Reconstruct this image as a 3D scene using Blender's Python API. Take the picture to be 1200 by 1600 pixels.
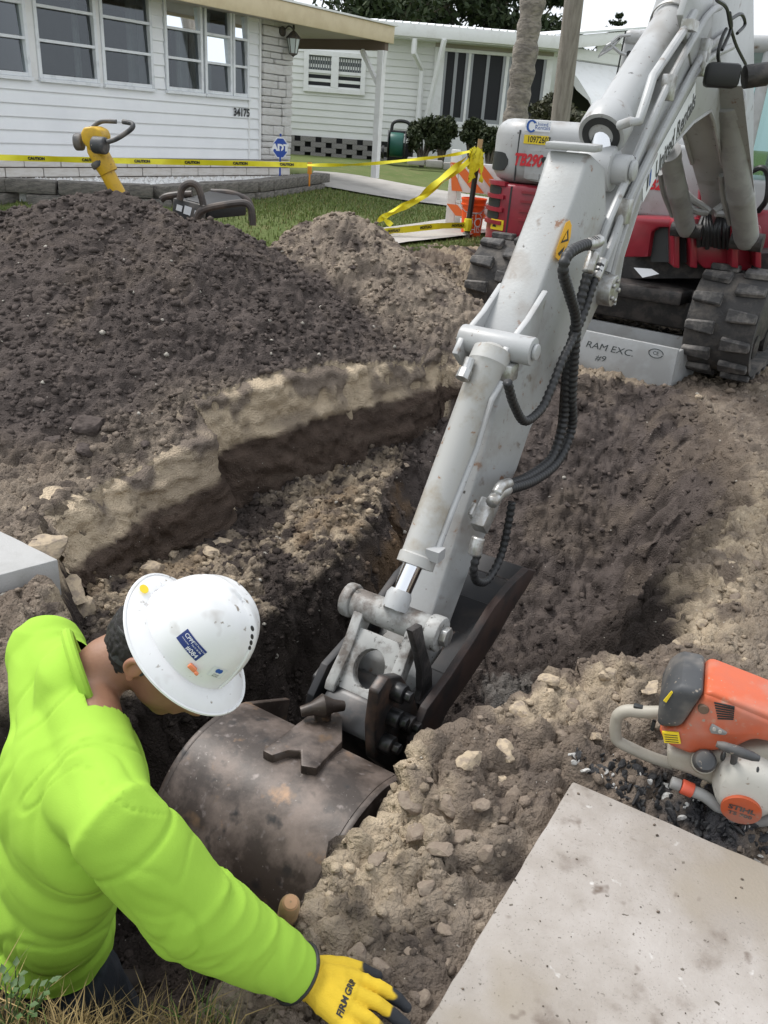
import bpy, bmesh, math, random
import numpy as np
from mathutils import Vector, Matrix
for _o in list(bpy.data.objects): bpy.data.objects.remove(_o)
sc = bpy.context.scene
C = sc.collection
random.seed(7); RNG = np.random.default_rng(7)

# ------------------------------------------------------------------ camera
F_PX, ROLL, EYE = 1300.0, math.radians(4.2), 1.5
PITCH = math.atan((800-192)/F_PX*math.cos(ROLL))
FW = np.array([0, math.cos(PITCH), -math.sin(PITCH)])
_r0 = np.array([1., 0, 0]); _u0 = np.cross(_r0, FW)
RT = math.cos(ROLL)*_r0+math.sin(ROLL)*_u0
UP = -math.sin(ROLL)*_r0+math.cos(ROLL)*_u0
camd = bpy.data.cameras.new('camera'); cam = bpy.data.objects.new('camera', camd); C.objects.link(cam)
camd.sensor_fit = 'VERTICAL'; camd.sensor_height = 32.0; camd.lens = 32.0*F_PX/1600
camd.clip_start = 0.05; camd.clip_end = 3000
M = Matrix(((RT[0], UP[0], -FW[0], 0), (RT[1], UP[1], -FW[1], 0), (RT[2], UP[2], -FW[2], EYE), (0, 0, 0, 1)))
cam.matrix_world = M
sc.camera = cam
sc.render.resolution_x, sc.render.resolution_y = 768, 1024

# ------------------------------------------------------------------ sky, sun, exposure
SUN_EL, SUN_AZ = math.radians(58), math.radians(-60)     # azimuth from +Y towards +X: light comes from the upper left, beyond
w = bpy.data.worlds.new('World'); sc.world = w; w.use_nodes = True
nt = w.node_tree; nt.nodes.clear()
sky = nt.nodes.new('ShaderNodeTexSky'); sky.sky_type = 'NISHITA'; sky.sun_disc = False
sky.sun_elevation = SUN_EL; sky.sun_rotation = SUN_AZ; sky.dust_density = 4.0; sky.air_density = 1.4; sky.ozone_density = 1.0
hs = nt.nodes.new('ShaderNodeHueSaturation'); hs.inputs['Saturation'].default_value = 0.22     # overcast: nearly grey light
mixw = nt.nodes.new('ShaderNodeMix'); mixw.data_type = 'RGBA'; mixw.inputs[0].default_value = 0.55
mixw.inputs[7].default_value = (7.4, 7.9, 8.6, 1)          # even cloud layer
bg = nt.nodes.new('ShaderNodeBackground'); bg.inputs['Strength'].default_value = 0.11
out = nt.nodes.new('ShaderNodeOutputWorld')
nt.links.new(sky.outputs[0], hs.inputs['Color']); nt.links.new(hs.outputs[0], mixw.inputs[6])
nt.links.new(mixw.outputs[2], bg.inputs['Color']); nt.links.new(bg.outputs[0], out.inputs[0])
sd = bpy.data.lights.new('sun', 'SUN'); sd.energy = 1.5; sd.angle = math.radians(22); sd.color = (1.0, 0.97, 0.93)
so = bpy.data.objects.new('sun', sd); C.objects.link(so)
_d = Vector((math.sin(SUN_AZ)*math.cos(SUN_EL), math.cos(SUN_AZ)*math.cos(SUN_EL), math.sin(SUN_EL)))
so.rotation_euler = _d.to_track_quat('Z', 'Y').to_euler(); so.location = (-6, 4, 12)
sc.view_settings.view_transform = 'Standard'; sc.view_settings.look = 'None'
sc.view_settings.exposure = 0.8; sc.view_settings.gamma = 1.0
sc.render.engine = 'CYCLES'

# ------------------------------------------------------------------ helpers
def ray(u, v): return FW+RT*((u-600)/F_PX)+UP*((800-v)/F_PX)
EYEP = np.array([0, 0, EYE])
def at(u, v, y=None, z=None, t=None):
    d = ray(u, v)
    if t is None: t = y/d[1] if y is not None else (z-EYE)/d[2]
    return EYEP+t*d
def onplane(u, v, p, n):
    d = ray(u, v); return EYEP+d*(np.dot(np.array(p)-EYEP, n)/np.dot(d, n))
def nrm(a):
    a = np.array(a, float); return a/np.linalg.norm(a)
def V3(*a): return np.array(a, float)

def _hash(ix, iy, iz, seed):
    h = (ix.astype(np.int64)*374761393+iy.astype(np.int64)*668265263+iz.astype(np.int64)*2147483647+seed*974634777) & 0xffffffff
    h = ((h ^ (h >> 13))*1274126177) & 0xffffffff
    h = ((h ^ (h >> 16))*2246822519) & 0xffffffff
    return ((h ^ (h >> 15)) & 0xffffff)/float(0xffffff)
def noise3(p, seed=0):
    p = np.asarray(p, float); i = np.floor(p); f = p-i; f = f*f*f*(f*(f*6-15)+10); i = i.astype(np.int64)
    x, y, z = i[..., 0], i[..., 1], i[..., 2]; fx, fy, fz = f[..., 0], f[..., 1], f[..., 2]
    r = 0
    for dx in (0, 1):
        for dy in (0, 1):
            for dz in (0, 1):
                wgt = (fx if dx else 1-fx)*(fy if dy else 1-fy)*(fz if dz else 1-fz)
                r = r+wgt*_hash(x+dx, y+dy, z+dz, seed)
    return r*2-1
def fbm(p, oct=4, seed=0, gain=0.5):
    p = np.asarray(p, float); a, r, s = 1.0, 0, 0
    for o in range(oct):
        r = r+a*noise3(p*2**o+17.3*o, seed+o); s += a; a *= gain
    return r/s
def worley(p, seed=0):
    """2-D cell noise: (distance to nearest point, distance to second nearest)"""
    p = np.asarray(p, float); i = np.floor(p).astype(np.int64); f = p-i
    d1 = np.full(p.shape[:-1], 9.0); d2 = d1.copy(); z = np.zeros_like(i[..., 0])
    for dx in (-1, 0, 1):
        for dy in (-1, 0, 1):
            jx = _hash(i[..., 0]+dx, i[..., 1]+dy, z, seed); jy = _hash(i[..., 0]+dx, i[..., 1]+dy, z+1, seed)
            d = np.hypot(dx+jx-f[..., 0], dy+jy-f[..., 1])
            d2 = np.minimum(d2, np.maximum(d, d1)); d1 = np.minimum(d1, d)
    return d1, d2
def smooth(a, b, x):
    t = np.clip((x-a)/(b-a), 0, 1); return t*t*(3-2*t)
def lerp(a, b, t): return a+(b-a)*t

# ---- materials
def mat(name, col, rough=0.6, metal=0.0, col2=None, scale=8.0, thr=(0.45, 0.6), bump=0.0, bscale=60.0, spec=0.5, detail=6.0, vcol=False, col3=None, scale3=40.0, thr3=(0.62, 0.7), rough2=None, coat=0.0, stretch=None):
    m = bpy.data.materials.new(name); m.use_nodes = True; t = m.node_tree; n = t.nodes; L = t.links
    b = n['Principled BSDF']; b.inputs['Roughness'].default_value = rough; b.inputs['Metallic'].default_value = metal
    b.inputs['Specular IOR Level'].default_value = spec; b.inputs['Base Color'].default_value = (*col, 1)
    if coat: b.inputs['Coat Weight'].default_value = coat; b.inputs['Coat Roughness'].default_value = 0.15
    tc = n.new('ShaderNodeTexCoord'); src = tc.outputs['Object']
    if stretch:
        mp = n.new('ShaderNodeMapping'); mp.inputs['Scale'].default_value = stretch; L.new(src, mp.inputs[0]); src = mp.outputs[0]
    cur = None
    if vcol:
        a = n.new('ShaderNodeVertexColor'); a.layer_name = 'Col'; cur = a.outputs[0]
    def layer(cur, c2, sc_, th):
        no = n.new('ShaderNodeTexNoise'); no.inputs['Scale'].default_value = sc_; no.inputs['Detail'].default_value = detail; no.inputs['Roughness'].default_value = 0.62
        L.new(src, no.inputs['Vector'])
        mr = n.new('ShaderNodeMapRange'); mr.inputs[1].default_value = th[0]; mr.inputs[2].default_value = th[1]; L.new(no.outputs[0], mr.inputs[0])
        mx = n.new('ShaderNodeMix'); mx.data_type = 'RGBA'; L.new(mr.outputs[0], mx.inputs[0])
        if cur is None: mx.inputs[6].default_value = (*col, 1)
        else: L.new(cur, mx.inputs[6])
        mx.inputs[7].default_value = (*c2, 1)
        return mx.outputs[2], mr.outputs[0]
    if col2 is not None:
        cur, fac = layer(cur, col2, scale, thr)
        if rough2 is not None:
            rr = n.new('ShaderNodeMapRange'); rr.inputs[3].default_value = rough; rr.inputs[4].default_value = rough2; L.new(fac, rr.inputs[0]); L.new(rr.outputs[0], b.inputs['Roughness'])
    if col3 is not None: cur, _ = layer(cur, col3, scale3, thr3)
    if cur is not None: L.new(cur, b.inputs['Base Color'])
    if bump:
        no = n.new('ShaderNodeTexNoise'); no.inputs['Scale'].default_value = bscale; no.inputs['Detail'].default_value = 8; L.new(src, no.inputs['Vector'])
        bp = n.new('ShaderNodeBump'); bp.inputs['Strength'].default_value = bump; bp.inputs['Distance'].default_value = 0.02; L.new(no.outputs[0], bp.inputs['Height']); L.new(bp.outputs[0], b.inputs['Normal'])
    return m

def wloc(o):
    p = np.zeros(3)
    while o is not None: p = p+np.array(o.location); o = o.parent
    return p
def tag(o, label=None, cat=None, group=None, kind=None):
    if label: o['label'] = label
    if cat: o['category'] = cat
    if group: o['group'] = group
    if kind: o['kind'] = kind
    return o
def thing(name, loc, label, cat, group=None):
    o = bpy.data.objects.new(name, None); C.objects.link(o); o.location = tuple(loc); o.empty_display_size = 0.1
    return tag(o, label, cat, group)
def frame_from(z, x=None):
    z = nrm(z)
    if x is None: x = V3(1, 0, 0) if abs(z[0]) < 0.8 else V3(0, 1, 0)
    x = np.array(x, float); x = nrm(x-z*np.dot(x, z)); return x, np.cross(z, x), z

class MB:
    def __init__(s): s.v = []; s.f = []; s.n = 0
    def add(s, v, f):
        v = np.asarray(v, float).reshape(-1, 3); s.v.append(v); s.f += [tuple(int(i)+s.n for i in q) for q in f]; s.n += len(v); return s
    def box(s, c, size, ax=None):
        X, Y, Z = ax if ax is not None else (V3(1, 0, 0), V3(0, 1, 0), V3(0, 0, 1))
        c = np.array(c, float); h = np.array(size, float)/2; v = []
        for k in (-1, 1):
            for j in (-1, 1):
                for i in (-1, 1): v.append(c+X*h[0]*i+Y*h[1]*j+Z*h[2]*k)
        return s.add(v, [(0, 2, 3, 1), (4, 5, 7, 6), (0, 1, 5, 4), (2, 6, 7, 3), (0, 4, 6, 2), (1, 3, 7, 5)])
    def box2(s, lo, hi):
        lo = np.array(lo, float); hi = np.array(hi, float); return s.box((lo+hi)/2, hi-lo)
    def prism(s, poly, o, ax, ay, az, t0, t1):
        o = np.array(o, float); n = len(poly); a = [o+ax*p[0]+ay*p[1]+az*t0 for p in poly]; b = [o+ax*p[0]+ay*p[1]+az*t1 for p in poly]
        f = [tuple(range(n)), tuple(range(2*n-1, n-1, -1))]+[(i, i+n, (i+1) % n+n, (i+1) % n) for i in range(n)]
        return s.add(a+b, f)
    def prism3(s, pts, off):
        n = len(pts); off = np.array(off, float); a = [np.array(p, float) for p in pts]; b = [p+off for p in a]
        f = [tuple(range(n)), tuple(range(2*n-1, n-1, -1))]+[(i, i+n, (i+1) % n+n, (i+1) % n) for i in range(n)]
        return s.add(a+b, f)
    def tube(s, path, r, n=10, caps=True, flat=None):
        P = [np.array(p, float) for p in path]; m = len(P); r = [r]*m if np.isscalar(r) else list(r)
        T = [nrm(P[min(i+1, m-1)]-P[max(i-1, 0)]) for i in range(m)]
        x, y, _ = frame_from(T[0]); v = []
        for i in range(m):
            x = nrm(x-T[i]*np.dot(x, T[i])); y = np.cross(T[i], x)
            for k in range(n):
                a = 2*math.pi*k/n; v.append(P[i]+(x*math.cos(a)+y*math.sin(a))*r[i])
        f = [(i*n+k, i*n+(k+1) % n, (i+1)*n+(k+1) % n, (i+1)*n+k) for i in range(m-1) for k in range(n)]
        if caps: f += [tuple(range(n-1, -1, -1)), tuple((m-1)*n+k for k in range(n))]
        return s.add(v, f)
    def cyl(s, a, b, r, n=20): return s.tube([a, b], r, n)
    def lathe(s, prof, o, axis, n=24, xdir=None, caps=True, sx=1.0, sy=1.0):
        x, y, z = frame_from(axis, xdir); o = np.array(o, float); v = []
        for (r, h) in prof:
            for k in range(n):
                a = 2*math.pi*k/n; v.append(o+z*h+x*r*sx*math.cos(a)+y*r*sy*math.sin(a))
        m = len(prof); f = [(i*n+k, i*n+(k+1) % n, (i+1)*n+(k+1) % n, (i+1)*n+k) for i in range(m-1) for k in range(n)]
        if caps: f += [tuple(range(n-1, -1, -1)), tuple((m-1)*n+k for k in range(n))]
        return s.add(v, f)
    def ell(s, c, rad, ax=None, nu=16, nv=10):
        X, Y, Z = ax if ax is not None else (V3(1, 0, 0), V3(0, 1, 0), V3(0, 0, 1)); c = np.array(c, float); v = []
        for j in range(1, nv):
            th = math.pi*j/nv
            for i in range(nu):
                ph = 2*math.pi*i/nu; v.append(c+X*rad[0]*math.sin(th)*math.cos(ph)+Y*rad[1]*math.sin(th)*math.sin(ph)+Z*rad[2]*math.cos(th))
        n0 = len(v); v += [c+Z*rad[2], c-Z*rad[2]]
        f = [(j*nu+i, (j+1)*nu+i, (j+1)*nu+(i+1) % nu, j*nu+(i+1) % nu) for j in range(nv-2) for i in range(nu)]
        f += [(n0, i, (i+1) % nu) for i in range(nu)]+[(n0+1, (nv-2)*nu+(i+1) % nu, (nv-2)*nu+i) for i in range(nu)]
        return s.add(v, f)
    def ribbon(s, path, widths, side):
        P = [np.array(p, float) for p in path]; v = []
        for i, p in enumerate(P):
            sd_ = np.array(side[i] if isinstance(side, list) else side, float); wd = widths if np.isscalar(widths) else widths[i]
            v += [p-sd_*wd/2, p+sd_*wd/2]
        return s.add(v, [(2*i, 2*i+1, 2*i+3, 2*i+2) for i in range(len(P)-1)])
    def verts(s): return np.concatenate(s.v) if s.v else np.zeros((0, 3))
    def build(s, name, m, parent=None, bevel=0.0, seg=2, sharp=35, loc=None, cols=None, thick=0.0):
        v = s.verts()
        if parent is not None: o0 = wloc(parent)
        elif loc is not None: o0 = np.array(loc, float)
        else: o0 = V3((v[:, 0].min()+v[:, 0].max())/2, (v[:, 1].min()+v[:, 1].max())/2, v[:, 2].min())
        me = bpy.data.meshes.new(name); me.from_pydata([tuple(p) for p in v-o0], [], s.f)
        if bevel or thick:
            bm = bmesh.new(); bm.from_mesh(me)
            if thick: bmesh.ops.solidify(bm, geom=bm.faces[:], thickness=thick)
            bmesh.ops.recalc_face_normals(bm, faces=bm.faces)
            if bevel:
                ed = [e for e in bm.edges if len(e.link_faces) == 2 and e.calc_face_angle(0) > math.radians(28)]
                bmesh.ops.bevel(bm, geom=ed, offset=bevel, segments=seg, affect='EDGES', profile=0.5, clamp_overlap=True)
            bm.to_mesh(me); bm.free()
        else:
            bm = bmesh.new(); bm.from_mesh(me); bmesh.ops.recalc_face_normals(bm, faces=bm.faces); bm.to_mesh(me); bm.free()
        me.shade_smooth(); me.set_sharp_from_angle(angle=math.radians(sharp))
        if m is not None: me.materials.append(m)
        ob = bpy.data.objects.new(name, me); C.objects.link(ob)
        if parent is not None: ob.parent = parent
        else: ob.location = tuple(o0)
        return ob

def raw_mesh(name, v, tris, m, cols=None, parent=None, quads=False, smooth_=True):
    """large meshes from numpy arrays"""
    v = np.asarray(v, np.float32); tris = np.asarray(tris, np.int32); k = tris.shape[1]
    me = bpy.data.meshes.new(name); me.vertices.add(len(v)); me.vertices.foreach_set('co', v.ravel())
    me.loops.add(tris.size); me.loops.foreach_set('vertex_index', tris.ravel())
    me.polygons.add(len(tris)); me.polygons.foreach_set('loop_start', np.arange(0, tris.size, k, dtype=np.int32))
    me.update(calc_edges=True)
    if cols is not None:
        ca = me.color_attributes.new('Col', 'FLOAT_COLOR', 'POINT'); ca.data.foreach_set('color', np.concatenate([cols, np.ones((len(cols), 1))], 1).astype(np.float32).ravel())
    if smooth_: me.shade_smooth()
    me.materials.append(m); ob = bpy.data.objects.new(name, me); C.objects.link(ob)
    if parent is not None: ob.parent = parent
    return ob

def text_mesh(txt, size, o, ax, ay, depth=0.0, shear=0.0, align='CENTER', sx=1.0, bold=0.0):
    """flat lettering as a mesh builder, o = baseline anchor"""
    cu = bpy.data.curves.new('lettering', 'FONT'); cu.body = txt; cu.size = size; cu.align_x = align; cu.align_y = 'CENTER'; cu.shear = shear; cu.offset = bold; cu.resolution_u = 3
    ob = bpy.data.objects.new('lettering_tmp', cu); C.objects.link(ob); bpy.context.view_layer.update()
    me = ob.evaluated_get(bpy.context.evaluated_depsgraph_get()).to_mesh()
    v = np.array([x.co[:] for x in me.vertices]).reshape(-1, 3); f = [tuple(p.vertices) for p in me.polygons]
    ob.to_mesh_clear() if hasattr(ob, 'to_mesh_clear') else None
    bpy.data.objects.remove(ob); bpy.data.curves.remove(cu)
    o = np.array(o, float); ax = np.array(ax, float); ay = np.array(ay, float)
    b = MB(); b.add(o+v[:, :1]*ax*sx+v[:, 1:2]*ay, f); return b
def skin(mb, voxel, smooth_it=3, fac=0.5):
    """union of overlapping closed shapes as one continuous surface -> (verts, quads)"""
    me = bpy.data.meshes.new('tmp'); me.from_pydata([tuple(p) for p in mb.verts()], [], mb.f)
    bm = bmesh.new(); bm.from_mesh(me); bmesh.ops.recalc_face_normals(bm, faces=bm.faces); bm.to_mesh(me); bm.free()
    ob = bpy.data.objects.new('tmp', me); C.objects.link(ob)
    r = ob.modifiers.new('r', 'REMESH'); r.mode = 'VOXEL'; r.voxel_size = voxel; r.adaptivity = 0
    if smooth_it:
        q = ob.modifiers.new('s', 'SMOOTH'); q.factor = fac; q.iterations = smooth_it
    bpy.context.view_layer.update()
    ev = ob.evaluated_get(bpy.context.evaluated_depsgraph_get()); m2 = ev.to_mesh()
    v = np.empty(len(m2.vertices)*3, np.float32); m2.vertices.foreach_get('co', v); v = v.reshape(-1, 3).astype(float)
    nn = np.empty(len(m2.vertices)*3, np.float32); m2.vertices.foreach_get('normal', nn); nn = nn.reshape(-1, 3).astype(float)
    f = np.array([p.vertices[:] for p in m2.polygons if len(p.vertices) == 4], np.int32)
    ev.to_mesh_clear(); bpy.data.objects.remove(ob); bpy.data.meshes.remove(me)
    return v, nn, f
def bez(pts, n=8):
    """Catmull-Rom through the points"""
    P = [np.array(p, float) for p in pts]; P = [2*P[0]-P[1]]+P+[2*P[-1]-P[-2]]; r = []
    for i in range(1, len(P)-2):
        for k in range(n):
            t = k/n; a, b, c, d = P[i-1:i+3]
            r.append(0.5*(2*b+(c-a)*t+(2*a-5*b+4*c-d)*t*t+(3*b-a-3*c+d)*t**3))
    r.append(P[-2]); return r
# ------------------------------------------------------------------ ground: street edge, trench, spoil piles
def sdf_poly(x, y, poly):
    """signed distance, positive inside"""
    d = np.full(x.shape, 1e9); ins = np.zeros(x.shape, bool); n = len(poly)
    for i in range(n):
        ax_, ay_ = poly[i]; bx_, by_ = poly[(i+1) % n]; ex, ey = bx_-ax_, by_-ay_
        t = np.clip(((x-ax_)*ex+(y-ay_)*ey)/(ex*ex+ey*ey+1e-12), 0, 1)
        d = np.minimum(d, np.hypot(x-ax_-t*ex, y-ay_-t*ey))
        c = (ay_ > y) != (by_ > y); ins ^= c & (x < ex*(y-ay_)/(ey if abs(ey) > 1e-9 else 1e-9)+ax_)
    return np.where(ins, d, -d)
def ridge(x, y, pts, slope):
    """spoil heap: height above datum falling away from a crest line"""
    best = np.full(x.shape, -9.0)
    for a, b in zip(pts[:-1], pts[1:]):
        ex, ey = b[0]-a[0], b[1]-a[1]; t = np.clip(((x-a[0])*ex+(y-a[1])*ey)/(ex*ex+ey*ey), 0, 1)
        best = np.maximum(best, a[2]+(b[2]-a[2])*t-slope*np.sqrt((x-a[0]-t*ex)**2+(y-a[1]-t*ey)**2+0.01)+slope*0.1)
    return best
def base_level(x, y):
    yy = y-2.2*smooth(0.5, 1.5, x)*(1-smooth(9.5, 12, y))
    lv = 0.13*smooth(0.2, -1.2, x)
    return (0.56+lv)*smooth(5.6, 7.7, yy)+(0.29-lv)*smooth(10.8, 17, yy)
_A0, _A1, _A2 = at(895, 1220, z=0), at(665, 1600, z=0), at(1200, 1352, z=0); _e1, _e2 = nrm(_A1-_A0), nrm(_A2-_A0)
_B0, _B1, _B2 = at(91, 874, z=0.02), at(0, 829, z=0.02), at(0, 898, z=0.02); _f1, _f2 = nrm(_B1-_B0), nrm(_B2-_B0)
SLABS = [[tuple(p[:2]) for p in (_A0, _A0+_e1*1.55, _A0+_e1*1.55+_e2*2.0, _A0+_e2*2.4)], [tuple(p[:2]) for p in (_B0, _B0+_f1*1.6, _B0+_f1*1.6+_f2*1.5, _B0+_f2*1.6)]]
MAIN = [(-0.24, 0.98), tuple(at(345, 1575, z=-0.08)[:2]), tuple(at(410, 1510, z=-0.05)[:2]), tuple(at(470, 1450, z=-0.05)[:2]), tuple(at(530, 1350, z=-0.05)[:2]), tuple(at(620, 1240, z=-0.05)[:2]),
        tuple(at(690, 1170, z=-0.05)[:2]), tuple(at(760, 1115, z=-0.05)[:2]), tuple(at(850, 1060, z=-0.05)[:2]), tuple(at(1000, 1050, z=-0.05)[:2]), tuple(at(1080, 960, z=-0.05)[:2]), tuple(at(1130, 870, z=-0.05)[:2]),
        tuple(at(1200, 800, z=-0.05)[:2]), (2.0, 4.3), (2.1, 4.9), (2.05, 5.6), (1.6, 5.75), (0.9, 5.65), (0.42, 5.35), (0.15, 4.9), (-0.02, 4.4), (-0.06, 3.95), (-0.22, 3.5), (-0.47, 3.1), (-0.75, 2.65), (-0.95, 2.2), (-1.1, 1.7), (-1.3, 1.3), (-1.2, 1.0), (-0.75, 0.92)]
BENCH = [(-1.10, 2.35), (-1.32, 2.80), (-1.40, 2.98), (-1.23, 3.50), (-0.95, 3.82), (-1.02, 4.02), (-0.67, 4.35), (-0.36, 4.70), (-0.05, 5.0), (0.25, 5.35), (0.6, 5.3), (0.3, 4.0), (-0.3, 2.5), (-0.8, 2.0)]
PILE_A = [tuple(at(-160, 345, y=5.2)), tuple(at(0, 322, y=5.3)), tuple(at(70, 312, y=5.3)), tuple(at(120, 292, y=5.3)), tuple(at(165, 284, y=5.3)), tuple(at(215, 296, y=5.35)), tuple(at(270, 330, y=5.4)), tuple(at(350, 348, y=5.45)), tuple(at(420, 392, y=5.5)), tuple(at(500, 460, y=5.6)), tuple(at(600, 520, y=5.6))]
PILE_B = [tuple(at(505, 352, y=6.3)), tuple(at(535, 337, y=6.3)), tuple(at(565, 352, y=6.25)), tuple(at(640, 415, y=6.0)), tuple(at(715, 470, y=5.9))]
PILE_A = [(p[0], p[1], p[2]-0.04) for p in PILE_A]; PILE_B = [(p[0], p[1], p[2]+0.05) for p in PILE_B]
def terrain(x, y):
    P = np.stack([x, y, np.zeros_like(x)], -1)
    n1 = fbm(P*1.1, 3, 3); n2 = fbm(P*4.0, 3, 11); n3 = fbm(P*14.0, 3, 23)
    wx = x+0.07*n2+0.02*n3; wy = y+0.07*fbm(P*4.0+31, 3, 12)+0.02*n3
    zb = base_level(x, y)
    z = zb-0.035*smooth(0.0, 0.1, y)+0.03*n1+0.018*n2
    # right bank: trampled lumps, a hollow beside the slab
    rb = smooth(-0.3, 0.1, x)*(1-smooth(3.5, 4.6, y))
    cr = fbm(P*7, 4, 41, 0.6); rid = 1-np.abs(fbm(P*5+3, 4, 43, 0.6))*2
    z = z+rb*(0.05*n2+0.05*cr+0.022*rid-0.05)*(1-0.75*smooth(0.75, 1.2, x)*smooth(2.4, 1.6, y))
    z = z+0.09*smooth(0.25, 0.0, np.hypot((x+0.62)/1.6, y-0.72)-0.12)*smooth(-0.2, -0.35, x)
    pa = ridge(wx, wy, PILE_A, 0.60)+0.05*n1; pb = ridge(wx, wy, PILE_B, 0.74)+0.03*n1
    lip = np.exp(-((wx-0.2-0.1*(wy-5))/0.55)**2-((wy-6.0)/0.6)**2)*0.2
    rough = smooth(0.0, 0.3, np.maximum(pa, pb)-z)
    # toe of the heap spreads out in a gentler apron
    ap = ridge(wx, wy, PILE_A, 0.36)-0.42
    z = np.maximum(np.maximum(z, ap), np.maximum(pa, pb)); z = np.maximum(z, zb+lip+0.02*n2-0.02)
    isA = smooth(-0.05, 0.1, np.maximum(pa, ap)-zb-0.02); isB = smooth(-0.05, 0.12, pb-np.maximum(pa, zb+0.02))
    # bench with its cut face on the left
    db = sdf_poly(wx, wy, BENCH); dbx = sdf_poly(x, y, BENCH)
    sb = smooth(0.0, 0.13, lerp(db, dbx, 0.6)); zbench = -0.38+0.09*smooth(3.9, 4.8, y)+0.07*n2+0.05*n1+0.05*smooth(0.3, 0.75, db)
    zt = lerp(z, zbench, sb)
    # main trench
    dm = sdf_poly(wx, wy, MAIN); ax_x = -0.45+(y-1.1)*0.47
    right = smooth(-0.1, 0.25, x-ax_x)
    wd = lerp(0.28, lerp(0.16, 0.75, smooth(2.0, 3.5, y)), right); wd = lerp(wd, 0.25, smooth(5.0, 5.6, y))
    fl = -0.92-0.1*smooth(1.5, 2.5, y)+0.97*smooth(3.9, 5.75, y)+0.06*n1+0.04*n2
    ledge = 0.10*smooth(0.0, 1, np.sin((dm/wd)*9+3*n1))*smooth(2.6, 3.2, y)*right
    sm = smooth(0.0, 1.0, dm/wd)
    sm = np.clip(sm+ledge*(sm*(1-sm)*4)*0.6, 0, 1)
    z = np.where(dm > 0, lerp(zt, np.minimum(fl, zt), sm), zt)
    # crumbs: cell noise clods everywhere, coarser on heap and banks
    d1, d2 = worley(np.stack([wx, wy], -1)*17, 5); e1, e2 = worley(np.stack([wx, wy], -1)*38+9, 6); c1, c2 = worley(np.stack([wx, wy], -1)*8+3, 7)
    cr2 = fbm(P*6+2, 5, 57, 0.66)
    lump = 0.040*(0.5-d1)*(0.6+0.8*np.clip(n2+0.4, 0, 1))+0.018*(0.5-e1)+0.042*cr2-0.014*np.exp(-((d2-d1)/0.10)**2)-0.007*np.exp(-((e2-e1)/0.10)**2)
    big = (0.06*np.clip(0.55-c1, 0, 1)-0.02*np.exp(-((c2-c1)/0.07)**2))*smooth(-0.25, 0.2, n1)
    steep = sb*(1-sb)*4*(1-sm)
    k = 1-0.75*steep
    far_ = smooth(7.5, 8.5, y)
    heap_r = np.clip(isA+isB, 0, 1)*(1-sm)*(1-sb)
    Lz = k*(lump*(1-0.35*heap_r-0.5*smooth(3.2, 4.2, y)*smooth(0.05, 0.3, sm))+heap_r*0.03*fbm(P*5+5, 3, 55, 0.5)+big*(1-0.6*heap_r)*smooth(2.5, 1.2, sb*3)*0.7+big*rb*0.5+0.012*n3)*(1-far_)
    z = z+Lz
    st2 = np.maximum(sb*(1-sb)*4, np.where(dm > 0, sm*(1-sm)*4, 0))
    xo = 0.05*n3*st2+0.03*n2*st2; yo = 0.05*fbm(P*14+7, 3, 71)*st2
    z = z+np.where(dm > 0, sm*(1-sm)*4, 0)*smooth(2.4, 3.2, y)*(0.09*fbm(P*3.2+50, 4, 81, 0.6)+0.05*(1-2*np.abs(fbm(P*6+9, 3, 82))))
    z0_ = z-Lz
    for sl in SLABS:
        ds = sdf_poly(x, y, sl); z = np.where(ds > -0.06, np.minimum(z, lerp(z, -0.05, smooth(-0.06, -0.005, ds))), z); z = np.where(ds > 0.0, np.minimum(z, -0.05), z)
    return z, dict(sb=sb, sm=np.where(dm > 0, sm, 0), dm=dm, isA=isA, isB=isB, n1=n1, n2=n2, n3=n3, rb=rb, right=right, d1=d1, xo=xo, yo=yo, db=db, zb=zb, L=Lz, z0=z0_)
SAND = V3(0.52, 0.42, 0.30); PALE = V3(0.27, 0.22, 0.172); DARK = V3(0.050, 0.040, 0.035); HEAP = V3(0.098, 0.080, 0.072); TAN = V3(0.185, 0.147, 0.116); RUST = V3(0.25, 0.16, 0.09); TAR = V3(0.022, 0.022, 0.024)
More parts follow.
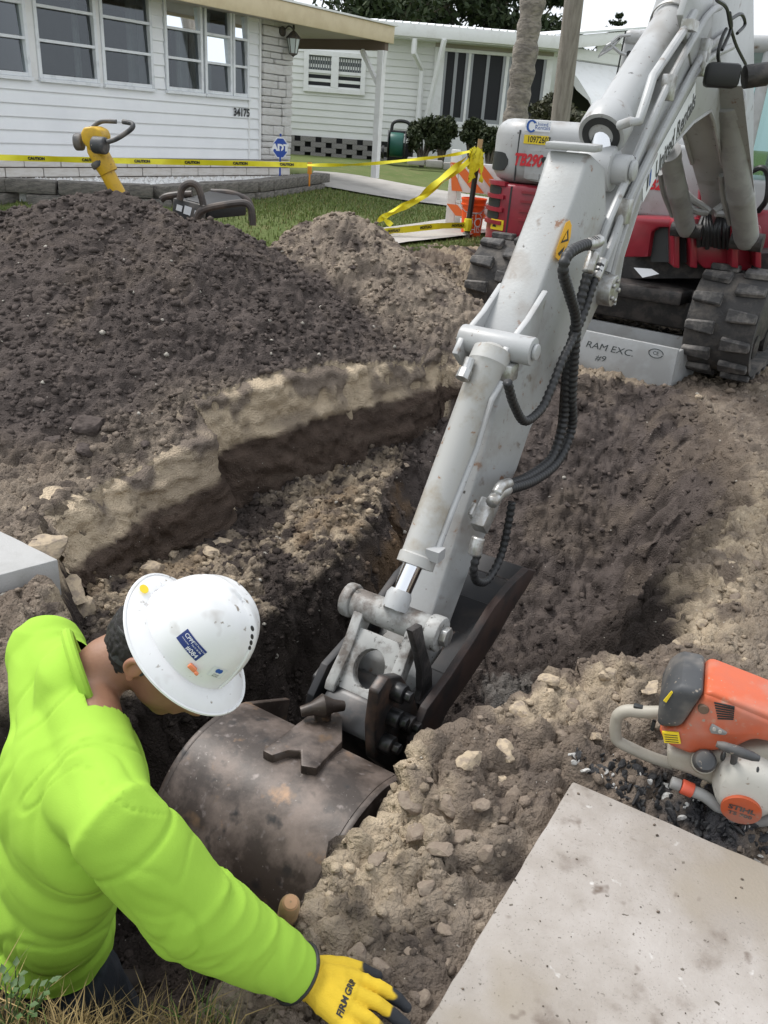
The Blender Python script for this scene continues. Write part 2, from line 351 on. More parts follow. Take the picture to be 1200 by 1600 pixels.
def soil_colour(x, y, z, q):
    P = np.stack([x, y, z], -1); c = np.ones(x.shape+(3,))*TAN
    def mixc(m, col):
        nonlocal c; m = np.clip(m, 0, 1)[..., None]; c = c*(1-m)+col*m
    f1 = fbm(P*3, 4, 91); f2 = fbm(P*11, 4, 92); f3 = fbm(P*40, 3, 93)
    mixc(smooth(-0.1, 0.35, f1+0.4*f2), PALE); mixc(smooth(0.1, 0.4, f2)*0.4, DARK*2.2)
    # the strip along the street edge is bleached sand and shell
    mixc(smooth(0.28, 0.0, np.abs(q['dm']))*smooth(0.0, 0.3, f1+0.3*f2+0.15)*q['rb'], SAND*0.9)
    mixc(q['rb']*smooth(1.0, 1.6, x)*smooth(0.0, -0.25, q['dm']*0+f1-0.05), PALE*0.75)
    # broken asphalt around the saw
    mixc(smooth(0.30, 0.12, np.hypot(x-1.05, (y-1.62)*1.1)-0.12+0.1*f2)*smooth(-0.3, 0.15, f2+0.2*f3), TAR*2)
    far_ = smooth(5.4, 6.4, y)*smooth(0.0, 0.6, x); mixc(far_*smooth(-0.1, 0.3, f1+0.2), SAND*0.8)
    far2 = smooth(6.2, 7.0, y)*smooth(0.2, 0.6, x)*smooth(0.15, 0.3, f2+0.2*f1); mixc(far2*0.8, TAR*1.6)
    heapc = HEAP*(1+0.35*f2[..., None]+0.25*f1[..., None])
    m = np.clip(q['isA'], 0, 1)[..., None]; c = c*(1-m)+heapc*m
    mixc(q['isA']*smooth(0.12, 0.45, f1-0.1)*0.45, TAN*0.8)
    mixc(smooth(0.40, 0.1, z)*np.clip(q['isB'], 0, 1)*0.6, HEAP*1.5); mixc(smooth(0.1, 0.4, z)*np.clip(q['isB'], 0, 1)*smooth(-0.75, 0.05, f1+0.2*f2+0.05*(z-0.3)), PALE*1.12); mixc(np.clip(q['isB'], 0, 1)*smooth(0.3, 0.55, f2)*0.5, HEAP*1.3)
    # toe of heap bleaches to sand along the cut
    mixc(smooth(-0.42, -0.02, q['db']+0.1*f2)*smooth(-0.5, 0.1, f1+0.35*f2)*(1-q['sb'])*(q['db'] < 0.02)*smooth(5.4, 4.6, y)*smooth(2.3, 2.7, y)*0.85*(1-smooth(0.14, 0.3, z)), PALE*0.9)
    # cut face: pale sand over dark topsoil
    wall = q['sb'] > 0.02; bnd = -0.20+0.05*f1+0.02*f2+0.05*np.sin(x*3+y*2)
    face = (q['sb'] > 0.02) & (q['sb'] < 0.985); m1 = face*smooth(bnd-0.015, bnd+0.015, z)
    mixc(wall*1.0, DARK*1.15); mixc(m1, SAND*0.95); mixc(m1*smooth(0.2, 0.5, fbm(P*V3(2, 2, 14), 4, 95))*0.55, PALE*0.9)
    mixc(face*(z < bnd)*smooth(0.15, 0.5, fbm(P*V3(2, 2, 22), 3, 96))*0.5, TAN*0.6)
    bench = smooth(0.9, 1.0, q['sb'])*(1-smooth(0.25, 0.6, q['sm'])); mixc(bench*smooth(-0.05, 0.3, f2*0.7+f1*0.6+0.12)*smooth(0.05, 0.25, q['db']), SAND*0.85); mixc(bench*smooth(0.02, 0.3, f2)*0.5, HEAP*0.9); mixc(bench*smooth(0.2, 0.4, f1)*0.5, RUST*0.6)
    # trench walls and floor
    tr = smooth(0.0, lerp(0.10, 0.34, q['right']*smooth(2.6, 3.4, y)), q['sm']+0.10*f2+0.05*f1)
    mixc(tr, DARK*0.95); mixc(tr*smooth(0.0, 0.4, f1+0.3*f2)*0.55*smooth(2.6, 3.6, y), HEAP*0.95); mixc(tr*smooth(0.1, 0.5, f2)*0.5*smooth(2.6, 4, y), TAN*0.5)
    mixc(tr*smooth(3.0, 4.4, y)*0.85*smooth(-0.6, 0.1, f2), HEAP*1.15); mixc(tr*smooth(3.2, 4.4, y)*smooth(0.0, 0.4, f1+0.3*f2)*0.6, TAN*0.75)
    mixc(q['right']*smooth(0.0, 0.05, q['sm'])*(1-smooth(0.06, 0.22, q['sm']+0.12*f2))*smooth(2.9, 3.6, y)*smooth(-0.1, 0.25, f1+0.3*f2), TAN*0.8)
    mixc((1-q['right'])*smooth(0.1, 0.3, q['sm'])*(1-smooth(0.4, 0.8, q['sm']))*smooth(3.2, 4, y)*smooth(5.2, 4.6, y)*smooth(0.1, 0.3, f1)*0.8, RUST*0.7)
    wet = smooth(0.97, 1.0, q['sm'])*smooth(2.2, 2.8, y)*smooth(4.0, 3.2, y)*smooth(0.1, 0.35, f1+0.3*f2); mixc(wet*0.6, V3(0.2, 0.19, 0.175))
    # grain, shell flecks
    c = c*(1+0.22*f3[..., None]+0.12*f2[..., None])*(0.9+0.2*np.clip(q['d1'], 0, 1)[..., None])
    return np.clip(c, 0.008, 0.75)
M_soil = mat('soil', (.2, .16, .13), 0.96, vcol=True, col2=(0.45, 0.41, 0.36), scale=75, thr=(0.725, 0.76), detail=2, bump=0.9, bscale=110, spec=0.15)
ux = np.concatenate([np.linspace(-3.6, -1.7, 90, endpoint=False), np.linspace(-1.7, 1.9, 330, endpoint=False), np.linspace(1.9, 4.2, 110)])
vy = [0.25]
while vy[-1] < 9.2: vy.append(vy[-1]+0.0085+0.0022*max(0, vy[-1]-1.0))
vy = np.array(vy); GX, GY = np.meshgrid(ux, vy)
GZ, q = terrain(GX, GY)
# sink the sheet at its margin so that it slips under the lawn sheet
edge = np.minimum(np.minimum(GX+3.6, 4.2-GX), 9.2-GY)
LAWN_EDGE = [(-6, 6.35), (-3.6, 6.35), (-2.6, 6.5), (-1.2, 6.75), (-0.1, 7.3), (0.4, 7.7), (0.9, 8.1), (2.5, 8.9), (5, 9.0)]
lawn_y = np.interp(GX, [p[0] for p in LAWN_EDGE], [p[1] for p in LAWN_EDGE])
GZ = GZ-0.25*smooth(0.0, 0.5, GY-lawn_y-0.1)*(GZ < base_level(GX, GY)+0.25)
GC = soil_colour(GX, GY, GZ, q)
Z0 = q['z0']; gy_, gx_ = np.gradient(Z0, vy, ux)
def blur(a): 
    for _ in range(2): a = (a+np.roll(a, 1, 0)+np.roll(a, -1, 0)+np.roll(a, 1, 1)+np.roll(a, -1, 1))/5
    return a
gx_, gy_ = np.clip(blur(gx_), -3, 3), np.clip(blur(gy_), -3, 3); il = 1/np.sqrt(1+gx_**2+gy_**2); Lq = q['L']*(GZ > Z0+q['L']-0.02)
fade = smooth(0.0, 0.08, -np.maximum(sdf_poly(GX, GY, SLABS[0]), sdf_poly(GX, GY, SLABS[1])))
GXf = GX+q['xo']-gx_*il*Lq*fade; GYf = GY+q['yo']-gy_*il*Lq*fade; GZf = GZ-q['L']*fade*(1-il)
vv = np.stack([GXf, GYf, GZf], -1).reshape(-1, 3)
def surf(x, y):
    """point of the finished ground surface above plan position (x, y)"""
    x = np.atleast_1d(np.asarray(x, float)); y = np.atleast_1d(np.asarray(y, float)); i = np.clip(np.searchsorted(ux, x)-1, 0, len(ux)-2); j = np.clip(np.searchsorted(vy, y)-1, 0, len(vy)-2); tx = np.clip((x-ux[i])/(ux[i+1]-ux[i]), 0, 1); ty = np.clip((y-vy[j])/(vy[j+1]-vy[j]), 0, 1)
    def g(A_): return A_[j, i]*(1-tx)*(1-ty)+A_[j, i+1]*tx*(1-ty)+A_[j+1, i]*(1-tx)*ty+A_[j+1, i+1]*tx*ty
    return np.stack([g(GXf), g(GYf), g(GZf)], -1)
ny, nx = GX.shape; idx = np.arange(nx*ny).reshape(ny, nx)
quads = np.stack([idx[:-1, :-1], idx[:-1, 1:], idx[1:, 1:], idx[1:, :-1]], -1).reshape(-1, 4)
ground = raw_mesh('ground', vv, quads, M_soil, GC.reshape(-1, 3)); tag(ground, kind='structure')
ground['label'] = 'dug soil with open trench, sandy cut face and dark spoil heap'
def gz(x, y): return float(surf(x, y)[0, 2])

# ---- the cut face of the bench as its own finely cut surface: pale sand over dark topsoil
pth = bez([V3(*p, 0) for p in BENCH[1:11]], 24); pth = np.array(pth); seg_ = np.r_[0, np.cumsum(np.linalg.norm(np.diff(pth, axis=0), axis=1))]
sN = int(seg_[-1]/0.014); ss = np.linspace(0, seg_[-1], sN); px_ = np.stack([np.interp(ss, seg_, pth[:, 0]), np.interp(ss, seg_, pth[:, 1])], -1)
tg = np.gradient(px_, axis=0); tg /= np.linalg.norm(tg, axis=1, keepdims=True); nin = np.stack([tg[:, 1], -tg[:, 0]], -1); tv = np.linspace(0, 1, 44)
SX, TV = np.meshgrid(ss, tv, indexing='ij'); topz, _ = terrain(px_[:, 0]-0.015*nin[:, 0], px_[:, 1]-0.015*nin[:, 1]); topz = np.convolve(np.pad(topz, 4, 'edge'), np.ones(9)/9, 'valid'); topz = np.minimum(topz, 0.5)+0.012*noise3(np.stack([ss*9, ss*0, ss*0], -1), 8)
botz = -0.50+0.03*noise3(np.stack([ss*3, ss*0, ss*0], -1), 9); FZ = topz[:, None]*(1-TV)+botz[:, None]*TV
nz_ = np.stack([SX, FZ*0, FZ], -1); FO = 0.045+0.16*TV**0.8+0.035*fbm(nz_*V3(2.2, 1, 4), 3, 301)+0.030*fbm(nz_*V3(6, 1, 18), 4, 302, 0.65)+0.040*fbm(nz_*13, 5, 303, 0.68)-0.03*np.abs(fbm(nz_*V3(7, 1, 9), 3, 311))-0.11*(1-smooth(0.0, 0.07, TV))
bnd = lerp(-0.21, 0.0, smooth(0.7, 2.2, SX))+0.06*fbm(np.stack([SX*1.4, SX*0, SX*0], -1), 3, 304)+0.012*noise3(nz_*V3(18, 1, 18), 305); FO = FO+0.035*smooth(bnd+0.03, bnd-0.03, FZ)*(0.5+fbm(nz_*V3(3, 1, 3), 2, 306))
FX = px_[:, 0][:, None]+nin[:, 0][:, None]*FO; FY = px_[:, 1][:, None]+nin[:, 1][:, None]*FO
lay = fbm(nz_*V3(2.0, 1, 20), 4, 307); fin = fbm(nz_*30, 3, 308); sandm = smooth(bnd-0.012, bnd+0.012, FZ)[..., None]
cs_ = SAND*(1.10+0.14*lay[..., None]+0.10*fin[..., None]); blot = smooth(0.1, 0.45, fbm(nz_*V3(3.5, 1, 7), 3, 309))[..., None]; cs_ = cs_*(1-0.5*blot)+PALE*0.85*0.5*blot; cd_ = DARK*V3(1.6, 1.45, 1.3)*(1.1+0.5*lay[..., None]+0.3*fin[..., None]); stv = smooth(0.28, 0.5, lay)[..., None]*0.45; cd_ = cd_*(1-stv)+TAN*0.55*stv
fall = (smooth(0.05, 0.30, fbm(nz_*V3(6, 1, 5)+3, 4, 310)+0.35*smooth(0.30, 0.0, TV))*0.8)[..., None]*smooth(0.55, 0.1, TV)[..., None]; cs_ = cs_*(1-fall)+HEAP*1.3*fall
FC_ = np.clip(cs_*sandm+cd_*(1-sandm), 0.01, 0.7); ic = np.arange(FX.size).reshape(FX.shape)
cutf = raw_mesh('cut_face', np.stack([FX, FY, FZ], -1).reshape(-1, 3), np.stack([ic[:-1, :-1], ic[1:, :-1], ic[1:, 1:], ic[:-1, 1:]], -1).reshape(-1, 4), M_soil, FC_.reshape(-1, 3), parent=ground)

# ---- clods: the large ones singly, the crumbs as one mass
def rock_variant(seed, sub=1, squash=0.7):
    bm = bmesh.new(); bmesh.ops.create_icosphere(bm, subdivisions=sub, radius=1.0)
    v = np.array([p.co[:] for p in bm.verts]); f = np.array([[q_.index for q_ in p.verts] for p in bm.faces]); bm.free()
    v = v*(1+0.62*noise3(v*1.5+seed*7.1, seed)[:, None]+0.3*noise3(v*3.1+seed, seed+3)[:, None]); v[:, 2] *= squash; v[:, 0] *= 1.0+0.35*((seed*7) % 5)/4
    return v, f
def sample_pts(n, seed, ylo=0.6, yhi=7.2, xlo=-3.2, xhi=3.6):
    r = np.random.default_rng(seed); y = ylo+(yhi-ylo)*r.random(n)**1.35; x = np.clip((r.random(n)*2-1)*(0.25+0.55*y)+0.05*y, xlo, xhi); return x, y
def clear_of_slabs(x, y):
    ok = np.ones(x.shape, bool)
    for s_ in SLABS: ok &= sdf_poly(x, y, s_) < -0.01
    return ok & (y < np.interp(x, [p[0] for p in LAWN_EDGE], [p[1] for p in LAWN_EDGE]))
x, y = sample_pts(48000, 5); ok = clear_of_slabs(x, y); x, y = x[ok], y[ok]; z, q = terrain(x, y)
ok = ~((q['sb'] > 0.03) & (q['sb'] < 0.9)) & ~((q['sm'] > 0.12) & (q['sm'] < 0.9) & (y < 2.4)); x, y, z = x[ok], y[ok], z[ok]; q = {k: a[ok] for k, a in q.items()}
dens = 0.30+0.7*np.clip(q['isA']+(q['sb'] > 0.9), 0, 1)-0.12*q['rb']; ok = RNG.random(len(x)) < dens; x, y, z = x[ok], y[ok], z[ok]; q = {k: a[ok] for k, a in q.items()}
cc = soil_colour(x, y, z, q)*(0.75+0.45*RNG.random((len(x), 1))); pale = RNG.random(len(x)) < 0.022; cc[pale] = V3(0.42, 0.39, 0.34)*(0.6+0.6*RNG.random((pale.sum(), 1)))
rad = (0.0035+0.012*RNG.random(len(x))**3.0)*(0.75+0.16*y); rad[pale] *= 0.7
SP = surf(x, y)
# a few crumbs kicked onto the slab
ns = 260; uv_ = RNG.random((ns, 2))**np.array([1.0, 1.6]); ps = (_A0[None]+_e1[None]*(uv_[:, :1]*1.3)+_e2[None]*(uv_[:, 1:]*1.5)); x = np.r_[x, ps[:, 0]]; y = np.r_[y, ps[:, 1]]; ps[:, 2] = 0.001; SP = np.concatenate([SP, ps]); rad = np.r_[rad, 0.0008+0.0026*RNG.random(ns)**3]; cc = np.concatenate([cc, np.outer(0.5+0.8*RNG.random(ns), TAN*0.8)])
var = [rock_variant(i, 1) for i in range(6)]
VV, FF, CCs, off = [], [], [], 0
for k in range(6):
    sel = np.arange(len(x)) % 6 == k; v, f = var[k]; n = sel.sum(); a = RNG.random(n)*6.28; ca, sa = np.cos(a), np.sin(a)
    vx = v[None, :, 0]*ca[:, None]-v[None, :, 1]*sa[:, None]; vy_ = v[None, :, 0]*sa[:, None]+v[None, :, 1]*ca[:, None]; vz = np.repeat(v[None, :, 2], n, 0)
    p = np.stack([vx, vy_, vz], -1)*rad[sel][:, None, None]+(SP[sel]+np.stack([0*rad[sel], 0*rad[sel], rad[sel]*0.1], -1))[:, None]
    VV.append(p.reshape(-1, 3)); FF.append((f[None]+(np.arange(n)*len(v))[:, None, None]+off).reshape(-1, 3)); off += n*len(v); CCs.append(np.repeat(cc[sel], len(v), 0))
M_crumb = mat('soil_crumb', (.2, .16, .13), 0.97, vcol=True, bump=0.5, bscale=160, spec=0.12, col2=(0.05, 0.042, 0.038), scale=60, thr=(0.6, 0.75))
crumbs = raw_mesh('soil_crumbs', np.concatenate(VV), np.concatenate(FF), M_crumb, np.concatenate(CCs), smooth_=False)
tag(crumbs, 'loose crumbs of soil and shell scattered over the dug ground', 'soil', kind='stuff')
# large clods as pieces of the ground
def clod_mats():
    return [mat('clod_dark', tuple(HEAP*1.0), 0.97, col2=tuple(HEAP*0.6), scale=2, bump=0.25, bscale=5, spec=0.12), mat('clod_tan', tuple(TAN*1.15), 0.97, col2=tuple(PALE*0.9), scale=2, bump=0.25, bscale=5, spec=0.12), mat('clod_sand', tuple(SAND*0.8), 0.97, col2=tuple(PALE), scale=2, bump=0.25, bscale=5, spec=0.12)]
CM = clod_mats(); cmesh = {}
for mi in range(3):
    for k in range(5):
        bm = bmesh.new(); bmesh.ops.create_icosphere(bm, subdivisions=3, radius=1.0); v = np.array([p.co[:] for p in bm.verts]); f = np.array([[q_.index for q_ in p.verts] for p in bm.faces]); bm.free()
        rg = np.random.default_rng(300+k); pn = rg.normal(size=(13, 3)); pn /= np.linalg.norm(pn, axis=1, keepdims=True); pd = 0.7+0.35*rg.random(13); dd_ = v@pn.T; rr_ = np.where(dd_ > 0.05, pd/np.maximum(dd_, 0.05), 9).min(1); rr_ = np.minimum(rr_, 1.25)
        v = v*(rr_*(1+0.10*fbm(v*2.5+k, 3, 60+k)+0.06*noise3(v*9+k, 70+k)))[:, None]; v[:, 2] *= 0.75
        me = bpy.data.meshes.new('clod'); me.from_pydata([tuple(p) for p in v], [], [tuple(p) for p in f]); me.shade_smooth(); me.set_sharp_from_angle(angle=math.radians(22)); me.materials.append(CM[mi]); cmesh[mi, k] = me
def clod(x, y, r, mi, dz=-0.05):
    r = r*0.8
    sp3 = surf(x, y)[0]; o = bpy.data.objects.new('clod', cmesh[mi, random.randrange(5)]); C.objects.link(o); o.parent = ground
    o.location = (sp3[0], sp3[1], sp3[2]+r*dz); o.rotation_euler = (random.uniform(-.5, .5), random.uniform(-.5, .5), random.uniform(0, 6.3)); s_ = r; o.scale = (s_*random.uniform(.8, 1.3), s_*random.uniform(.8, 1.2), s_*random.uniform(.7, 1.0))
for u, v_, zz, r, mi in [(140, 665, .1, .075, 0), (85, 690, .05, .05, 0), (130, 698, .05, .05, 0), (165, 690, .05, .03, 0), (205, 575, .3, .03, 0), (225, 530, .4, .03, 0), (300, 470, .5, .035, 0), (330, 590, .2, .04, 0), (350, 640, .1, .045, 0), (150, 400, .7, .035, 0), (60, 620, .2, .04, 0), (100, 905, -.2, .11, 2), (125, 925, -.25, .09, 2), (75, 915, -.2, .08, 2), (295, 838, -.42, .07, 2), (320, 815, -.42, .05, 2), (350, 850, -.42, .055, 2), (360, 800, -.42, .05, 2), (270, 860, -.42, .06, 2), (330, 870, -.4, .05, 2), (380, 830, -.4, .045, 0), (400, 780, -.4, .05, 0), (440, 770, -.4, .045, 0), (240, 890, -.4, .06, 2),
                         (750, 1255, 0, .03, 1), (700, 1250, 0, .04, 1), (790, 1165, 0, .035, 2), (735, 1190, 0, .035, 2), (810, 1220, 0, .03, 1), (650, 1290, 0, .035, 1), (590, 1330, 0, .03, 1), (770, 1120, 0, .035, 1), (820, 1100, 0, .04, 2), (860, 1060, 0, .035, 2), (900, 1090, 0, .04, 1), (950, 1055, 0, .035, 2), (1010, 1080, 0, .035, 2), (980, 1110, 0, .03, 1), (880, 1140, 0, .03, 1), (930, 1150, 0, .025, 2), (665, 1380, 0, .03, 1), (560, 1480, 0, .025, 1), (600, 1500, 0, .025, 1), (700, 1440, 0, .02, 1), (640, 1240, 0, .04, 1), (1140, 880, 0, .03, 2), (1100, 960, 0, .03, 2), (1185, 870, 0, .03, 1), (1150, 930, 0, .03, 1), (660, 1540, 0, .025, 1), (640, 1480, 0, .02, 1), (720, 1300, 0, .03, 1), (760, 1330, 0, .025, 1), (690, 1330, 0, .03, 1)]:
    p = at(u, v_, z=zz); clod(p[0], p[1], r, mi)
x, y = sample_pts(900, 77); ok = clear_of_slabs(x, y); x, y = x[ok], y[ok]; z, q = terrain(x, y); c = 0
for i in range(len(x)):
    if 0.02 < q['sb'][i] < 0.95 or (q['sm'][i] > 0.05 and y[i] < 3): continue
    mi = 0 if q['isA'][i] > 0.4 or q['sm'][i] > 0.2 else (2 if q['sb'][i] > 0.9 and random.random() < 0.6 else (1 if random.random() < 0.75 else 2))
    clod(float(x[i]), float(y[i]), random.uniform(0.009, 0.02)*(0.8+0.15*y[i]), mi); c += 1
    if c >= 215: break
# ------------------------------------------------------------------ lawn, paths, far ground
M_lawn = mat('lawn', (0.13, 0.155, 0.06), 0.95, col2=(0.10, 0.135, 0.045), scale=1.6, thr=(0.4, 0.65), col3=(0.19, 0.17, 0.085), scale3=6, thr3=(0.55, 0.75), bump=0.6, bscale=40, spec=0.1)
M_conc = mat('concrete', (0.44, 0.415, 0.385), 0.9, col2=(0.34, 0.32, 0.295), scale=1.7, thr=(0.42, 0.62), bump=0.25, bscale=140, spec=0.25, col3=(0.23, 0.21, 0.19), scale3=14, thr3=(0.66, 0.74))
lx = np.concatenate([[-900, -300, -90, -30, -14], np.linspace(-9, 9, 73), [14, 30, 90, 300, 900]]); ly = np.concatenate([[-600, -60, -12, -4, -1, 0.0, 0.3, 0.6, 0.8], np.linspace(1.0, 20, 96), [26, 40, 90, 300, 1500]])
LX, LY = np.meshgrid(lx, ly); LZ = base_level(LX, LY)-0.012
ledge_y = np.interp(LX, [p[0] for p in LAWN_EDGE], [p[1] for p in LAWN_EDGE])
hole = (LX > -3.45) & (LX < 4.05) & (LY > 0.5) & (LY < ledge_y-0.05); LZ = np.where(hole, -1.9, LZ)
LZ = np.where((LY < 0.9) & ~hole, -0.03, LZ)
ii = np.arange(LX.size).reshape(LX.shape)
lawn = raw_mesh('lawn', np.stack([LX, LY, LZ], -1).reshape(-1, 3), np.stack([ii[:-1, :-1], ii[:-1, 1:], ii[1:, 1:], ii[1:, :-1]], -1).reshape(-1, 4), M_lawn); tag(lawn, kind='structure')
def gpt(u, v, dz=0.0):
    """pixel -> point on the undisturbed ground"""
    z = 0.3
    for _ in range(30):
        p = at(u, v, z=min(z, 1.42)); z = 0.5*z+0.5*float(base_level(np.array(p[0]), np.array(p[1])))
    p = at(u, v, z=z); return V3(p[0], p[1], float(base_level(np.array(p[0]), np.array(p[1])))+dz)
def ground_sheet(name, pix, dz, m, n=10):
    """a strip given by two rails of pixels, laid on the ground"""
    A_, B_ = [[gpt(*p) for p in r] for r in pix]; A_ = bez(A_, 4); B_ = bez(B_, 4); b = MB(); v = []
    for a, c in zip(A_, B_):
        for k in range(n+1):
            p = lerp(a, c, k/n); v.append(V3(p[0], p[1], float(base_level(np.array(p[0]), np.array(p[1])))+dz))
    f = [(i*(n+1)+k, i*(n+1)+k+1, (i+1)*(n+1)+k+1, (i+1)*(n+1)+k) for i in range(len(A_)-1) for k in range(n)]
    b.add(v, f); o = b.build(name, m); tag(o, kind='structure'); return o
ground_sheet('path', [[(490, 268), (560, 275), (630, 288), (700, 300), (780, 312)], [(480, 290), (550, 300), (620, 312), (695, 322), (780, 338)]], 0.012, M_conc)
ground_sheet('sidewalk', [[(560, 366), (620, 356), (690, 346), (790, 338)], [(560, 392), (620, 384), (700, 374), (790, 362)]], 0.02, M_conc)
# grass blades of the lawn
M_blade = mat('grass_blade', (0.13, 0.19, 0.05), 0.7, vcol=True, spec=0.2)
def blades(name, X_, Y_, Z_, hgt, wid, cols, label, lean=0.5, parent=None):
    n = len(X_); a = RNG.random(n)*6.283; le = RNG.random(n)*lean; b = RNG.random(n)*6.283; h = hgt*(0.5+0.8*RNG.random(n))
    base = np.stack([X_, Y_, Z_], -1); sd_ = np.stack([np.cos(a), np.sin(a), 0*a], -1)*wid
    mid = base+np.stack([np.cos(b)*le*h*0.3, np.sin(b)*le*h*0.3, h*0.6], -1); tip = base+np.stack([np.cos(b)*le*h, np.sin(b)*le*h, h*(1-0.25*le)], -1)
    v = np.stack([base-sd_, base+sd_, mid+sd_*0.7, mid-sd_*0.7, tip], 1).reshape(-1, 3); k = np.arange(n)*5
    f = np.concatenate([np.stack([k, k+1, k+2], -1), np.stack([k, k+2, k+3], -1), np.stack([k+3, k+2, k+4], -1)])
    o = raw_mesh(name, v, f, M_blade, np.repeat(cols, 5, 0)); tag(o, label, 'grass', kind='stuff'); return o
n = 52000; r = RNG.random((n, 2)); X_ = -4.4+6.4*r[:, 0]; Y_ = 6.3+6.8*r[:, 1]
ok = (Y_ > np.interp(X_, [p[0] for p in LAWN_EDGE], [p[1] for p in LAWN_EDGE])+0.05)
pathpoly = [tuple(gpt(*p)[:2]) for p in [(490, 268), (560, 275), (630, 288), (700, 300), (780, 312), (780, 338), (695, 322), (620, 312), (550, 300), (480, 290)]]
walkpoly = [tuple(gpt(*p)[:2]) for p in [(560, 366), (620, 356), (690, 346), (790, 338), (790, 362), (700, 374), (620, 384), (560, 392)]]
# near house frame (used here to keep grass off the planting bed)
HA = at(0, 227, y=8.2); HB = at(405, 235, y=11.1); HW = V3(*(HB-HA)[:2], 0); HW = nrm(HW); HN = V3(HW[1], -HW[0], 0)
bed = [tuple((HA-HW*3-HN*0.3)[:2]), tuple((HA-HW*3+HN*0.7)[:2]), tuple(at(0, 277, z=0.86)[:2]), tuple(at(110, 283, z=0.86)[:2]), tuple(at(250, 289, z=0.86)[:2]), tuple(at(400, 281, z=0.86)[:2]), tuple(at(470, 272, z=0.87)[:2]), tuple(at(497, 268, z=0.88)[:2]), tuple((HB+HW*1.0-HN*0.3)[:2])]
for pg in (pathpoly, walkpoly, bed): ok &= sdf_poly(X_, Y_, pg) < -0.02
X_, Y_ = X_[ok], Y_[ok]; cols = np.array([[0.135, 0.175, 0.05]])*(0.6+0.8*RNG.random((len(X_), 1))); dry = RNG.random(len(X_)) < 0.12; cols[dry] = V3(0.28, 0.24, 0.11)
blades('lawn_grass', X_, Y_, base_level(X_, Y_)-0.02, 0.038, 0.005, cols, 'short green lawn grass in front of the houses')

# ------------------------------------------------------------------ near house
M_siding = mat('white_siding', (0.86, 0.87, 0.88), 0.5, col2=(0.80, 0.81, 0.825), scale=2.2, thr=(0.4, 0.7), bump=0.05, bscale=30)
M_sidingf = mat('cream_siding', (0.76, 0.765, 0.735), 0.55, col2=(0.69, 0.695, 0.665), scale=1.4, thr=(0.4, 0.7))
M_slump = mat('slump_block', (0.70, 0.67, 0.63), 0.9, col2=(0.60, 0.555, 0.50), scale=3.0, thr=(0.4, 0.65), bump=0.4, bscale=60)
M_mortar = mat('mortar', (0.22, 0.19, 0.17), 0.95)
M_stone = mat('painted_stone', (0.84, 0.825, 0.80), 0.85, col2=(0.76, 0.73, 0.69), scale=5, thr=(0.42, 0.65), bump=0.8, bscale=35)
M_frame = mat('window_frame', (0.78, 0.80, 0.82), 0.4, col2=(0.58, 0.6, 0.62), scale=9, thr=(0.5, 0.75))
M_white = mat('white_paint', (0.80, 0.80, 0.79), 0.45, col2=(0.70, 0.69, 0.67), scale=6, thr=(0.5, 0.75))
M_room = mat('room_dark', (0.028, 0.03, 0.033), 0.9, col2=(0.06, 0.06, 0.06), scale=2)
M_curt = mat('curtain', (0.42, 0.43, 0.43), 0.9, col2=(0.34, 0.35, 0.36), scale=4)
M_cream = mat('cream_fascia', (0.66, 0.55, 0.36), 0.5, col2=(0.6, 0.49, 0.31), scale=5)
M_soffit = mat('tan_soffit', (0.40, 0.36, 0.31), 0.7, col2=(0.36, 0.325, 0.275), scale=2)
def glass_mat(name, tint, mixv):
    m = bpy.data.materials.new(name); m.use_nodes = True; t = m.node_tree; n = t.nodes; n.clear()
    o = n.new('ShaderNodeOutputMaterial'); tr = n.new('ShaderNodeBsdfTransparent'); tr.inputs[0].default_value = (*tint, 1); g = n.new('ShaderNodeBsdfGlossy'); g.inputs['Roughness'].default_value = 0.03; g.inputs[0].default_value = (0.9, 0.95, 1.0, 1)
    fr = n.new('ShaderNodeFresnel'); fr.inputs[0].default_value = 1.5; no = n.new('ShaderNodeTexNoise'); no.inputs['Scale'].default_value = 1.3; bp = n.new('ShaderNodeBump'); bp.inputs['Strength'].default_value = 0.04; t.links.new(no.outputs[0], bp.inputs['Height']); t.links.new(bp.outputs[0], g.inputs['Normal'])
    ad = n.new('ShaderNodeMath'); ad.operation = 'MULTIPLY_ADD'; ad.inputs[1].default_value = 1.0; ad.inputs[2].default_value = mixv; t.links.new(fr.outputs[0], ad.inputs[0])
    mx = n.new('ShaderNodeMixShader'); t.links.new(ad.outputs[0], mx.inputs[0]); t.links.new(tr.outputs[0], mx.inputs[1]); t.links.new(g.outputs[0], mx.inputs[2]); t.links.new(mx.outputs[0], o.inputs[0]); return m
M_glass = glass_mat('window_glass', (0.55, 0.60, 0.60), 0.05); M_screen = mat('dark_screen', (0.016, 0.017, 0.02), 0.5, spec=0.3)
ZUP = V3(0, 0, 1)
class Wall:
    """a vertical wall plane: (a along, z up, o out towards the viewer)"""
    def __init__(s, A, B): s.A = V3(A[0], A[1], 0); s.w = nrm(V3(B[0]-A[0], B[1]-A[1], 0)); s.n = V3(s.w[1], -s.w[0], 0); s.ax = (s.w, s.n, ZUP)
    def p(s, a, z, o=0.0): return s.A+s.w*a+s.n*o+ZUP*z
    def px(s, u, v): q_ = onplane(u, v, s.A, s.n); return float(np.dot(q_-s.A, s.w)), float(q_[2])
    def box(s, mb, a0, a1, z0, z1, o0, o1): return mb.box(s.p((a0+a1)/2, (z0+z1)/2, (o0+o1)/2), (a1-a0, o1-o0, z1-z0), s.ax)
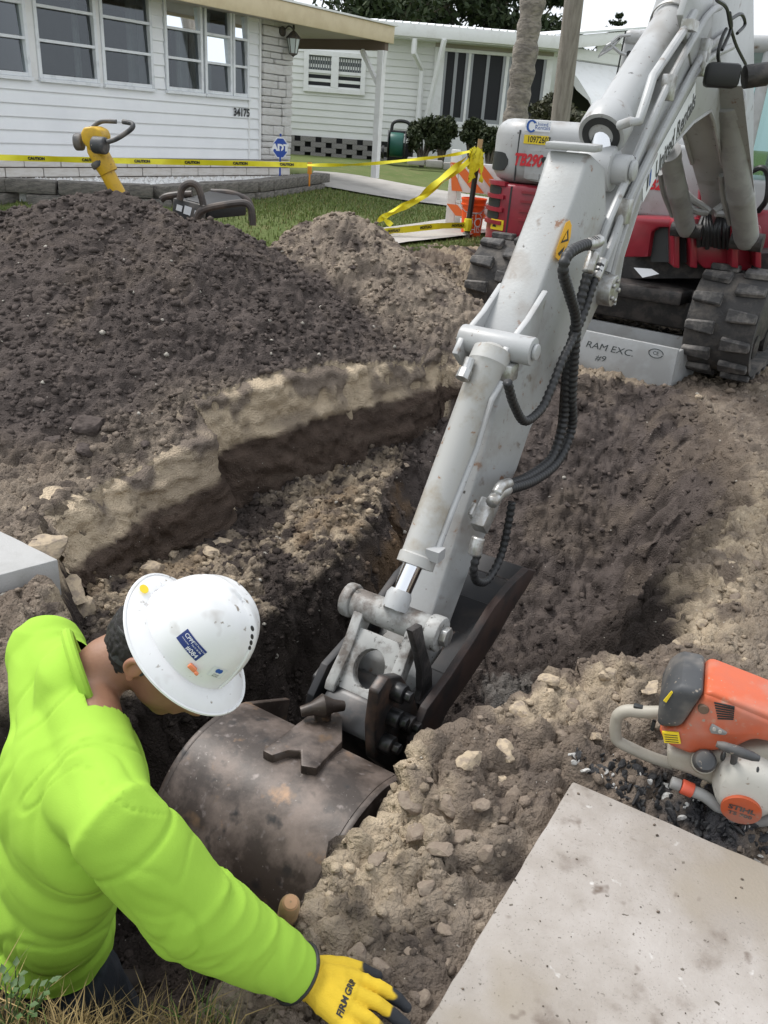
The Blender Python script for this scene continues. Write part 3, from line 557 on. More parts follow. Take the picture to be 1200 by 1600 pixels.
def board(W, a0, a1, z0, h, o, name, m, parent):
    """one clapboard: bottom stands proud, top tucks under the next"""
    b = MB(); pr = [(0.0, 0.0), (0.020, 0.0), (0.022, 0.006), (0.006, h-0.001), (0.0, h-0.001)]
    b.prism3([W.p(a0, z0+z_, o+q_) for q_, z_ in pr], W.w*(a1-a0)); return b.build(name, m, parent, sharp=25)
H1 = Wall(HA, HB)
aC = H1.px(405, 150)[0]; aL = H1.px(452, 150)[0]; a0 = -2.2; ZS, ZW, ZT = 0.99, 1.665, 3.25
hs1 = thing('house', H1.p(0, 0.6), 'white siding house with banks of awning windows and a painted stone corner', 'house')
b = MB(); H1.box(b, a0, aC+0.02, 0.3, ZW-0.02, -0.2, -0.001); H1.box(b, a0, aC+0.02, 2.86, ZT, -0.2, -0.001)
# window columns from the photograph
def acol(u, v=130): return H1.px(u, v)[0]
g1 = [(acol(-62, 115), acol(47, 118)), (acol(59, 122), acol(154, 130)), (acol(160, 130), acol(239, 138))]
g2 = [(acol(258, 143), acol(316, 149)), (acol(319, 149), acol(361, 152)), (acol(362, 152), acol(387, 154))]
H1.box(b, a0, g1[0][0], ZW-0.02, 2.86, -0.2, -0.001); H1.box(b, g1[2][1], g2[0][0], ZW-0.02, 2.86, -0.2, -0.001); H1.box(b, g2[2][1], aC+0.02, ZW-0.02, 2.86, -0.2, -0.001)
H1.box(b, a0, aL-0.02, 0.3, ZT, -5.2, -5.0); H1.box(b, a0, a0+0.15, 0.3, ZT, -5.0, -0.2); H1.box(b, aC+0.02, aL-0.04, 0.3, ZT, -5.0, -0.02)
b.build('wall', M_siding, hs1)
b = MB(); H1.box(b, a0-0.5, aL+0.25, ZT, ZT+0.16, -5.6, 0.45); ro = b.build('roof', M_white, hs1, bevel=0.01)
# interior seen through the glass
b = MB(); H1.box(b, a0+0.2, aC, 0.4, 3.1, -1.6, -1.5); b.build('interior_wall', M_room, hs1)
hb = (ZW-ZS)/6
for k in range(6): board(H1, a0, acol(386, 200), ZS+k*hb, hb, 0.0, 'siding_board', M_siding, hs1); board(H1, acol(388, 200), aC-0.03, ZS+k*hb, hb, 0.001, 'siding_board', M_siding, hs1)
for k in range(6, 20):
    z0 = ZS+k*hb
    if z0 > ZT-0.1: break
    for (p_, r_) in ((g1[2][1]+0.01, g2[0][0]-0.01), (g2[2][1]+0.01, aC-0.03)): board(H1, p_, r_, z0, hb, 0.0, 'siding_board', M_siding, hs1)
b = MB(); H1.box(b, aC-0.03, aC+0.0, ZS, ZT, -0.02, 0.035); b.build('corner_trim', M_white, hs1)
b = MB(); H1.box(b, acol(386, 200), acol(388, 200), ZS, ZW, -0.02, 0.026); b.build('joint_strip', M_white, hs1)
def awning_window(W, p_, r_, z0, z1, nl, parent, curtain=None):
    fw_ = 0.035; b = MB(); W.box(b, p_, p_+fw_, z0, z1, -0.05, 0.035); W.box(b, r_-fw_, r_, z0, z1, -0.05, 0.035); W.box(b, p_+fw_, r_-fw_, z0, z0+fw_, -0.05, 0.034); W.box(b, p_+fw_, r_-fw_, z1-fw_, z1, -0.05, 0.034)
    wn = b.build('window', M_frame, parent, bevel=0.004, seg=1); hl = (z1-z0-2*fw_)/nl
    b = MB(); W.box(b, p_-0.005, r_+0.005, z0-0.03, z0-0.001, -0.02, 0.055); b.build('sill', M_frame, wn)
    for k in range(nl):
        za = z0+fw_+k*hl
        if k: b = MB(); W.box(b, p_+fw_, r_-fw_, za-0.012, za+0.012, -0.03, 0.03); b.build('glazing_bar', M_frame, wn)
        b = MB(); b.add([W.p(p_+fw_, za+0.005, -0.005), W.p(r_-fw_, za+0.005, -0.005), W.p(r_-fw_, za+hl-0.005, -0.02), W.p(p_+fw_, za+hl-0.005, -0.02)], [(0, 1, 2, 3)]); b.build('pane', M_glass, wn)
    if curtain:
        for (c0, c1) in curtain:
            A0 = p_+(r_-p_)*c0; A1 = p_+(r_-p_)*c1; b = MB(); nn_ = 24; v = []
            for i in range(nn_+1):
                t = i/nn_; o_ = -0.22+0.025*math.sin(t*(A1-A0)*55); v += [W.p(lerp(A0, A1, t), z0-0.1, o_), W.p(lerp(A0, A1, t), z1+0.1, o_)]
            b.add(v, [(2*i, 2*i+2, 2*i+3, 2*i+1) for i in range(nn_)]); b.build('curtain', M_curt, wn)
    return wn
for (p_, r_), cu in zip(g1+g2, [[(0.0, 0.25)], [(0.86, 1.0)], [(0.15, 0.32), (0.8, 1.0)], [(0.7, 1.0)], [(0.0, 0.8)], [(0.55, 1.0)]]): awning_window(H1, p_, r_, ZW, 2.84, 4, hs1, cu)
for i in range(2): b = MB(); H1.box(b, g1[i][1]+0.002, g1[i+1][0]-0.002, ZW-0.02, 2.86, -0.1, 0.02); b.build('mullion', M_white, hs1)
# block courses below the siding
b = MB(); H1.box(b, a0, aL-0.01, 0.35, ZS-0.004, -0.05, 0.012); b.build('mortar_bed', M_mortar, hs1)
sm_ = MB(); sm_.box((0, 0, 0), (1, 1, 1)); blk = sm_.build('block', M_slump, None, bevel=0.03, seg=1, loc=(0, 0, 0)); blk_me = blk.data; bpy.data.objects.remove(blk)
def piece(name, me, parent, loc, size, W, jit=0.0):
    o = bpy.data.objects.new(name, me); C.objects.link(o); o.parent = parent; l = np.array(loc)-wloc(parent); o.location = tuple(l)
    o.rotation_euler = (random.uniform(-jit, jit), random.uniform(-jit, jit), math.atan2(W.w[1], W.w[0])+random.uniform(-jit, jit)); o.scale = tuple(size); return o
for k in range(5):
    z0 = ZS-0.004-(k+1)*0.088; a = a0+(0.2 if k % 2 else 0.0)
    while a < aL-0.05:
        e = min(a+0.40, aL-0.005); piece('block', blk_me, hs1, H1.p((a+e)/2, z0+0.043, 0.012+random.uniform(0, 0.008)), (e-a-0.011, 0.05, 0.077), H1); a += 0.40
sm_ = MB(); sm_.box((0, 0, 0), (1, 1, 1)); st = sm_.build('stone', M_stone, None, bevel=0.12, seg=2, loc=(0, 0, 0)); st_me = st.data; bpy.data.objects.remove(st)
z0 = ZS
while z0 < ZT-0.02:
    h_ = random.choice((0.055, 0.07, 0.085, 0.11)); a = aC+0.004
    while a < aL-0.03:
        ln = random.choice((0.14, 0.2, 0.28, 0.36)); e = min(a+ln, aL); e = aL if aL-e < 0.08 else e
        piece('stone', st_me, hs1, H1.p((a+e)/2, z0+h_/2, 0.0+random.uniform(0.0, 0.022)), (e-a-0.006, 0.09, h_-0.006), H1, 0.012); a = e
    z0 += h_
M_black = mat('black_paint', (0.02, 0.02, 0.022), 0.45); M_iron = mat('lantern_iron', (0.05, 0.045, 0.04), 0.5, col2=(0.10, 0.08, 0.06), scale=30)
text_mesh('34175', 0.115, H1.p(acol(375, 176), H1.px(375, 176)[1], 0.03), H1.w, ZUP, bold=0.004, sx=0.95).build('house_number', M_black, hs1)
# wall lantern
lp = H1.p(acol(441, 60), H1.px(441, 62)[1], 0.0); lan = thing('wall_lantern', lp, 'dark metal coach lantern with glass panes on the stone corner', 'lantern')
b = MB(); b.lathe([(0.002, 0.0), (0.05, 0.0), (0.055, 0.02), (0.02, 0.035)], lp+H1.n*0.045+ZUP*0.08-H1.w*0.06, H1.n, 14); b.build('back_plate', M_iron, lan)
b = MB(); b.tube(bez([lp+H1.n*0.06+ZUP*0.08-H1.w*0.06, lp+H1.n*0.12+ZUP*0.14-H1.w*0.02, lp+H1.n*0.16+ZUP*0.10+H1.w*0.02, lp+H1.n*0.16+ZUP*0.03+H1.w*0.02], 5), 0.009, 8); b.build('arm', M_iron, lan)
c0 = lp+H1.n*0.16+H1.w*0.02
b = MB(); b.lathe([(0.002, 0.16), (0.012, 0.15), (0.016, 0.12), (0.008, 0.10), (0.03, 0.085), (0.085, 0.03), (0.09, 0.018), (0.085, 0.012)], c0-ZUP*0.0, ZUP, 6); b.build('cap', M_iron, lan)
b = MB(); b.lathe([(0.075, 0.012), (0.045, -0.14)], c0, ZUP, 6); b.build('glass', mat('lantern_glass', (0.6, 0.66, 0.64), 0.15, spec=0.6), lan)
b = MB()
for k in range(6):
    a = 2*math.pi*k/6; x_, y_, _z = frame_from(ZUP); d_ = x_*math.cos(a)+y_*math.sin(a); b.tube([c0+d_*0.078+ZUP*0.012, c0+d_*0.048-ZUP*0.14], 0.005, 5)
b.lathe([(0.05, -0.14), (0.05, -0.15), (0.02, -0.165), (0.004, -0.18)], c0, ZUP, 6); b.build('cage', M_iron, lan)
# carport roof and posts of the near house
FC = at(612, 66, y=12.7); zc = 2.49
b = MB(); b.prism3([V3(*(FC-HW*6.5)[:2], zc), V3(*FC[:2], zc), V3(*(FC-HN*4.0)[:2], zc), V3(*(FC-HW*6.5-HN*4.0)[:2], zc)], ZUP*0.10); cp = b.build('carport_roof', M_soffit, hs1)
b = MB(); b.prism3([V3(*(FC-HW*6.5+HN*0.005)[:2], zc-0.03), V3(*(FC+HN*0.005)[:2], zc-0.03), V3(*(FC+HN*0.04)[:2], zc-0.03), V3(*(FC-HW*6.5+HN*0.04)[:2], zc-0.03)], ZUP*0.20); b.build('fascia', M_cream, cp, bevel=0.008)
b = MB(); b.prism3([V3(*(FC-HW*6.6+HN*0.03)[:2], zc+0.171), V3(*(FC+HN*0.07+HW*0.03)[:2], zc+0.171), V3(*(FC-HN*4.0)[:2], zc+0.171), V3(*(FC-HW*6.5-HN*4.0)[:2], zc+0.171)], ZUP*0.02); b.build('roof_sheet', M_white, cp)
b = MB(); b.prism3([V3(*(FC-HW*0.15)[:2], zc-0.12), V3(*(FC-HW*0.07)[:2], zc-0.12), V3(*(FC-HW*0.07-HN*3.9)[:2], zc-0.12), V3(*(FC-HW*0.15-HN*3.9)[:2], zc-0.12)], ZUP*0.118); b.build('beam', mat('beam_dark', (0.16, 0.12, 0.09), 0.8), cp)
pb_ = at(586, 272, y=12.5); pt = V3(pb_[0], pb_[1], zc-0.13); pb_[2] -= 0.05
b = MB(); b.box((pb_+pt)/2, (0.085, 0.085, pt[2]-pb_[2]), (HW, HN, ZUP)); b.tube([pt-ZUP*0.45, pt-HN*0.33-ZUP*0.0], 0.035, 4); b.tube([pt-ZUP*0.45+HW*0.02, pt+HN*0.05+ZUP*0.0], 0.03, 4); b.build('post', M_white, cp)
# ---- planting bed: retaining wall blocks, white gravel
M_rblk = mat('weathered_block', (0.30, 0.275, 0.245), 0.95, col2=(0.16, 0.148, 0.135), scale=7, thr=(0.4, 0.62), col3=(0.38, 0.36, 0.32), scale3=22, thr3=(0.56, 0.7), bump=0.9, bscale=45)
rw_pts = [V3(*p, 0) for p in bed[1:8]]
rw = thing('retaining_wall', V3(*bed[4], 0.69), 'low weathered block wall holding white gravel in front of the house', 'retaining wall')
sm_ = MB(); sm_.box((0, 0, 0), (1, 1, 1)); st = sm_.build('block', M_rblk, None, bevel=0.06, seg=2, loc=(0, 0, 0)); rb_me = st.data; bpy.data.objects.remove(st)
seg_l = [np.linalg.norm(b_-a_) for a_, b_ in zip(rw_pts[:-1], rw_pts[1:])]
for row in range(3):
    s_ = 0.0 if row % 2 else -0.2; tot = sum(seg_l)
    while s_ < tot-0.1:
        ln = random.choice((0.38, 0.42, 0.46)); mid = s_+ln/2; acc = 0
        for (a_, b_), L_ in zip(zip(rw_pts[:-1], rw_pts[1:]), seg_l):
            if mid <= acc+L_ or L_ is seg_l[-1]: d_ = nrm(b_-a_); p_ = a_+d_*(mid-acc); break
            acc += L_
        class _W: w = d_
        piece('block', rb_me, rw, p_+ZUP*(0.805-row*0.115), (ln-0.01, 0.2, 0.108), _W, 0.015); s_ += ln
M_grav = mat('white_gravel', (0.78, 0.77, 0.75), 0.85, col2=(0.6, 0.58, 0.55), scale=40, bump=0.9, bscale=90)
b = MB(); b.prism3([V3(*p, 0.4) for p in bed], ZUP*0.38); gb = b.build('gravel_bed', M_grav); tag(gb, kind='structure')
n = 9000; X_ = -5.0+4.0*RNG.random(n); Y_ = 6.8+5.2*RNG.random(n); dd = sdf_poly(X_, Y_, bed); ok = dd > 0.06; X_, Y_ = X_[ok], Y_[ok]
v, f = rock_variant(3, 1); n = len(X_); rr_ = 0.012+0.016*RNG.random(n); rise = 0.06*smooth(0.05, 0.5, dd[ok])
vv = v[None]*rr_[:, None, None]+np.stack([X_, Y_, 0.78+rise*0+0.012*RNG.random(n)], -1)[:, None]
gcol = mat('gravel_stone', (0.80, 0.79, 0.77), 0.9)
gs = raw_mesh('white_gravel', vv.reshape(-1, 3), (f[None]+(np.arange(n)*len(v))[:, None, None]).reshape(-1, 3), gcol); tag(gs, 'white decorative gravel in the bed along the house wall', 'gravel', kind='stuff')
# yard sign
yp = at(438, 231, y=10.55); ys = thing('yard_sign', V3(yp[0], yp[1], 0.7), 'small blue octagonal security company sign on a stake by the stone corner', 'sign')
n_ = nrm(V3(-yp[0], -yp[1], 0)); sx_ = nrm(np.cross(ZUP, n_)); oc = [(0.095*math.cos(a), 0.12*math.sin(a)) for a in [math.pi/8+k*math.pi/4 for k in range(8)]]
M_blue = mat('sign_blue', (0.02, 0.07, 0.36), 0.35); M_sw = mat('sign_white', (0.82, 0.83, 0.85), 0.4)
b = MB(); b.prism(oc, yp, sx_, ZUP, n_, -0.006, 0.0); b.build('board', M_sw, ys); b = MB(); b.prism([(p[0]*0.9, p[1]*0.9) for p in oc], yp, sx_, ZUP, n_, 0.001, 0.003); b.build('panel', M_blue, ys)
text_mesh('ADT', 0.095, yp+n_*0.005, sx_, ZUP, bold=0.006).build('lettering', M_sw, ys)
b = MB(); b.box((yp[0], yp[1], (0.62+yp[2])/2), (0.02, 0.012, yp[2]-0.62)); b.tube([yp+ZUP*0.12, yp+ZUP*0.15], 0.012, 8); b.build('stake', M_blue, ys)

# ------------------------------------------------------------------ far house
FA = at(440, 235, y=17.4); FB = at(857, 235, y=18.0); H2 = Wall(FA, FB); aE = H2.px(857, 150)[0]; zg2 = 0.80; zE = H2.px(700, 66)[1]
hs2 = thing('house', H2.p(2, zg2), 'cream clapboard house behind the excavator with dark screened porch windows', 'house')
def c2(u, v=140): return H2.px(u, v)[0]
wA, wB = c2(684, 130), c2(852, 150); zsill = H2.px(740, 192)[1]
b = MB(); H2.box(b, -3, aE, 0.3, zE, -6.0, -0.02); b.build('wall', M_sidingf, hs2)
hb2 = 0.118; k = 0; zbot = H2.px(540, 217)[1]
while zbot+k*hb2 < zE-0.02:
    z0 = zbot+k*hb2
    if z0+hb2 < zsill or z0 > zE-0.12: board(H2, -1.5, c2(684, 130) if z0+hb2 > zsill-0.2 else aE, z0, hb2, -0.02, 'siding_board', M_sidingf, hs2)
    else: board(H2, -1.5, c2(686, 130), z0, hb2, -0.02, 'siding_board', M_sidingf, hs2)
    k += 1
# pierced block skirting
M_dark = mat('hole_shade', (0.012, 0.012, 0.012), 0.9); M_cblk = mat('grey_block', (0.30, 0.285, 0.27), 0.95, col2=(0.2, 0.19, 0.18), scale=8, bump=0.4)
b = MB(); H2.box(b, -1.5, aE, 0.3, zbot, -0.019, 0.0); b.build('skirting_shade', M_dark, hs2)  # solid dark backing, its colour stands for the shade inside the block holes
sm_ = MB(); sm_.box((0, 0, 0), (1, 1, 1)); st = sm_.build('block', M_cblk, None, bevel=0.02, seg=1, loc=(0, 0, 0)); cb_me = st.data; bpy.data.objects.remove(st)
for row in range(5):
    a = -0.3+(0.2 if row % 2 else 0)
    while a < c2(600): piece('block', cb_me, hs2, H2.p(a, zbot-0.045-row*0.092, 0.03), (0.285, 0.07, 0.088), H2); a += 0.40
# twin sash window
tw = (c2(474), c2(570)); z0, z1 = H2.px(520, 146)[1], H2.px(520, 80)[1]; tm = (tw[0]+tw[1])/2
b = MB(); fr_ = 0.09
for (x0, x1, y0, y1) in ((tw[0], tw[0]+fr_, z0, z1), (tw[1]-fr_, tw[1], z0, z1), (tm-0.07, tm+0.07, z0+fr_, z1-fr_), (tw[0]+fr_, tw[1]-fr_, z0, z0+fr_), (tw[0]+fr_, tw[1]-fr_, z1-fr_, z1)): H2.box(b, x0, x1, y0, y1, -0.02, 0.05)
wn = b.build('window', M_white, hs2, bevel=0.006, seg=1); M_blind = mat('blind', (0.16, 0.17, 0.17), 0.6); M_gl2 = glass_mat('far_glass', (0.7, 0.72, 0.72), 0.02)
for (x0, x1) in ((tw[0]+fr_, tm-0.07), (tm+0.07, tw[1]-fr_)):
    zm = (z0+z1)/2
    b = MB(); H2.box(b, x0, x1, zm-0.025, zm+0.025, -0.02, 0.03); b.build('meeting_rail', M_white, wn)
    for (ya, yb) in ((z0+fr_, zm-0.026), (zm+0.026, z1-fr_)):
        b = MB(); H2.box(b, x0, x1, ya, yb, -0.018, -0.005); b.build('pane', M_screen if ya < zm else mat('blind_glass', (0.07, 0.085, 0.085), 0.2), wn)
    nb = 9
    for i in range(nb): b = MB(); xx = lerp(x0, x1, (i+0.5)/nb); H2.box(b, xx-0.012, xx+0.012, zm+0.03, z1-fr_-0.01, -0.004, 0.004); b.build('blind_slat', M_blind, wn)
# screened porch windows
cols_ = [(c2(690), c2(727)), (c2(731), c2(785)), (c2(790), c2(848))]; zt2 = H2.px(740, 84)[1]
b = MB(); H2.box(b, wA-0.1, aE, zt2, zt2+0.06, -0.02, 0.04); b.build('porch_trim', M_white, hs2, bevel=0.006, seg=1); b = MB(); H2.box(b, wA-0.1, aE, zsill-0.1, zsill, -0.02, 0.05); b.build('porch_sill', M_white, hs2, bevel=0.006, seg=1)
b = MB(); H2.box(b, wA-0.1, aE, zt2+0.06, zE, -0.02, 0.0); b.build('header', M_soffit, hs2)
b = MB(); H2.box(b, wA-0.1, aE, 0.5, zsill-0.1, -0.02, 0.012); b.build('apron_panel', M_white, hs2)
M_alu = mat('aluminium', (0.30, 0.31, 0.32), 0.4, 0.3)
for (x0, x1) in cols_:
    b = MB(); H2.box(b, x0, x0+0.05, zsill, zt2, -0.02, 0.03); H2.box(b, x1-0.05, x1, zsill, zt2, -0.02, 0.03); H2.box(b, x0+0.05, x1-0.05, zsill, zsill+0.07, -0.02, 0.03); wn = b.build('window', M_alu, hs2)
    b = MB(); H2.box(b, (x0+x1)/2-0.03, (x0+x1)/2+0.03, zsill+0.07, zt2, -0.02, 0.025); b.build('centre_bar', M_alu, wn)
    for (p_, r_) in ((x0+0.05, (x0+x1)/2-0.03), ((x0+x1)/2+0.03, x1-0.05)): b = MB(); H2.box(b, p_, r_, zsill+0.07, zt2, -0.02, 0.005); b.build('screen', M_screen, wn)
for (x0, x1) in ((wA-0.1, cols_[0][0]), (cols_[0][1], cols_[1][0]), (cols_[1][1], cols_[2][0]), (cols_[2][1], aE)): b = MB(); H2.box(b, x0+0.002, x1-0.002, zsill, zt2, -0.02, 0.045); b.build('jamb', M_white, hs2)
# downspout and leaning brace
b = MB(); p_ = H2.p(c2(643, 70), zE-0.02, 0.45); b.tube([p_, p_-ZUP*0.22, H2.p(c2(660, 90), zE-0.5, 0.1), H2.p(c2(655, 150), zg2+0.05, 0.08)], 0.05, 6); b.build('downspout', M_white, hs2)
b = MB(); b.tube([H2.p(c2(686, 90), zE, 0.5), H2.p(c2(667, 160), zsill, 0.08), H2.p(c2(662, 200), zg2, 0.06)], 0.05, 4); b.build('brace', M_white, hs2)
# wing wall that comes forward at the right, with its awning
W3 = Wall(H2.p(aE, 0), H2.p(aE, 0)+V3(0.80, 0.60, 0)*1.0); Lw = 4.6
b = MB(); W3.box(b, 0.0, Lw, 0.3, zE, -3.0, -0.02); b.build('wing_wall', M_sidingf, hs2)
for k in range(3, 7): board(W3, max(0, (k-3)*0.19/0.165), Lw, zE-0.65+k*0.19, 0.19, -0.02, 'siding_board', M_sidingf, hs2)
b = MB(); W3.box(b, 0.15, Lw, zsill-0.1, zE-0.10, -0.019, 0.01); b.build('screen', M_screen, hs2)
b = MB(); W3.box(b, 0.1, Lw, zsill+0.3, zsill+0.36, 0.011, 0.03); W3.box(b, 1.2, 1.26, zsill, zE-0.12, 0.011, 0.028); b.build('screen_rail', M_white, hs2)
aw = MB(); tp, bt = zE-0.10, zE-0.92; pr = [(0.0, tp), (0.5, lerp(tp, bt, 0.45)), (0.85, lerp(tp, bt, 0.82)), (0.92, bt)]
v = []
for a in np.linspace(0.25, Lw, 24):
    for (o_, z_) in pr: v.append(W3.p(a, z_, o_))
for a in np.linspace(0.25, Lw, 24):
    for (o_, z_) in pr: v.append(W3.p(a, z_-0.03, o_))
N_ = 24*4; f = [(i*4+k, (i+1)*4+k, (i+1)*4+k+1, i*4+k+1) for i in range(23) for k in range(3)]; f += [tuple(j+N_ for j in q_) for q_ in f]; aw.add(v, f); awn = aw.build('awning', M_white, hs2)
b = MB(); b.add([W3.p(0.25, tp, 0), W3.p(0.25, pr[1][1], 0.5), W3.p(0.25, pr[2][1], 0.85), W3.p(0.25, bt, 0.92), W3.p(0.25, bt+0.12, 0.80), W3.p(0.25, pr[1][1]-0.16, 0.46), W3.p(0.25, tp-0.1, 0)], [(0, 1, 2, 3, 4, 5, 6)]); b.build('awning_end', M_white, awn)
# roof: fascia, gutter line, low white sheet roof
M_roof = mat('white_roof', (0.80, 0.81, 0.82), 0.5, col2=(0.62, 0.63, 0.64), scale=3, thr=(0.5, 0.75), stretch=(1, 4, 1))
b = MB(); H2.box(b, c2(590, 60), aE+0.3, zE, zE+0.21, 0.40, 0.50); rf = b.build('fascia', M_white, hs2, bevel=0.01)
b = MB(); b.add([H2.p(c2(585, 60), zE+0.20, 0.5), H2.p(aE+0.3, zE+0.20, 0.5), H2.p(aE+0.3, zE+0.62, -4.0), H2.p(c2(585, 60), zE+0.62, -4.0)], [(0, 1, 2, 3)]); b.build('roof', M_roof, hs2, thick=0.05)
for k in range(26):
    a = lerp(c2(586, 60), aE+0.28, k/25); b = MB(); b.tube([H2.p(a, zE+0.215, 0.5), H2.p(a, zE+0.635, -4.0)], 0.018, 4); b.build('roof_seam', M_roof, hs2)
b = MB(); H2.box(b, c2(586, 60), aE+0.25, zE-0.02, zE+0.0, -0.02, 0.44); b.build('soffit', M_white, hs2)
b = MB(); b.prism3([W3.p(-0.3, zE-0.02, 0.1), W3.p(Lw, zE+0.75, 0.1), W3.p(Lw, zE+0.95, 0.1), W3.p(-0.3, zE+0.19, 0.1)], W3.n*0.12); b.build('wing_fascia', M_white, hs2, bevel=0.01)
b = MB(); b.prism3([W3.p(-0.4, zE+0.195, -3), W3.p(Lw, zE+0.955, -3), W3.p(Lw, zE+0.955, 0.25), W3.p(-0.4, zE+0.195, 0.25)], ZUP*0.04); b.build('wing_roof', M_roof, hs2)

# ------------------------------------------------------------------ trees, shrubs, poles
M_leafd = mat('leaf_dark', (0.030, 0.045, 0.022), 0.7, col2=(0.05, 0.065, 0.03), scale=3, spec=0.2); M_leafs = mat('leaf_shrub', (0.028, 0.04, 0.016), 0.6, col2=(0.055, 0.065, 0.028), scale=9, spec=0.3); M_bark = mat('bark', (0.16, 0.135, 0.11), 0.95, col2=(0.09, 0.075, 0.06), scale=9, bump=0.8, bscale=30)
def leaf_cloud(centres, radii, n, size, rng):
    k = rng.integers(0, len(centres), n); d = rng.normal(size=(n, 3)); d /= np.linalg.norm(d, axis=1, keepdims=True); rr = rng.random(n)**0.4
    p = np.array(centres)[k]+d*rr[:, None]*np.array(radii)[k]; a = rng.normal(size=(n, 3)); a /= np.linalg.norm(a, axis=1, keepdims=True); b_ = np.cross(a, rng.normal(size=(n, 3))); b_ /= np.linalg.norm(b_, axis=1, keepdims=True)
    s_ = size*(0.6+0.8*rng.random(n))[:, None]; v = np.stack([p-a*s_, p+b_*s_*0.45, p+a*s_, p-b_*s_*0.45], 1).reshape(-1, 3); f = np.arange(n*4).reshape(-1, 4); return v, f
def tree(name, base, h, crown_r, label, cat, n, leaf, mleaf, seed, trunk_r=0.15, group=None, crown_from=0.3, ncl=16, squash=0.6):
    rng = np.random.default_rng(seed); t = thing(name, base, label, cat, group); base = np.array(base, float); b = MB(); top = base+V3(rng.normal()*0.1*h*0.3, 0, h*0.8)
    path = [base-ZUP*0.1, base+ZUP*h*0.3, base+V3(0.02*h, 0, h*0.55), top]; b.tube(bez(path, 4), list(np.linspace(trunk_r, trunk_r*0.25, 13)), 8); cs, rs = [], []
    for k in range(ncl):
        z_ = h*(crown_from+(0.97-crown_from)*rng.random()); a = rng.random()*6.28; r_ = crown_r*math.sqrt(rng.random())*math.sin(math.pi*min(0.98, 0.12+0.8*(z_/h-crown_from)/(1-crown_from)))**0.6
        c = base+V3(math.cos(a)*r_, math.sin(a)*r_, z_); cs.append(c); q_ = crown_r*(0.25+0.3*rng.random()); rs.append([q_, q_, q_*squash]); s_ = base+ZUP*z_*0.75
        b.tube([s_, lerp(s_, c, 0.5)+ZUP*0.05*h*0.2, c], [trunk_r*0.35, trunk_r*0.22, trunk_r*0.08], 5)
    b.build('trunk', M_bark, t); v, f = leaf_cloud(cs, rs, n, leaf, rng); o = raw_mesh('crown', v-wloc(t), f, mleaf, smooth_=False, parent=t); return t
gt = 'tall dark trees beyond the far house roof'
TL = ['dark broad tree above the white roof, nearest the carport fascia', 'dark tree rising beyond the middle of the white roof', 'dark tree with bare twigs beyond the roof, left of the palm trunk', 'dark tree crown behind the leaning palm trunk', 'dark tree filling the gap at the roof left end']
for i, (u, y_, h_, cr) in enumerate([(610, 42, 8.0, 3.2), (690, 46, 8.6, 3.0), (765, 44, 7.6, 2.6), (815, 48, 7.0, 2.2), (560, 50, 9.0, 3.4)]):
    p = at(u, 180, y=y_); tree('broadleaf_tree', V3(p[0], p[1], 0.9), h_, cr, TL[i], 'tree', 9000, 0.16, M_leafd, 100+i, 0.25, gt, 0.2, 26)
# norfolk pine on the skyline
p = at(962, 60, y=46); npn = thing('norfolk_pine', V3(p[0], p[1], 0.9), 'dark layered pine silhouette on the skyline beside the cab', 'tree'); top_z = at(963, 22, y=46)[2]; b = MB(); b.tube([V3(p[0], p[1], 0.8), V3(p[0], p[1], top_z)], [0.16, 0.02], 8); b.build('trunk', M_bark, npn)
rng = np.random.default_rng(5); vs, fs, o_ = [], [], 0
for tier in range(11):
    tz = top_z-0.1-tier*0.3; R_ = 0.14+0.22*tier
    for k in range(7):
        a = 2*math.pi*k/7+tier*0.4; c_ = [V3(p[0], p[1], tz)+V3(math.cos(a), math.sin(a), 0)*R_*t_+ZUP*(0.12*t_*t_-0.05*t_)*1.2 for t_ in np.linspace(0.1, 1, 6)]
        v, f = leaf_cloud(c_, [[0.09, 0.09, 0.06]]*6, 45, 0.08, rng); vs.append(v); fs.append(f+o_); o_ += len(v)
raw_mesh('crown', np.concatenate(vs)-wloc(npn), np.concatenate(fs), M_leafd, smooth_=False, parent=npn)
# shrubs in front of the far house
def shrub(u, v_, y_, r_, h_, label, seed, n=2600, m=M_leafs):
    p = at(u, v_, y=y_); base = V3(p[0], p[1], float(base_level(np.array(p[0]), np.array(p[1])))); rng = np.random.default_rng(seed); t = thing('shrub', base, label, 'shrub', 'clipped shrubs along the far house'); zc_ = p[2]; b = MB(); cs, rs = [], []
    for k in range(12):
        d = rng.normal(size=3); d /= np.linalg.norm(d); c = V3(p[0], p[1], zc_)+d*V3(r_, r_, h_)*0.62; cs.append(c); rs.append([r_*0.45, r_*0.45, h_*0.42]); b.tube([base-ZUP*0.05, lerp(base, c, 0.55), c], [0.03, 0.02, 0.008], 5)
    b.build('stem', M_bark, t); v, f = leaf_cloud(cs, rs, n, 0.045, rng); raw_mesh('foliage', v-wloc(t), f, m, smooth_=False, parent=t); return t
shrub(662, 213, 16.2, 0.30, 0.36, 'dark wide shrub beside the hose reel cart', 1); shrub(692, 210, 16.3, 0.27, 0.33, 'dark shrub growing right of the widest shrub', 2); shrub(741, 208, 16.3, 0.26, 0.24, 'rounded clipped shrub below the porch windows', 3, 2200); shrub(768, 220, 16.0, 0.24, 0.22, 'low rounded shrub next to the excavator hood', 4, 2200)
shrub(876, 172, 15.0, 0.48, 0.30, 'domed olive shrub behind the wooden utility pole', 5, 3600, mat('leaf_olive', (0.07, 0.07, 0.035), 0.7, col2=(0.045, 0.05, 0.025), scale=8))
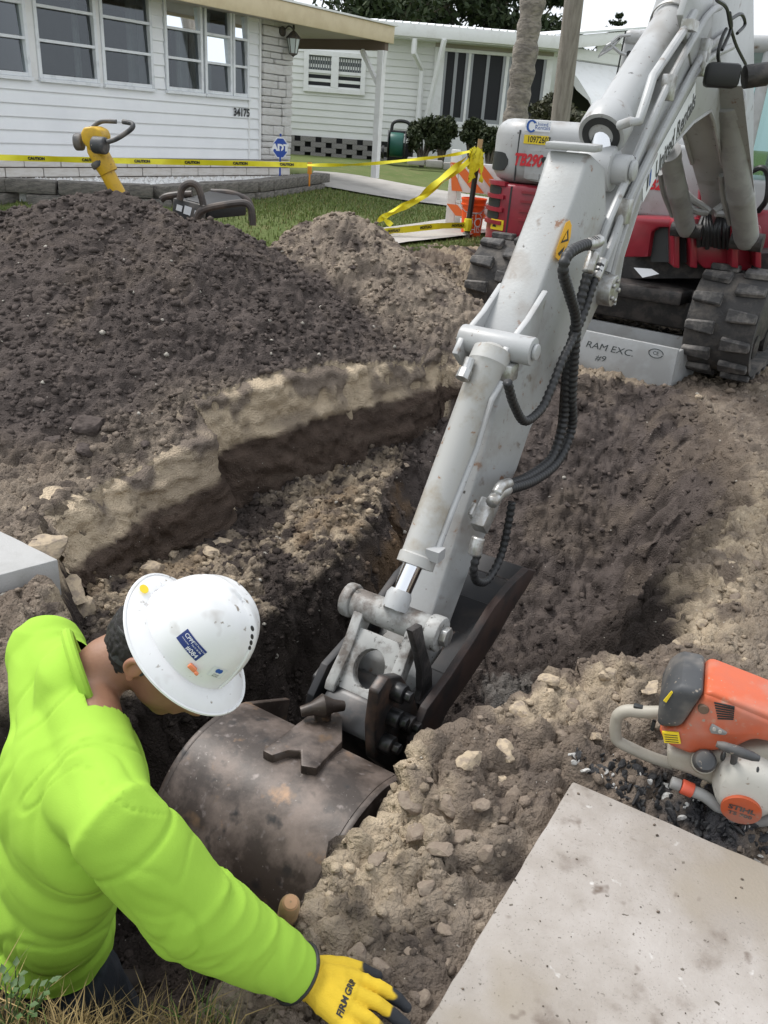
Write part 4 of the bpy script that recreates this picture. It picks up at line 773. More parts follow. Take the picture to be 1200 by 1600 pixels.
# palm trunk
M_palm = mat('palm_bark', (0.30, 0.265, 0.225), 0.95, col2=(0.17, 0.15, 0.13), scale=9, thr=(0.4, 0.6), bump=1.0, bscale=18, stretch=(1, 1, 2.2))
pb_ = at(798, 235, y=12.6); pt_ = at(833, 0, y=12.4); dd_ = (pt_-pb_)/np.linalg.norm(pt_-pb_); palm = thing('palm_tree', V3(pb_[0], pb_[1], pb_[2]-0.6), 'leaning ringed palm trunk rising past the white roof', 'tree'); path = [pb_-dd_*0.7+dd_*s_ for s_ in np.linspace(0, 6.5, 75)]; rad = [0.165+0.016*math.sin(i*2.1)+0.008*math.sin(i*0.7)-0.0004*i for i in range(75)]
b = MB(); b.tube(path, rad, 16); b.build('trunk', M_palm, palm)
rng = np.random.default_rng(9); topp = path[-1]
for k in range(14):
    a = 2*math.pi*k/14; d_ = V3(math.cos(a), math.sin(a), 0); el = 0.2+0.7*rng.random(); rib = [topp+d_*(s_*1.9*math.cos(el*0.7))+ZUP*(s_*1.9*math.sin(el)-1.5*s_*s_) for s_ in np.linspace(0, 1, 9)]
    v = []; f = []
    for i, r_ in enumerate(rib[1:]):
        t_ = nrm(rib[i+1]-rib[i]); sdv = nrm(np.cross(t_, ZUP)); ln = 0.5*math.sin(math.pi*(0.15+0.8*i/8))
        for sg in (-1, 1): 
            for j in range(3): q_ = r_+t_*0.07*j; n0 = len(v); v += [q_, q_+sdv*sg*ln*0.5+t_*0.1+ZUP*0.02, q_+sdv*sg*ln+t_*0.2-ZUP*0.12, q_+sdv*sg*ln*0.5+t_*0.13-ZUP*0.01]; f.append((n0, n0+1, n0+2, n0+3))
    b = MB(); b.add(v, f); b.tube(rib, 0.012, 4); b.build('frond', M_leafd, palm)
# utility pole
M_pole = mat('weathered_wood', (0.30, 0.27, 0.23), 0.9, col2=(0.20, 0.175, 0.145), scale=4, thr=(0.4, 0.65), bump=0.6, bscale=30, stretch=(6, 6, 0.5))
pb_ = at(872, 215, y=11.2); pt_ = at(897, 0, y=11.0); d_ = nrm(pt_-pb_); b = MB(); b.tube([pb_-d_*0.9, pb_+d_*2.5, pb_+d_*7], [0.118, 0.105, 0.09], 18); up_ = b.build('utility_pole', M_pole); tag(up_, 'bare weathered wooden utility pole behind the excavator hood', 'pole')
# hose reel cart beside the far house
hp = gpt(618, 252); hp = at(618, 250, y=16.2); hr = thing('hose_reel_cart', V3(hp[0], hp[1], hp[2]), 'black wheeled garden cart with a green hose reel by the skirting', 'hose reel'); M_hose = mat('green_hose', (0.01, 0.09, 0.07), 0.4); M_plast = mat('black_plastic', (0.022, 0.022, 0.024), 0.5)
b = MB(); b.lathe([(0.07, -0.12), (0.19, -0.12), (0.20, -0.10), (0.20, 0.10), (0.19, 0.12), (0.07, 0.12)], hp+ZUP*0.25, V3(1, 0, 0), 20); b.build('hose', M_hose, hr)
for sg in (-1, 1): b = MB(); b.lathe([(0.02, -0.01), (0.23, -0.01), (0.23, 0.01), (0.02, 0.01)], hp+ZUP*0.25+V3(sg*0.15, 0, 0), V3(1, 0, 0), 20); b.build('flange', M_plast, hr); b = MB(); b.lathe([(0.03, -0.02), (0.11, -0.02), (0.11, 0.02), (0.03, 0.02)], hp+ZUP*0.11+V3(sg*0.24, 0.15, 0), V3(1, 0, 0), 16); b.build('wheel', M_plast, hr)
b = MB(); c_ = hp+V3(0.06, 0.12, 0); b.tube(bez([c_+V3(-0.2, 0, 0.02), c_+V3(-0.17, 0, 0.45), c_+V3(-0.14, 0, 0.60), c_+V3(0, 0, 0.64), c_+V3(0.14, 0, 0.60), c_+V3(0.17, 0, 0.45), c_+V3(0.2, 0, 0.02)], 5), 0.028, 8); b.tube([c_+V3(-0.16, 0, 0.46), c_+V3(0.16, 0, 0.46)], 0.024, 8); b.build('handle', M_plast, hr)
# edging stones in front of the far shrubs
es_ = thing('bed_edging', at(690, 258, y=15.6), 'row of pale concrete edging stones in front of the far shrubs', 'edging')
for k in range(6):
    p = at(650+k*28, 252+k*4.0, y=15.6); b = MB(); b.box(p, (0.30, 0.1, 0.12)); b.build('stone', M_conc, es_, bevel=0.02)
# ------------------------------------------------------------------ excavator
M_exw = mat('machine_white', (0.40, 0.405, 0.405), 0.38, col2=(0.34, 0.34, 0.335), scale=3.5, thr=(0.45, 0.7), col3=(0.22, 0.17, 0.13), scale3=18, thr3=(0.70, 0.76), bump=0.03, bscale=80, detail=8)
M_exd = mat('machine_white_worn', (0.36, 0.365, 0.36), 0.42, col2=(0.27, 0.255, 0.235), scale=5, thr=(0.5, 0.72), col3=(0.22, 0.12, 0.07), scale3=20, thr3=(0.625, 0.70), bump=0.05, bscale=90, detail=9)
M_red = mat('machine_red', (0.27, 0.016, 0.030), 0.35, col2=(0.19, 0.014, 0.024), scale=4, thr=(0.45, 0.7), coat=0.2)
M_steel = mat('dark_steel', (0.035, 0.033, 0.032), 0.55, 0.3, col2=(0.075, 0.065, 0.06), scale=12, bump=0.2)
M_rub = mat('track_rubber', (0.045, 0.043, 0.042), 0.85, col2=(0.13, 0.115, 0.10), scale=6, thr=(0.45, 0.65), bump=0.3, bscale=60)
M_lug = mat('track_lug', (0.05, 0.048, 0.047), 0.75, col2=(0.24, 0.22, 0.20), scale=5, thr=(0.42, 0.6), bump=0.3, bscale=60)
M_chrome = mat('chrome', (0.75, 0.76, 0.78), 0.12, 1.0); M_hosem = mat('hose_rubber', (0.022, 0.022, 0.023), 0.5); M_fit = mat('zinc_fitting', (0.5, 0.5, 0.49), 0.4, 0.7, col2=(0.35, 0.33, 0.3), scale=30)
M_vent = mat('vent_dark', (0.02, 0.022, 0.022), 0.5); M_yel = mat('label_yellow', (0.75, 0.56, 0.02), 0.5); M_yel2 = mat('label_orange', (0.80, 0.42, 0.01), 0.5); M_redtxt = mat('red_print', (0.55, 0.02, 0.03), 0.5); M_blk = mat('black_print', (0.015, 0.015, 0.015), 0.5); M_bluep = mat('blue_print', (0.02, 0.09, 0.35), 0.5); M_wl = mat('label_white', (0.78, 0.80, 0.82), 0.4)
ex = thing('excavator', (2.1, 7.0, 0.05), 'white and red tracked excavator reaching its arm down into the trench', 'excavator')
AZ = math.radians(30); ES = V3(math.sin(AZ), math.cos(AZ), 0); EW = V3(math.cos(AZ), -math.sin(AZ), 0)
P00 = at(670, 1075, z=-0.35)-0.13*EW
def sz(s, z, w=0.0): return V3(P00[0], P00[1], 0)+ES*s+EW*w+ZUP*z
def ap(u, v, w): return onplane(u, v, P00+EW*w, EW)
def apsz(u, v, w): q_ = ap(u, v, w); return float(np.dot(q_-P00, ES)), float(q_[2])
# ---- arm: wedge section lofted between ridge and underside
ridge_px = [(922, 238), (898, 310), (845, 450), (806, 540), (742, 760), (688, 925), (660, 1010)]; under_px = [(948, 262), (950, 380), (946, 455), (905, 545), (868, 600), (830, 670), (808, 735), (736, 887), (702, 980), (682, 1050)]
rp = [apsz(u, v, 0.07) for u, v in ridge_px]; upx = [apsz(u, v, 0.12) for u, v in under_px]
end = [(0.03, -0.40), (-0.04, -0.41), (-0.07, -0.35), (-0.05, -0.28)]
b = MB(); poly = [(s_, z_, 0.07) for s_, z_ in rp[::-1]]+[(s_, z_, 0.12) for s_, z_ in upx]+[(s_, z_, 0.115) for s_, z_ in end]
n = len(poly); b.add([sz(s_, z_, w_) for s_, z_, w_ in poly]+[sz(s_, z_, -w_-0.02) for s_, z_, w_ in poly], [tuple(range(n)), tuple(range(2*n-1, n-1, -1))]+[(i, i+n, (i+1) % n+n, (i+1) % n) for i in range(n)])
arm = b.build('arm', M_exd, ex, bevel=0.012, seg=2, sharp=40)
# horn plate on top of the arm and rod pin
hp_ = apsz(935, 248, 0.0)
b = MB(); b.prism3([sz(rp[0][0]+0.05, rp[0][1]+0.005, -0.10), sz(rp[0][0]+0.05, rp[0][1]+0.005, 0.10), sz(rp[0][0]-0.03, rp[0][1]+0.0, 0.10), sz(rp[0][0]-0.03, rp[0][1]+0.0, -0.10)], ZUP*0.025); b.build('horn_plate', M_exd, arm, bevel=0.005)
hpin = ap(935, 262, 0.0)
b = MB(); b.cyl(hpin-EW*0.14, hpin+EW*0.135, 0.058, 20); b.cyl(hpin+EW*0.136, hpin+EW*0.155, 0.040, 16); b.build('rod_pin', M_exw, arm, bevel=0.006)
# stiffener flanges straddling the bucket cylinder head
for w_, sh in ((0.085, 0), (-0.09, 0)):
    q0 = apsz(775, 560, 0.07); pts = [apsz(u, v, 0.07) for u, v in [(846, 452), (818, 497), (786, 538), (774, 566), (784, 585), (804, 576), (832, 520)]]
    b = MB(); b.prism3([sz(s_, z_, w_-0.012) for s_, z_ in pts], EW*0.024); b.build('cylinder_bracket', M_exw, arm, bevel=0.005)
cpin = ap(785, 540, 0.05); b = MB(); b.cyl(cpin-EW*0.16, cpin+EW*0.12, 0.05, 18); b.cyl(cpin+EW*0.121, cpin+EW*0.135, 0.03, 12); b.build('cylinder_pin', M_exw, arm, bevel=0.005)
# ---- bucket cylinder
c0 = ap(770, 548, 0.035); c1 = ap(648, 884, 0.035); c2_ = ap(616, 952, 0.02); dcy = nrm(c1-c0)
b = MB(); b.lathe([(0.03, -0.02), (0.068, 0.0), (0.072, 0.05), (0.060, 0.07), (0.060, np.linalg.norm(c1-c0)-0.04), (0.066, np.linalg.norm(c1-c0)-0.035), (0.066, np.linalg.norm(c1-c0)), (0.035, np.linalg.norm(c1-c0)+0.002)], c0, dcy, 28); bc = b.build('bucket_cylinder', mat('cylinder_barrel', (0.42, 0.415, 0.395), 0.4, col2=(0.31, 0.27, 0.21), scale=7, thr=(0.5, 0.68), col3=(0.26, 0.14, 0.07), scale3=30, thr3=(0.64, 0.70), detail=9), ex)
b = MB(); b.cyl(c1-dcy*0.05, c2_, 0.032, 20); b.build('rod', M_chrome, bc)
b = MB(); b.lathe([(0.036, -0.07), (0.045, -0.05), (0.045, 0.0)], c2_, dcy, 18); b.build('rod_eye', M_exw, bc)
b = MB(); q_ = ap(757, 600, 0.10); b.tube([ap(783, 598, 0.10), ap(768, 625, 0.10), ap(745, 700, 0.10), ap(706, 800, 0.10), ap(683, 862, 0.10)], 0.011, 10); b.box(ap(680, 865, 0.10), (0.05, 0.05, 0.04), (EW, ES, ZUP)); b.build('oil_line', M_exw, bc)
b = MB(); b.box(ap(790, 580, 0.09), (0.07, 0.07, 0.06), (EW, ES, ZUP)); b.build('port_block', M_fit, bc, bevel=0.006); b = MB(); b.cyl(ap(735, 560, 0.0), ap(725, 590, 0.0), 0.018, 10); b.cyl(ap(728, 578, 0.0), ap(722, 592, 0.0), 0.024, 8); b.build('port_nipple', M_fit, bc)
# ---- linkage between rod and coupler
lt = apsz(612, 962, 0.0); lb = apsz(560, 1098, 0.0); LT = sz(lt[0], lt[1]); LB = sz(lb[0], lb[1]); dl = nrm(LB-LT); ll = np.linalg.norm(LB-LT); nl_ = nrm(np.cross(EW, dl))
b = MB(); b.cyl(LT-EW*0.15, LT+EW*0.15, 0.052, 22); M_lnk = mat('link_paint', (0.36, 0.36, 0.345), 0.5, col2=(0.12, 0.10, 0.085), scale=11, thr=(0.44, 0.62), col3=(0.04, 0.035, 0.03), scale3=26, thr3=(0.58, 0.66), detail=9)
lk = b.build('link', M_lnk, ex, bevel=0.006)
b = MB()
for sg in (-1, 1): b.prism([(0.0, -0.045), (0.0, 0.045), (ll*0.5, 0.03), (ll*0.9, 0.05), (ll, 0.04), (ll, -0.04), (ll*0.9, -0.05), (ll*0.5, -0.03)], LT+EW*sg*0.105, dl, nl_, EW, -0.02, 0.02)
b.build('link_plate', M_lnk, lk, bevel=0.006)
b = MB(); n_ = 20
for (cc_, rx_, ry_) in ((0.72, 0.16, 0.36),):
    outer, inner = [], []
    W_, L0, L1 = 0.088, ll*0.22, ll*1.0; cy = ll*0.62
    for k in range(n_):
        a = 2*math.pi*k/n_; inner.append((0.058*math.cos(a), cy+ll*0.22*math.sin(a))); c_, s_ = math.cos(a), math.sin(a); t_ = min(W_/max(abs(c_), 1e-6), (L1-cy)/max(abs(s_), 1e-6)); outer.append((t_*c_, cy+t_*s_))
    for off, rev in ((0.02, 0), (-0.02, 1)):
        pass
    v = [LT+EW*p[0]+dl*p[1]+nl_*0.022 for p in outer]+[LT+EW*p[0]+dl*p[1]+nl_*0.022 for p in inner]+[LT+EW*p[0]+dl*p[1]-nl_*0.022 for p in outer]+[LT+EW*p[0]+dl*p[1]-nl_*0.022 for p in inner]
    f = []
    for k in range(n_): j = (k+1) % n_; f += [(k, j, n_+j, n_+k), (2*n_+k, 3*n_+k, 3*n_+j, 2*n_+j), (n_+k, n_+j, 3*n_+j, 3*n_+k), (k, 2*n_+k, 2*n_+j, j)]
    b.add(v, f)
b.build('web_plate', M_lnk, lk, bevel=0.004)
b = MB(); b.cyl(LT+EW*0.15, LT+EW*0.20, 0.062, 20); b.build('pin_boss', M_lnk, lk, bevel=0.008); b = MB(); b.cyl(LT+EW*0.201, LT+EW*0.225, 0.036, 6); b.build('pin_nut', M_fit, lk, bevel=0.004)
b = MB(); b.cyl(LT-EW*0.15, LT-EW*0.19, 0.062, 20); b.build('pin_boss', M_lnk, lk, bevel=0.008)
# idler lever from rod pin back to the arm
ib = apsz(672, 1060, 0.15); pts = [apsz(u, v, 0.17) for u, v in [(640, 985), (656, 975), (662, 1010), (672, 1045), (672, 1085), (655, 1120), (645, 1118), (655, 1080), (655, 1050), (648, 1015)]]
b = MB(); b.prism3([sz(s_, z_, 0.155) for s_, z_ in pts], EW*0.025); b.build('lever', M_steel, ex, bevel=0.004)
b = MB(); pp = sz(0, -0.35); b.cyl(pp-EW*0.17, pp+EW*0.17, 0.045, 18); b.cyl(pp+EW*0.171, pp+EW*0.19, 0.03, 14); b.build('bucket_pin', M_exw, ex, bevel=0.005)
# ---- coupler (black)
cp_pts = [apsz(u, v, 0.0) for u, v in [(560, 1085), (600, 1060), (650, 1080), (660, 1130), (650, 1190), (600, 1215), (545, 1190), (530, 1140)]]
M_cpl = mat('coupler_black', (0.014, 0.014, 0.015), 0.35, 0.2, col2=(0.05, 0.04, 0.035), scale=14, thr=(0.5, 0.7), spec=0.6)
b = MB(); b.prism3([sz(s_, z_, -0.12) for s_, z_ in cp_pts], EW*0.24); cpl = b.build('coupler', M_cpl, ex, bevel=0.02)
for (w_, pxs) in ((0.15, [(568, 1130), (575, 1075), (590, 1052), (612, 1050), (630, 1075), (640, 1110), (655, 1150), (648, 1195), (600, 1205), (570, 1180)]), (-0.20, [(480, 1110), (487, 1055), (505, 1032), (530, 1022), (545, 1035), (550, 1070), (545, 1110)])):
    b = MB(); b.prism3([ap(u, v, w_) for u, v in pxs], EW*0.04); b.build('ear', mat('ear_steel', (0.025, 0.023, 0.023), 0.4, 0.3, col2=(0.11, 0.065, 0.045), scale=9, thr=(0.5, 0.75)), cpl, bevel=0.008)
for (u, v, w_) in ((618, 1080, 0.195), (612, 1120, 0.195), (632, 1128, 0.195), (600, 1160, 0.195), (542, 1050, -0.155), (635, 1178, 0.195)):
    b = MB(); q_ = ap(u, v, w_); b.cyl(q_-EW*0.01, q_+EW*0.035, 0.032, 14); b.cyl(q_+EW*0.036, q_+EW*0.06, 0.02, 6); b.build('pin', M_cpl, cpl, bevel=0.004)
# ---- bucket
M_bkt = mat('bucket_steel', (0.042, 0.031, 0.025), 0.45, 0.2, col2=(0.18, 0.14, 0.118), scale=4.2, thr=(0.47, 0.66), col3=(0.26, 0.155, 0.085), scale3=7.5, thr3=(0.60, 0.72), bump=0.10, bscale=14, rough2=0.55, detail=9)
prof = [(-0.50, -0.30), (-0.57, -0.275), (-0.64, -0.262), (-0.74, -0.268), (-0.82, -0.30), (-0.89, -0.36), (-0.95, -0.45), (-0.98, -0.56), (-0.98, -0.66), (-0.95, -0.76), (-0.88, -0.84)]
prof = [tuple(p[:2]) for p in bez([V3(p[0], p[1], 0) for p in prof], 4)]; BW = 0.285
inn = [(s_+0.02*(1 if s_ < -0.6 else 0.2), z_-0.018 if s_ > -0.85 else z_) for s_, z_ in prof]
bk = MB(); v = []; N_ = len(prof); nw = 15
for (s_, z_) in prof: v += [sz(s_, z_, w_) for w_ in np.linspace(-BW, BW, nw)]
for (s_, z_) in inn: v += [sz(s_, z_, w_) for w_ in np.linspace(-BW, BW, nw)]
f = [(i*nw+k, i*nw+k+1, (i+1)*nw+k+1, (i+1)*nw+k) for i in range(N_-1) for k in range(nw-1)]; f += [tuple(j+N_*nw for j in q_[::-1]) for q_ in f]
bk.add(v, f); bucket = bk.build('bucket', M_bkt, ex, sharp=50)
for w_ in (-BW-0.022, BW-0.0):
    pl = prof+[(-0.55, -0.82), (-0.33, -0.62), (-0.28, -0.42)]
    b = MB(); b.prism3([sz(s_, z_, w_) for s_, z_ in pl], EW*0.022); b.build('side_plate', M_bkt, bucket, bevel=0.004)
b = MB(); b.box(sz(-0.86, -0.85, 0), (2*BW+0.03, 0.12, 0.025), (EW, ES, ZUP)); b.build('cutting_edge', M_bkt, bucket, bevel=0.004)
for k in range(4): b = MB(); c_ = sz(-0.80, -0.86, -BW+0.07+k*(2*BW-0.14)/3); b.prism([(-0.035, 0), (0.035, 0), (0.02, 0.16), (-0.02, 0.16)], c_, EW, ES, ZUP, -0.015, 0.015); b.build('tooth', M_steel, bucket, bevel=0.004)
# mounting plate riding on the shell, with its locking wing
mp_px = [(410, 1172), (488, 1112), (520, 1100), (535, 1120), (535, 1158), (495, 1200), (470, 1196), (470, 1172), (450, 1172), (425, 1180)]
def on_shell(u, v, lift=0.0):
    z = -0.25
    for _ in range(25):
        p = at(u, v, z=z); s_ = float(np.dot(p-P00, ES)); z = float(np.interp(-s_, [-q_[0] for q_ in prof[:30]], [q_[1] for q_ in prof[:30]]))+lift
    return at(u, v, z=z)
mpl = [on_shell(u, v, 0.03) for u, v in mp_px]; b = MB(); b.prism3(mpl, V3(0, 0, -0.045)); mpt = b.build('mount_plate', M_bkt, bucket, bevel=0.006)
q0, q1, q2 = on_shell(470, 1112, 0.07), on_shell(505, 1103, 0.085), on_shell(537, 1103, 0.07)
b = MB(); b.tube([q0, lerp(q0, q1, 0.5), q1, lerp(q1, q2, 0.5), q2], [0.017, 0.022, 0.04, 0.022, 0.017], 12); b.cyl(q1-ZUP*0.07, q1-ZUP*0.01, 0.028, 12); b.build('wing_lock', M_bkt, mpt)
# ---- thumb: curved plates behind the arm
M_thm = mat('thumb_steel', (0.014, 0.014, 0.016), 0.5, 0.2, col2=(0.045, 0.035, 0.03), scale=6, thr=(0.5, 0.7)); M_thr = mat('thumb_rust', (0.048, 0.028, 0.022), 0.6, 0.2, col2=(0.02, 0.015, 0.014), scale=7)
to = [(838, 892), (826, 915), (800, 955), (772, 1005), (735, 1062), (700, 1112), (676, 1160), (660, 1208)]; ti = [(636, 1206), (646, 1160), (668, 1108), (704, 1058), (742, 1000), (772, 950), (800, 915), (826, 890)]
tw_ = 0.25; b = MB(); b.prism3([ap(u, v, tw_) for u, v in to+ti], -EW*0.03); th = b.build('thumb', M_thr, ex, bevel=0.004)
b = MB(); b.prism3([ap(u, v, tw_)-EW*0.40 for u, v in to+ti], -EW*0.03); b.build('thumb_plate', M_thm, th, bevel=0.004)
for i in range(len(to)-3):
    a_, c_ = ap(*to[i], tw_), ap(*to[i+1], tw_); inn_ = ap(*ti[len(ti)-1-i], tw_)-a_; wl_ = 0.40 if i < 3 else 0.115
    b = MB(); b.prism3([a_-EW*0.032+inn_*0.25, c_-EW*0.032+inn_*0.25, c_-EW*wl_+inn_*0.25, a_-EW*wl_+inn_*0.25], inn_*0.3); b.build('thumb_web', M_thm, th)
# ---- boom
low = [apsz(u, v, 0.10) for u, v in [(962, 475), (975, 400), (1000, 320), (1028, 262), (1056, 222), (1085, 190), (1112, 172)]]
top = [apsz(u, v, 0.10) for u, v in [(938, 450), (936, 410), (955, 340), (1010, 205), (1066, 85), (1098, -10)]]
lastl = low[-1]; FOOT = (4.35, 0.95)
inner = [(lerp(lastl[0], FOOT[0], t_), lastl[1]+(FOOT[1]-lastl[1])*t_-0.10*math.sin(t_*math.pi)*0+0.02) for t_ in (0.08, 0.2, 0.4, 0.7)]
outer = [(FOOT[0]+0.12, FOOT[1]-0.05), (FOOT[0]+0.2, FOOT[1]+0.08), (FOOT[0]+0.02, FOOT[1]+0.45), (3.6, 1.95), (2.9, 2.42), (2.45, 2.5), (2.1, 2.42)]
bp_ = low+inner+[(FOOT[0]-0.1, FOOT[1]-0.12)]+outer+top[::-1]
b = MB(); b.prism3([sz(s_, z_, -0.10) for s_, z_ in bp_], EW*0.20); boom = b.build('boom', M_exw, ex, bevel=0.012, seg=2)
for sg in (-0.102, 0.078):   # edge welts along the underside of each cheek
    v = low+inner[:3]; b = MB(); b.tube([sz(s_, z_-0.004, sg+0.012) for s_, z_ in v], 0.012, 6); b.build('welt', M_exw, boom)
pj = ap(942, 452, 0.125); b = MB(); b.cyl(pj-EW*0.02, pj+EW*0.05, 0.065, 20); 
for k in range(5): a = 2*math.pi*k/5; x_, y_, _z = frame_from(EW); b.cyl(pj+EW*0.05+(x_*math.cos(a)+y_*math.sin(a))*0.042, pj+EW*0.062+(x_*math.cos(a)+y_*math.sin(a))*0.042, 0.011, 6)
b.build('arm_pin', M_fit, boom, bevel=0.004)
# lettering along the boom cheek
def cheek_text(txt, u0, v0, u1, v1, size, m, name, w_=0.1035, shear=0.25):
    A_, B_ = ap(u0, v0, w_), ap(u1, v1, w_); d_ = nrm(B_-A_); up_ = nrm(np.cross(EW, d_)) if np.dot(np.cross(EW, d_), ZUP) > 0 else -nrm(np.cross(EW, d_)); tm_ = text_mesh(txt, size, V3(0, 0, 0), V3(1, 0, 0), V3(0, 1, 0)); ww = np.ptp(tm_.verts()[:, 0])
    return text_mesh(txt, size, (A_+B_)/2, d_, up_, sx=np.linalg.norm(B_-A_)/ww, shear=shear, bold=0.003).build(name, m, boom)
A_, B_ = ap(1004, 300, 0.1015), ap(1086, 148, 0.1015); d_ = nrm(B_-A_); u_ = np.cross(d_, EW); u_ = u_ if u_[2] > 0 else -u_
b = MB(); b.prism3([A_-u_*0.055, B_-u_*0.055, B_+u_*0.065, A_+u_*0.065], EW*0.0008); b.build('decal', M_wl, boom)
cheek_text('United Rentals', 1024, 270, 1086, 156, 0.115, M_blk, 'lettering')
for k, (o_, m_) in enumerate(((0.0, M_blk), (0.035, M_bluep))):
    c_ = ap(1010, 291, 0.1035)+d_*o_; b = MB(); b.prism3([c_-u_*0.03, c_+d_*0.02-u_*0.02, c_+d_*0.035+u_*0.04, c_+d_*0.012+u_*0.03], EW*0.0006); b.build('logo_stroke', m_, boom)
# arm cylinder on top of the boom
a0_ = ap(939, 212, 0.0); a1_ = ap(1068, 2, 0.0); da = nrm(a1_-a0_); La = np.linalg.norm(a1_-a0_)+0.35
b = MB(); b.lathe([(0.062, 0.0), (0.094, 0.0), (0.100, 0.02), (0.100, 0.10), (0.080, 0.14), (0.077, La), (0.05, La+0.03)], a0_, da, 32); ac = b.build('arm_cylinder', M_exw, ex)
b = MB(); b.cyl(hpin, a0_+da*0.05, 0.05, 20); b.build('rod', M_chrome, ac); b = MB(); b.lathe([(0.051, -0.004), (0.078, -0.004), (0.078, 0.0), (0.051, 0.0)], a0_, da, 32, caps=False); b.build('rod_gap_shade', M_vent, ac)  # black ring paints the shade in the gap around the rod
b = MB(); b.cyl(hpin-EW*0.07, hpin+EW*0.07, 0.088, 22); b.build('rod_eye', M_exw, ac, bevel=0.008)
b = MB(); b.tube([ap(968, 196, 0.09), ap(985, 190, 0.14), ap(998, 190, 0.16), ap(1008, 160, 0.16), ap(1020, 120, 0.15), ap(1068, 48, 0.12), ap(1085, 20, 0.12)], 0.018, 10); b.build('oil_line', M_exw, ac)
b = MB(); q_ = a0_+da*0.85; b.lathe([(0.087, -0.012), (0.092, -0.012), (0.092, 0.012), (0.087, 0.012)], q_, da, 24, caps=False); b.box(ap(1078, 40, 0.13), (0.05, 0.10, 0.04), (EW, ES, ZUP)); b.build('clamp', M_fit, ac)
b = MB(); q_ = a0_+da*(La-0.02); b.cyl(q_-EW*0.1, q_+EW*0.1, 0.095, 22); b.build('end_boss', M_exw, ac, bevel=0.01)
# cylinder mount cheeks on the bend
for w_ in (-0.11, 0.08):
    b = MB(); s0, z0 = apsz(1078, -20, w_); b.prism3([sz(s0-0.14, z0-0.12, w_), sz(s0+0.22, z0-0.30, w_), sz(s0+0.40, z0-0.1, w_), sz(s0+0.18, z0+0.16, w_), sz(s0-0.02, z0+0.14, w_)], EW*0.03); b.build('cylinder_mount', M_exw, boom, bevel=0.008)
# steel lines on the cheek
lines = [[(925, 420), (945, 360), (968, 305), (1040, 140), (1092, 45), (1112, 18), (1125, 10)], [(940, 420), (960, 370), (985, 305), (1050, 175), (1096, 88), (1118, 66), (1142, 50)], [(948, 425), (962, 375), (987, 305), (1053, 168), (1098, 100), (1120, 84), (1145, 72)], [(955, 430), (968, 380), (993, 305), (1022, 240)]]
for L_ in lines: b = MB(); b.tube(bez([ap(u, v, 0.125) for u, v in L_], 6), 0.0165, 10); b.build('steel_line', M_exw, boom)
for (u, v) in ((1044, 137), (1100, 80), (1095, 100), (975, 330)): b = MB(); b.box(ap(u, v, 0.125), (0.05, 0.07, 0.10), (EW, ES, ZUP)); b.build('line_clamp', M_fit, boom, bevel=0.005)
# work light and thin cables on the bend
wl = ap(1128, 118, 0.24); b = MB(); b.box(wl, (0.15, 0.10, 0.10), (nrm(V3(1, -0.2, 0)), nrm(V3(0.2, 1, 0)), ZUP)); b.build('work_light', M_blk, boom, bevel=0.02)
b = MB(); b.cyl(wl+V3(0.1, 0, 0), wl+V3(0.2, 0.0, 0.02), 0.05, 14); b.build('light_bracket', M_steel, boom, bevel=0.005)
for pth_ in ([(1125, 105), (1122, 85), (1128, 60), (1135, 45)], [(1140, 20), (1142, 45), (1128, 78)], [(1120, 0), (1135, 12), (1141, 40), (1150, 70), (1165, 100)], [(1142, 30), (1158, 22), (1164, 38), (1152, 52)]): b = MB(); b.tube(bez([ap(u, v, 0.2) for u, v in pth_], 6), 0.008, 6); b.build('cable', M_hosem, boom)
# ---- lift cylinders
def lift(px0, y0, px1, y1, r_, nm='lift_cylinder'):
    A_, B_ = at(*px0, y=y0), at(*px1, y=y1); d_ = nrm(B_-A_); L_ = np.linalg.norm(B_-A_); b = MB(); b.lathe([(r_*0.5, -0.1), (r_*0.9, -0.06), (r_, 0.0), (r_, 0.36), (r_*1.04, 0.37), (r_*1.04, 0.40), (r_, 0.41), (r_, L_*0.8), (r_*1.12, L_*0.8), (r_*1.12, L_*0.86), (r_*0.5, L_*0.87)], A_, d_, 24); o = b.build(nm, M_lift, ex)
    b = MB(); b.cyl(A_+d_*L_*0.8, B_, r_*0.55, 14); b.build('rod', M_chrome, o); x_ = EW; b = MB(); b.cyl(A_-x_*0.1-d_*0.06, A_+x_*0.1-d_*0.06, r_*0.75, 16); b.build('pin', M_steel, o); b = MB(); b.tube(bez([A_+d_*0.1-EW*r_*1.15*np.sign(r_), A_+d_*0.35-EW*(r_+0.03), A_+d_*0.55-EW*(r_+0.02)], 5), 0.018, 8); b.build('oil_line', M_lift, o); return o
M_lift = mat('lift_cylinder_paint', (0.32, 0.32, 0.31), 0.45, col2=(0.25, 0.245, 0.24), scale=5)
lift((1071, 352), 5.9, (1040, 215), 5.3, 0.062); rl = lift((1166, 368), 5.75, (1132, 112), 4.95, 0.078)
A_, B_ = at(1162, 330, y=5.66), at(1136, 140, y=4.92); b = MB(); b.prism3([A_+EW*0.06, B_+EW*0.06, B_-EW*0.075, A_-EW*0.075], V3(0.0, -0.05, 0.02)); b.build('rod_guard', M_exd, rl, bevel=0.01)
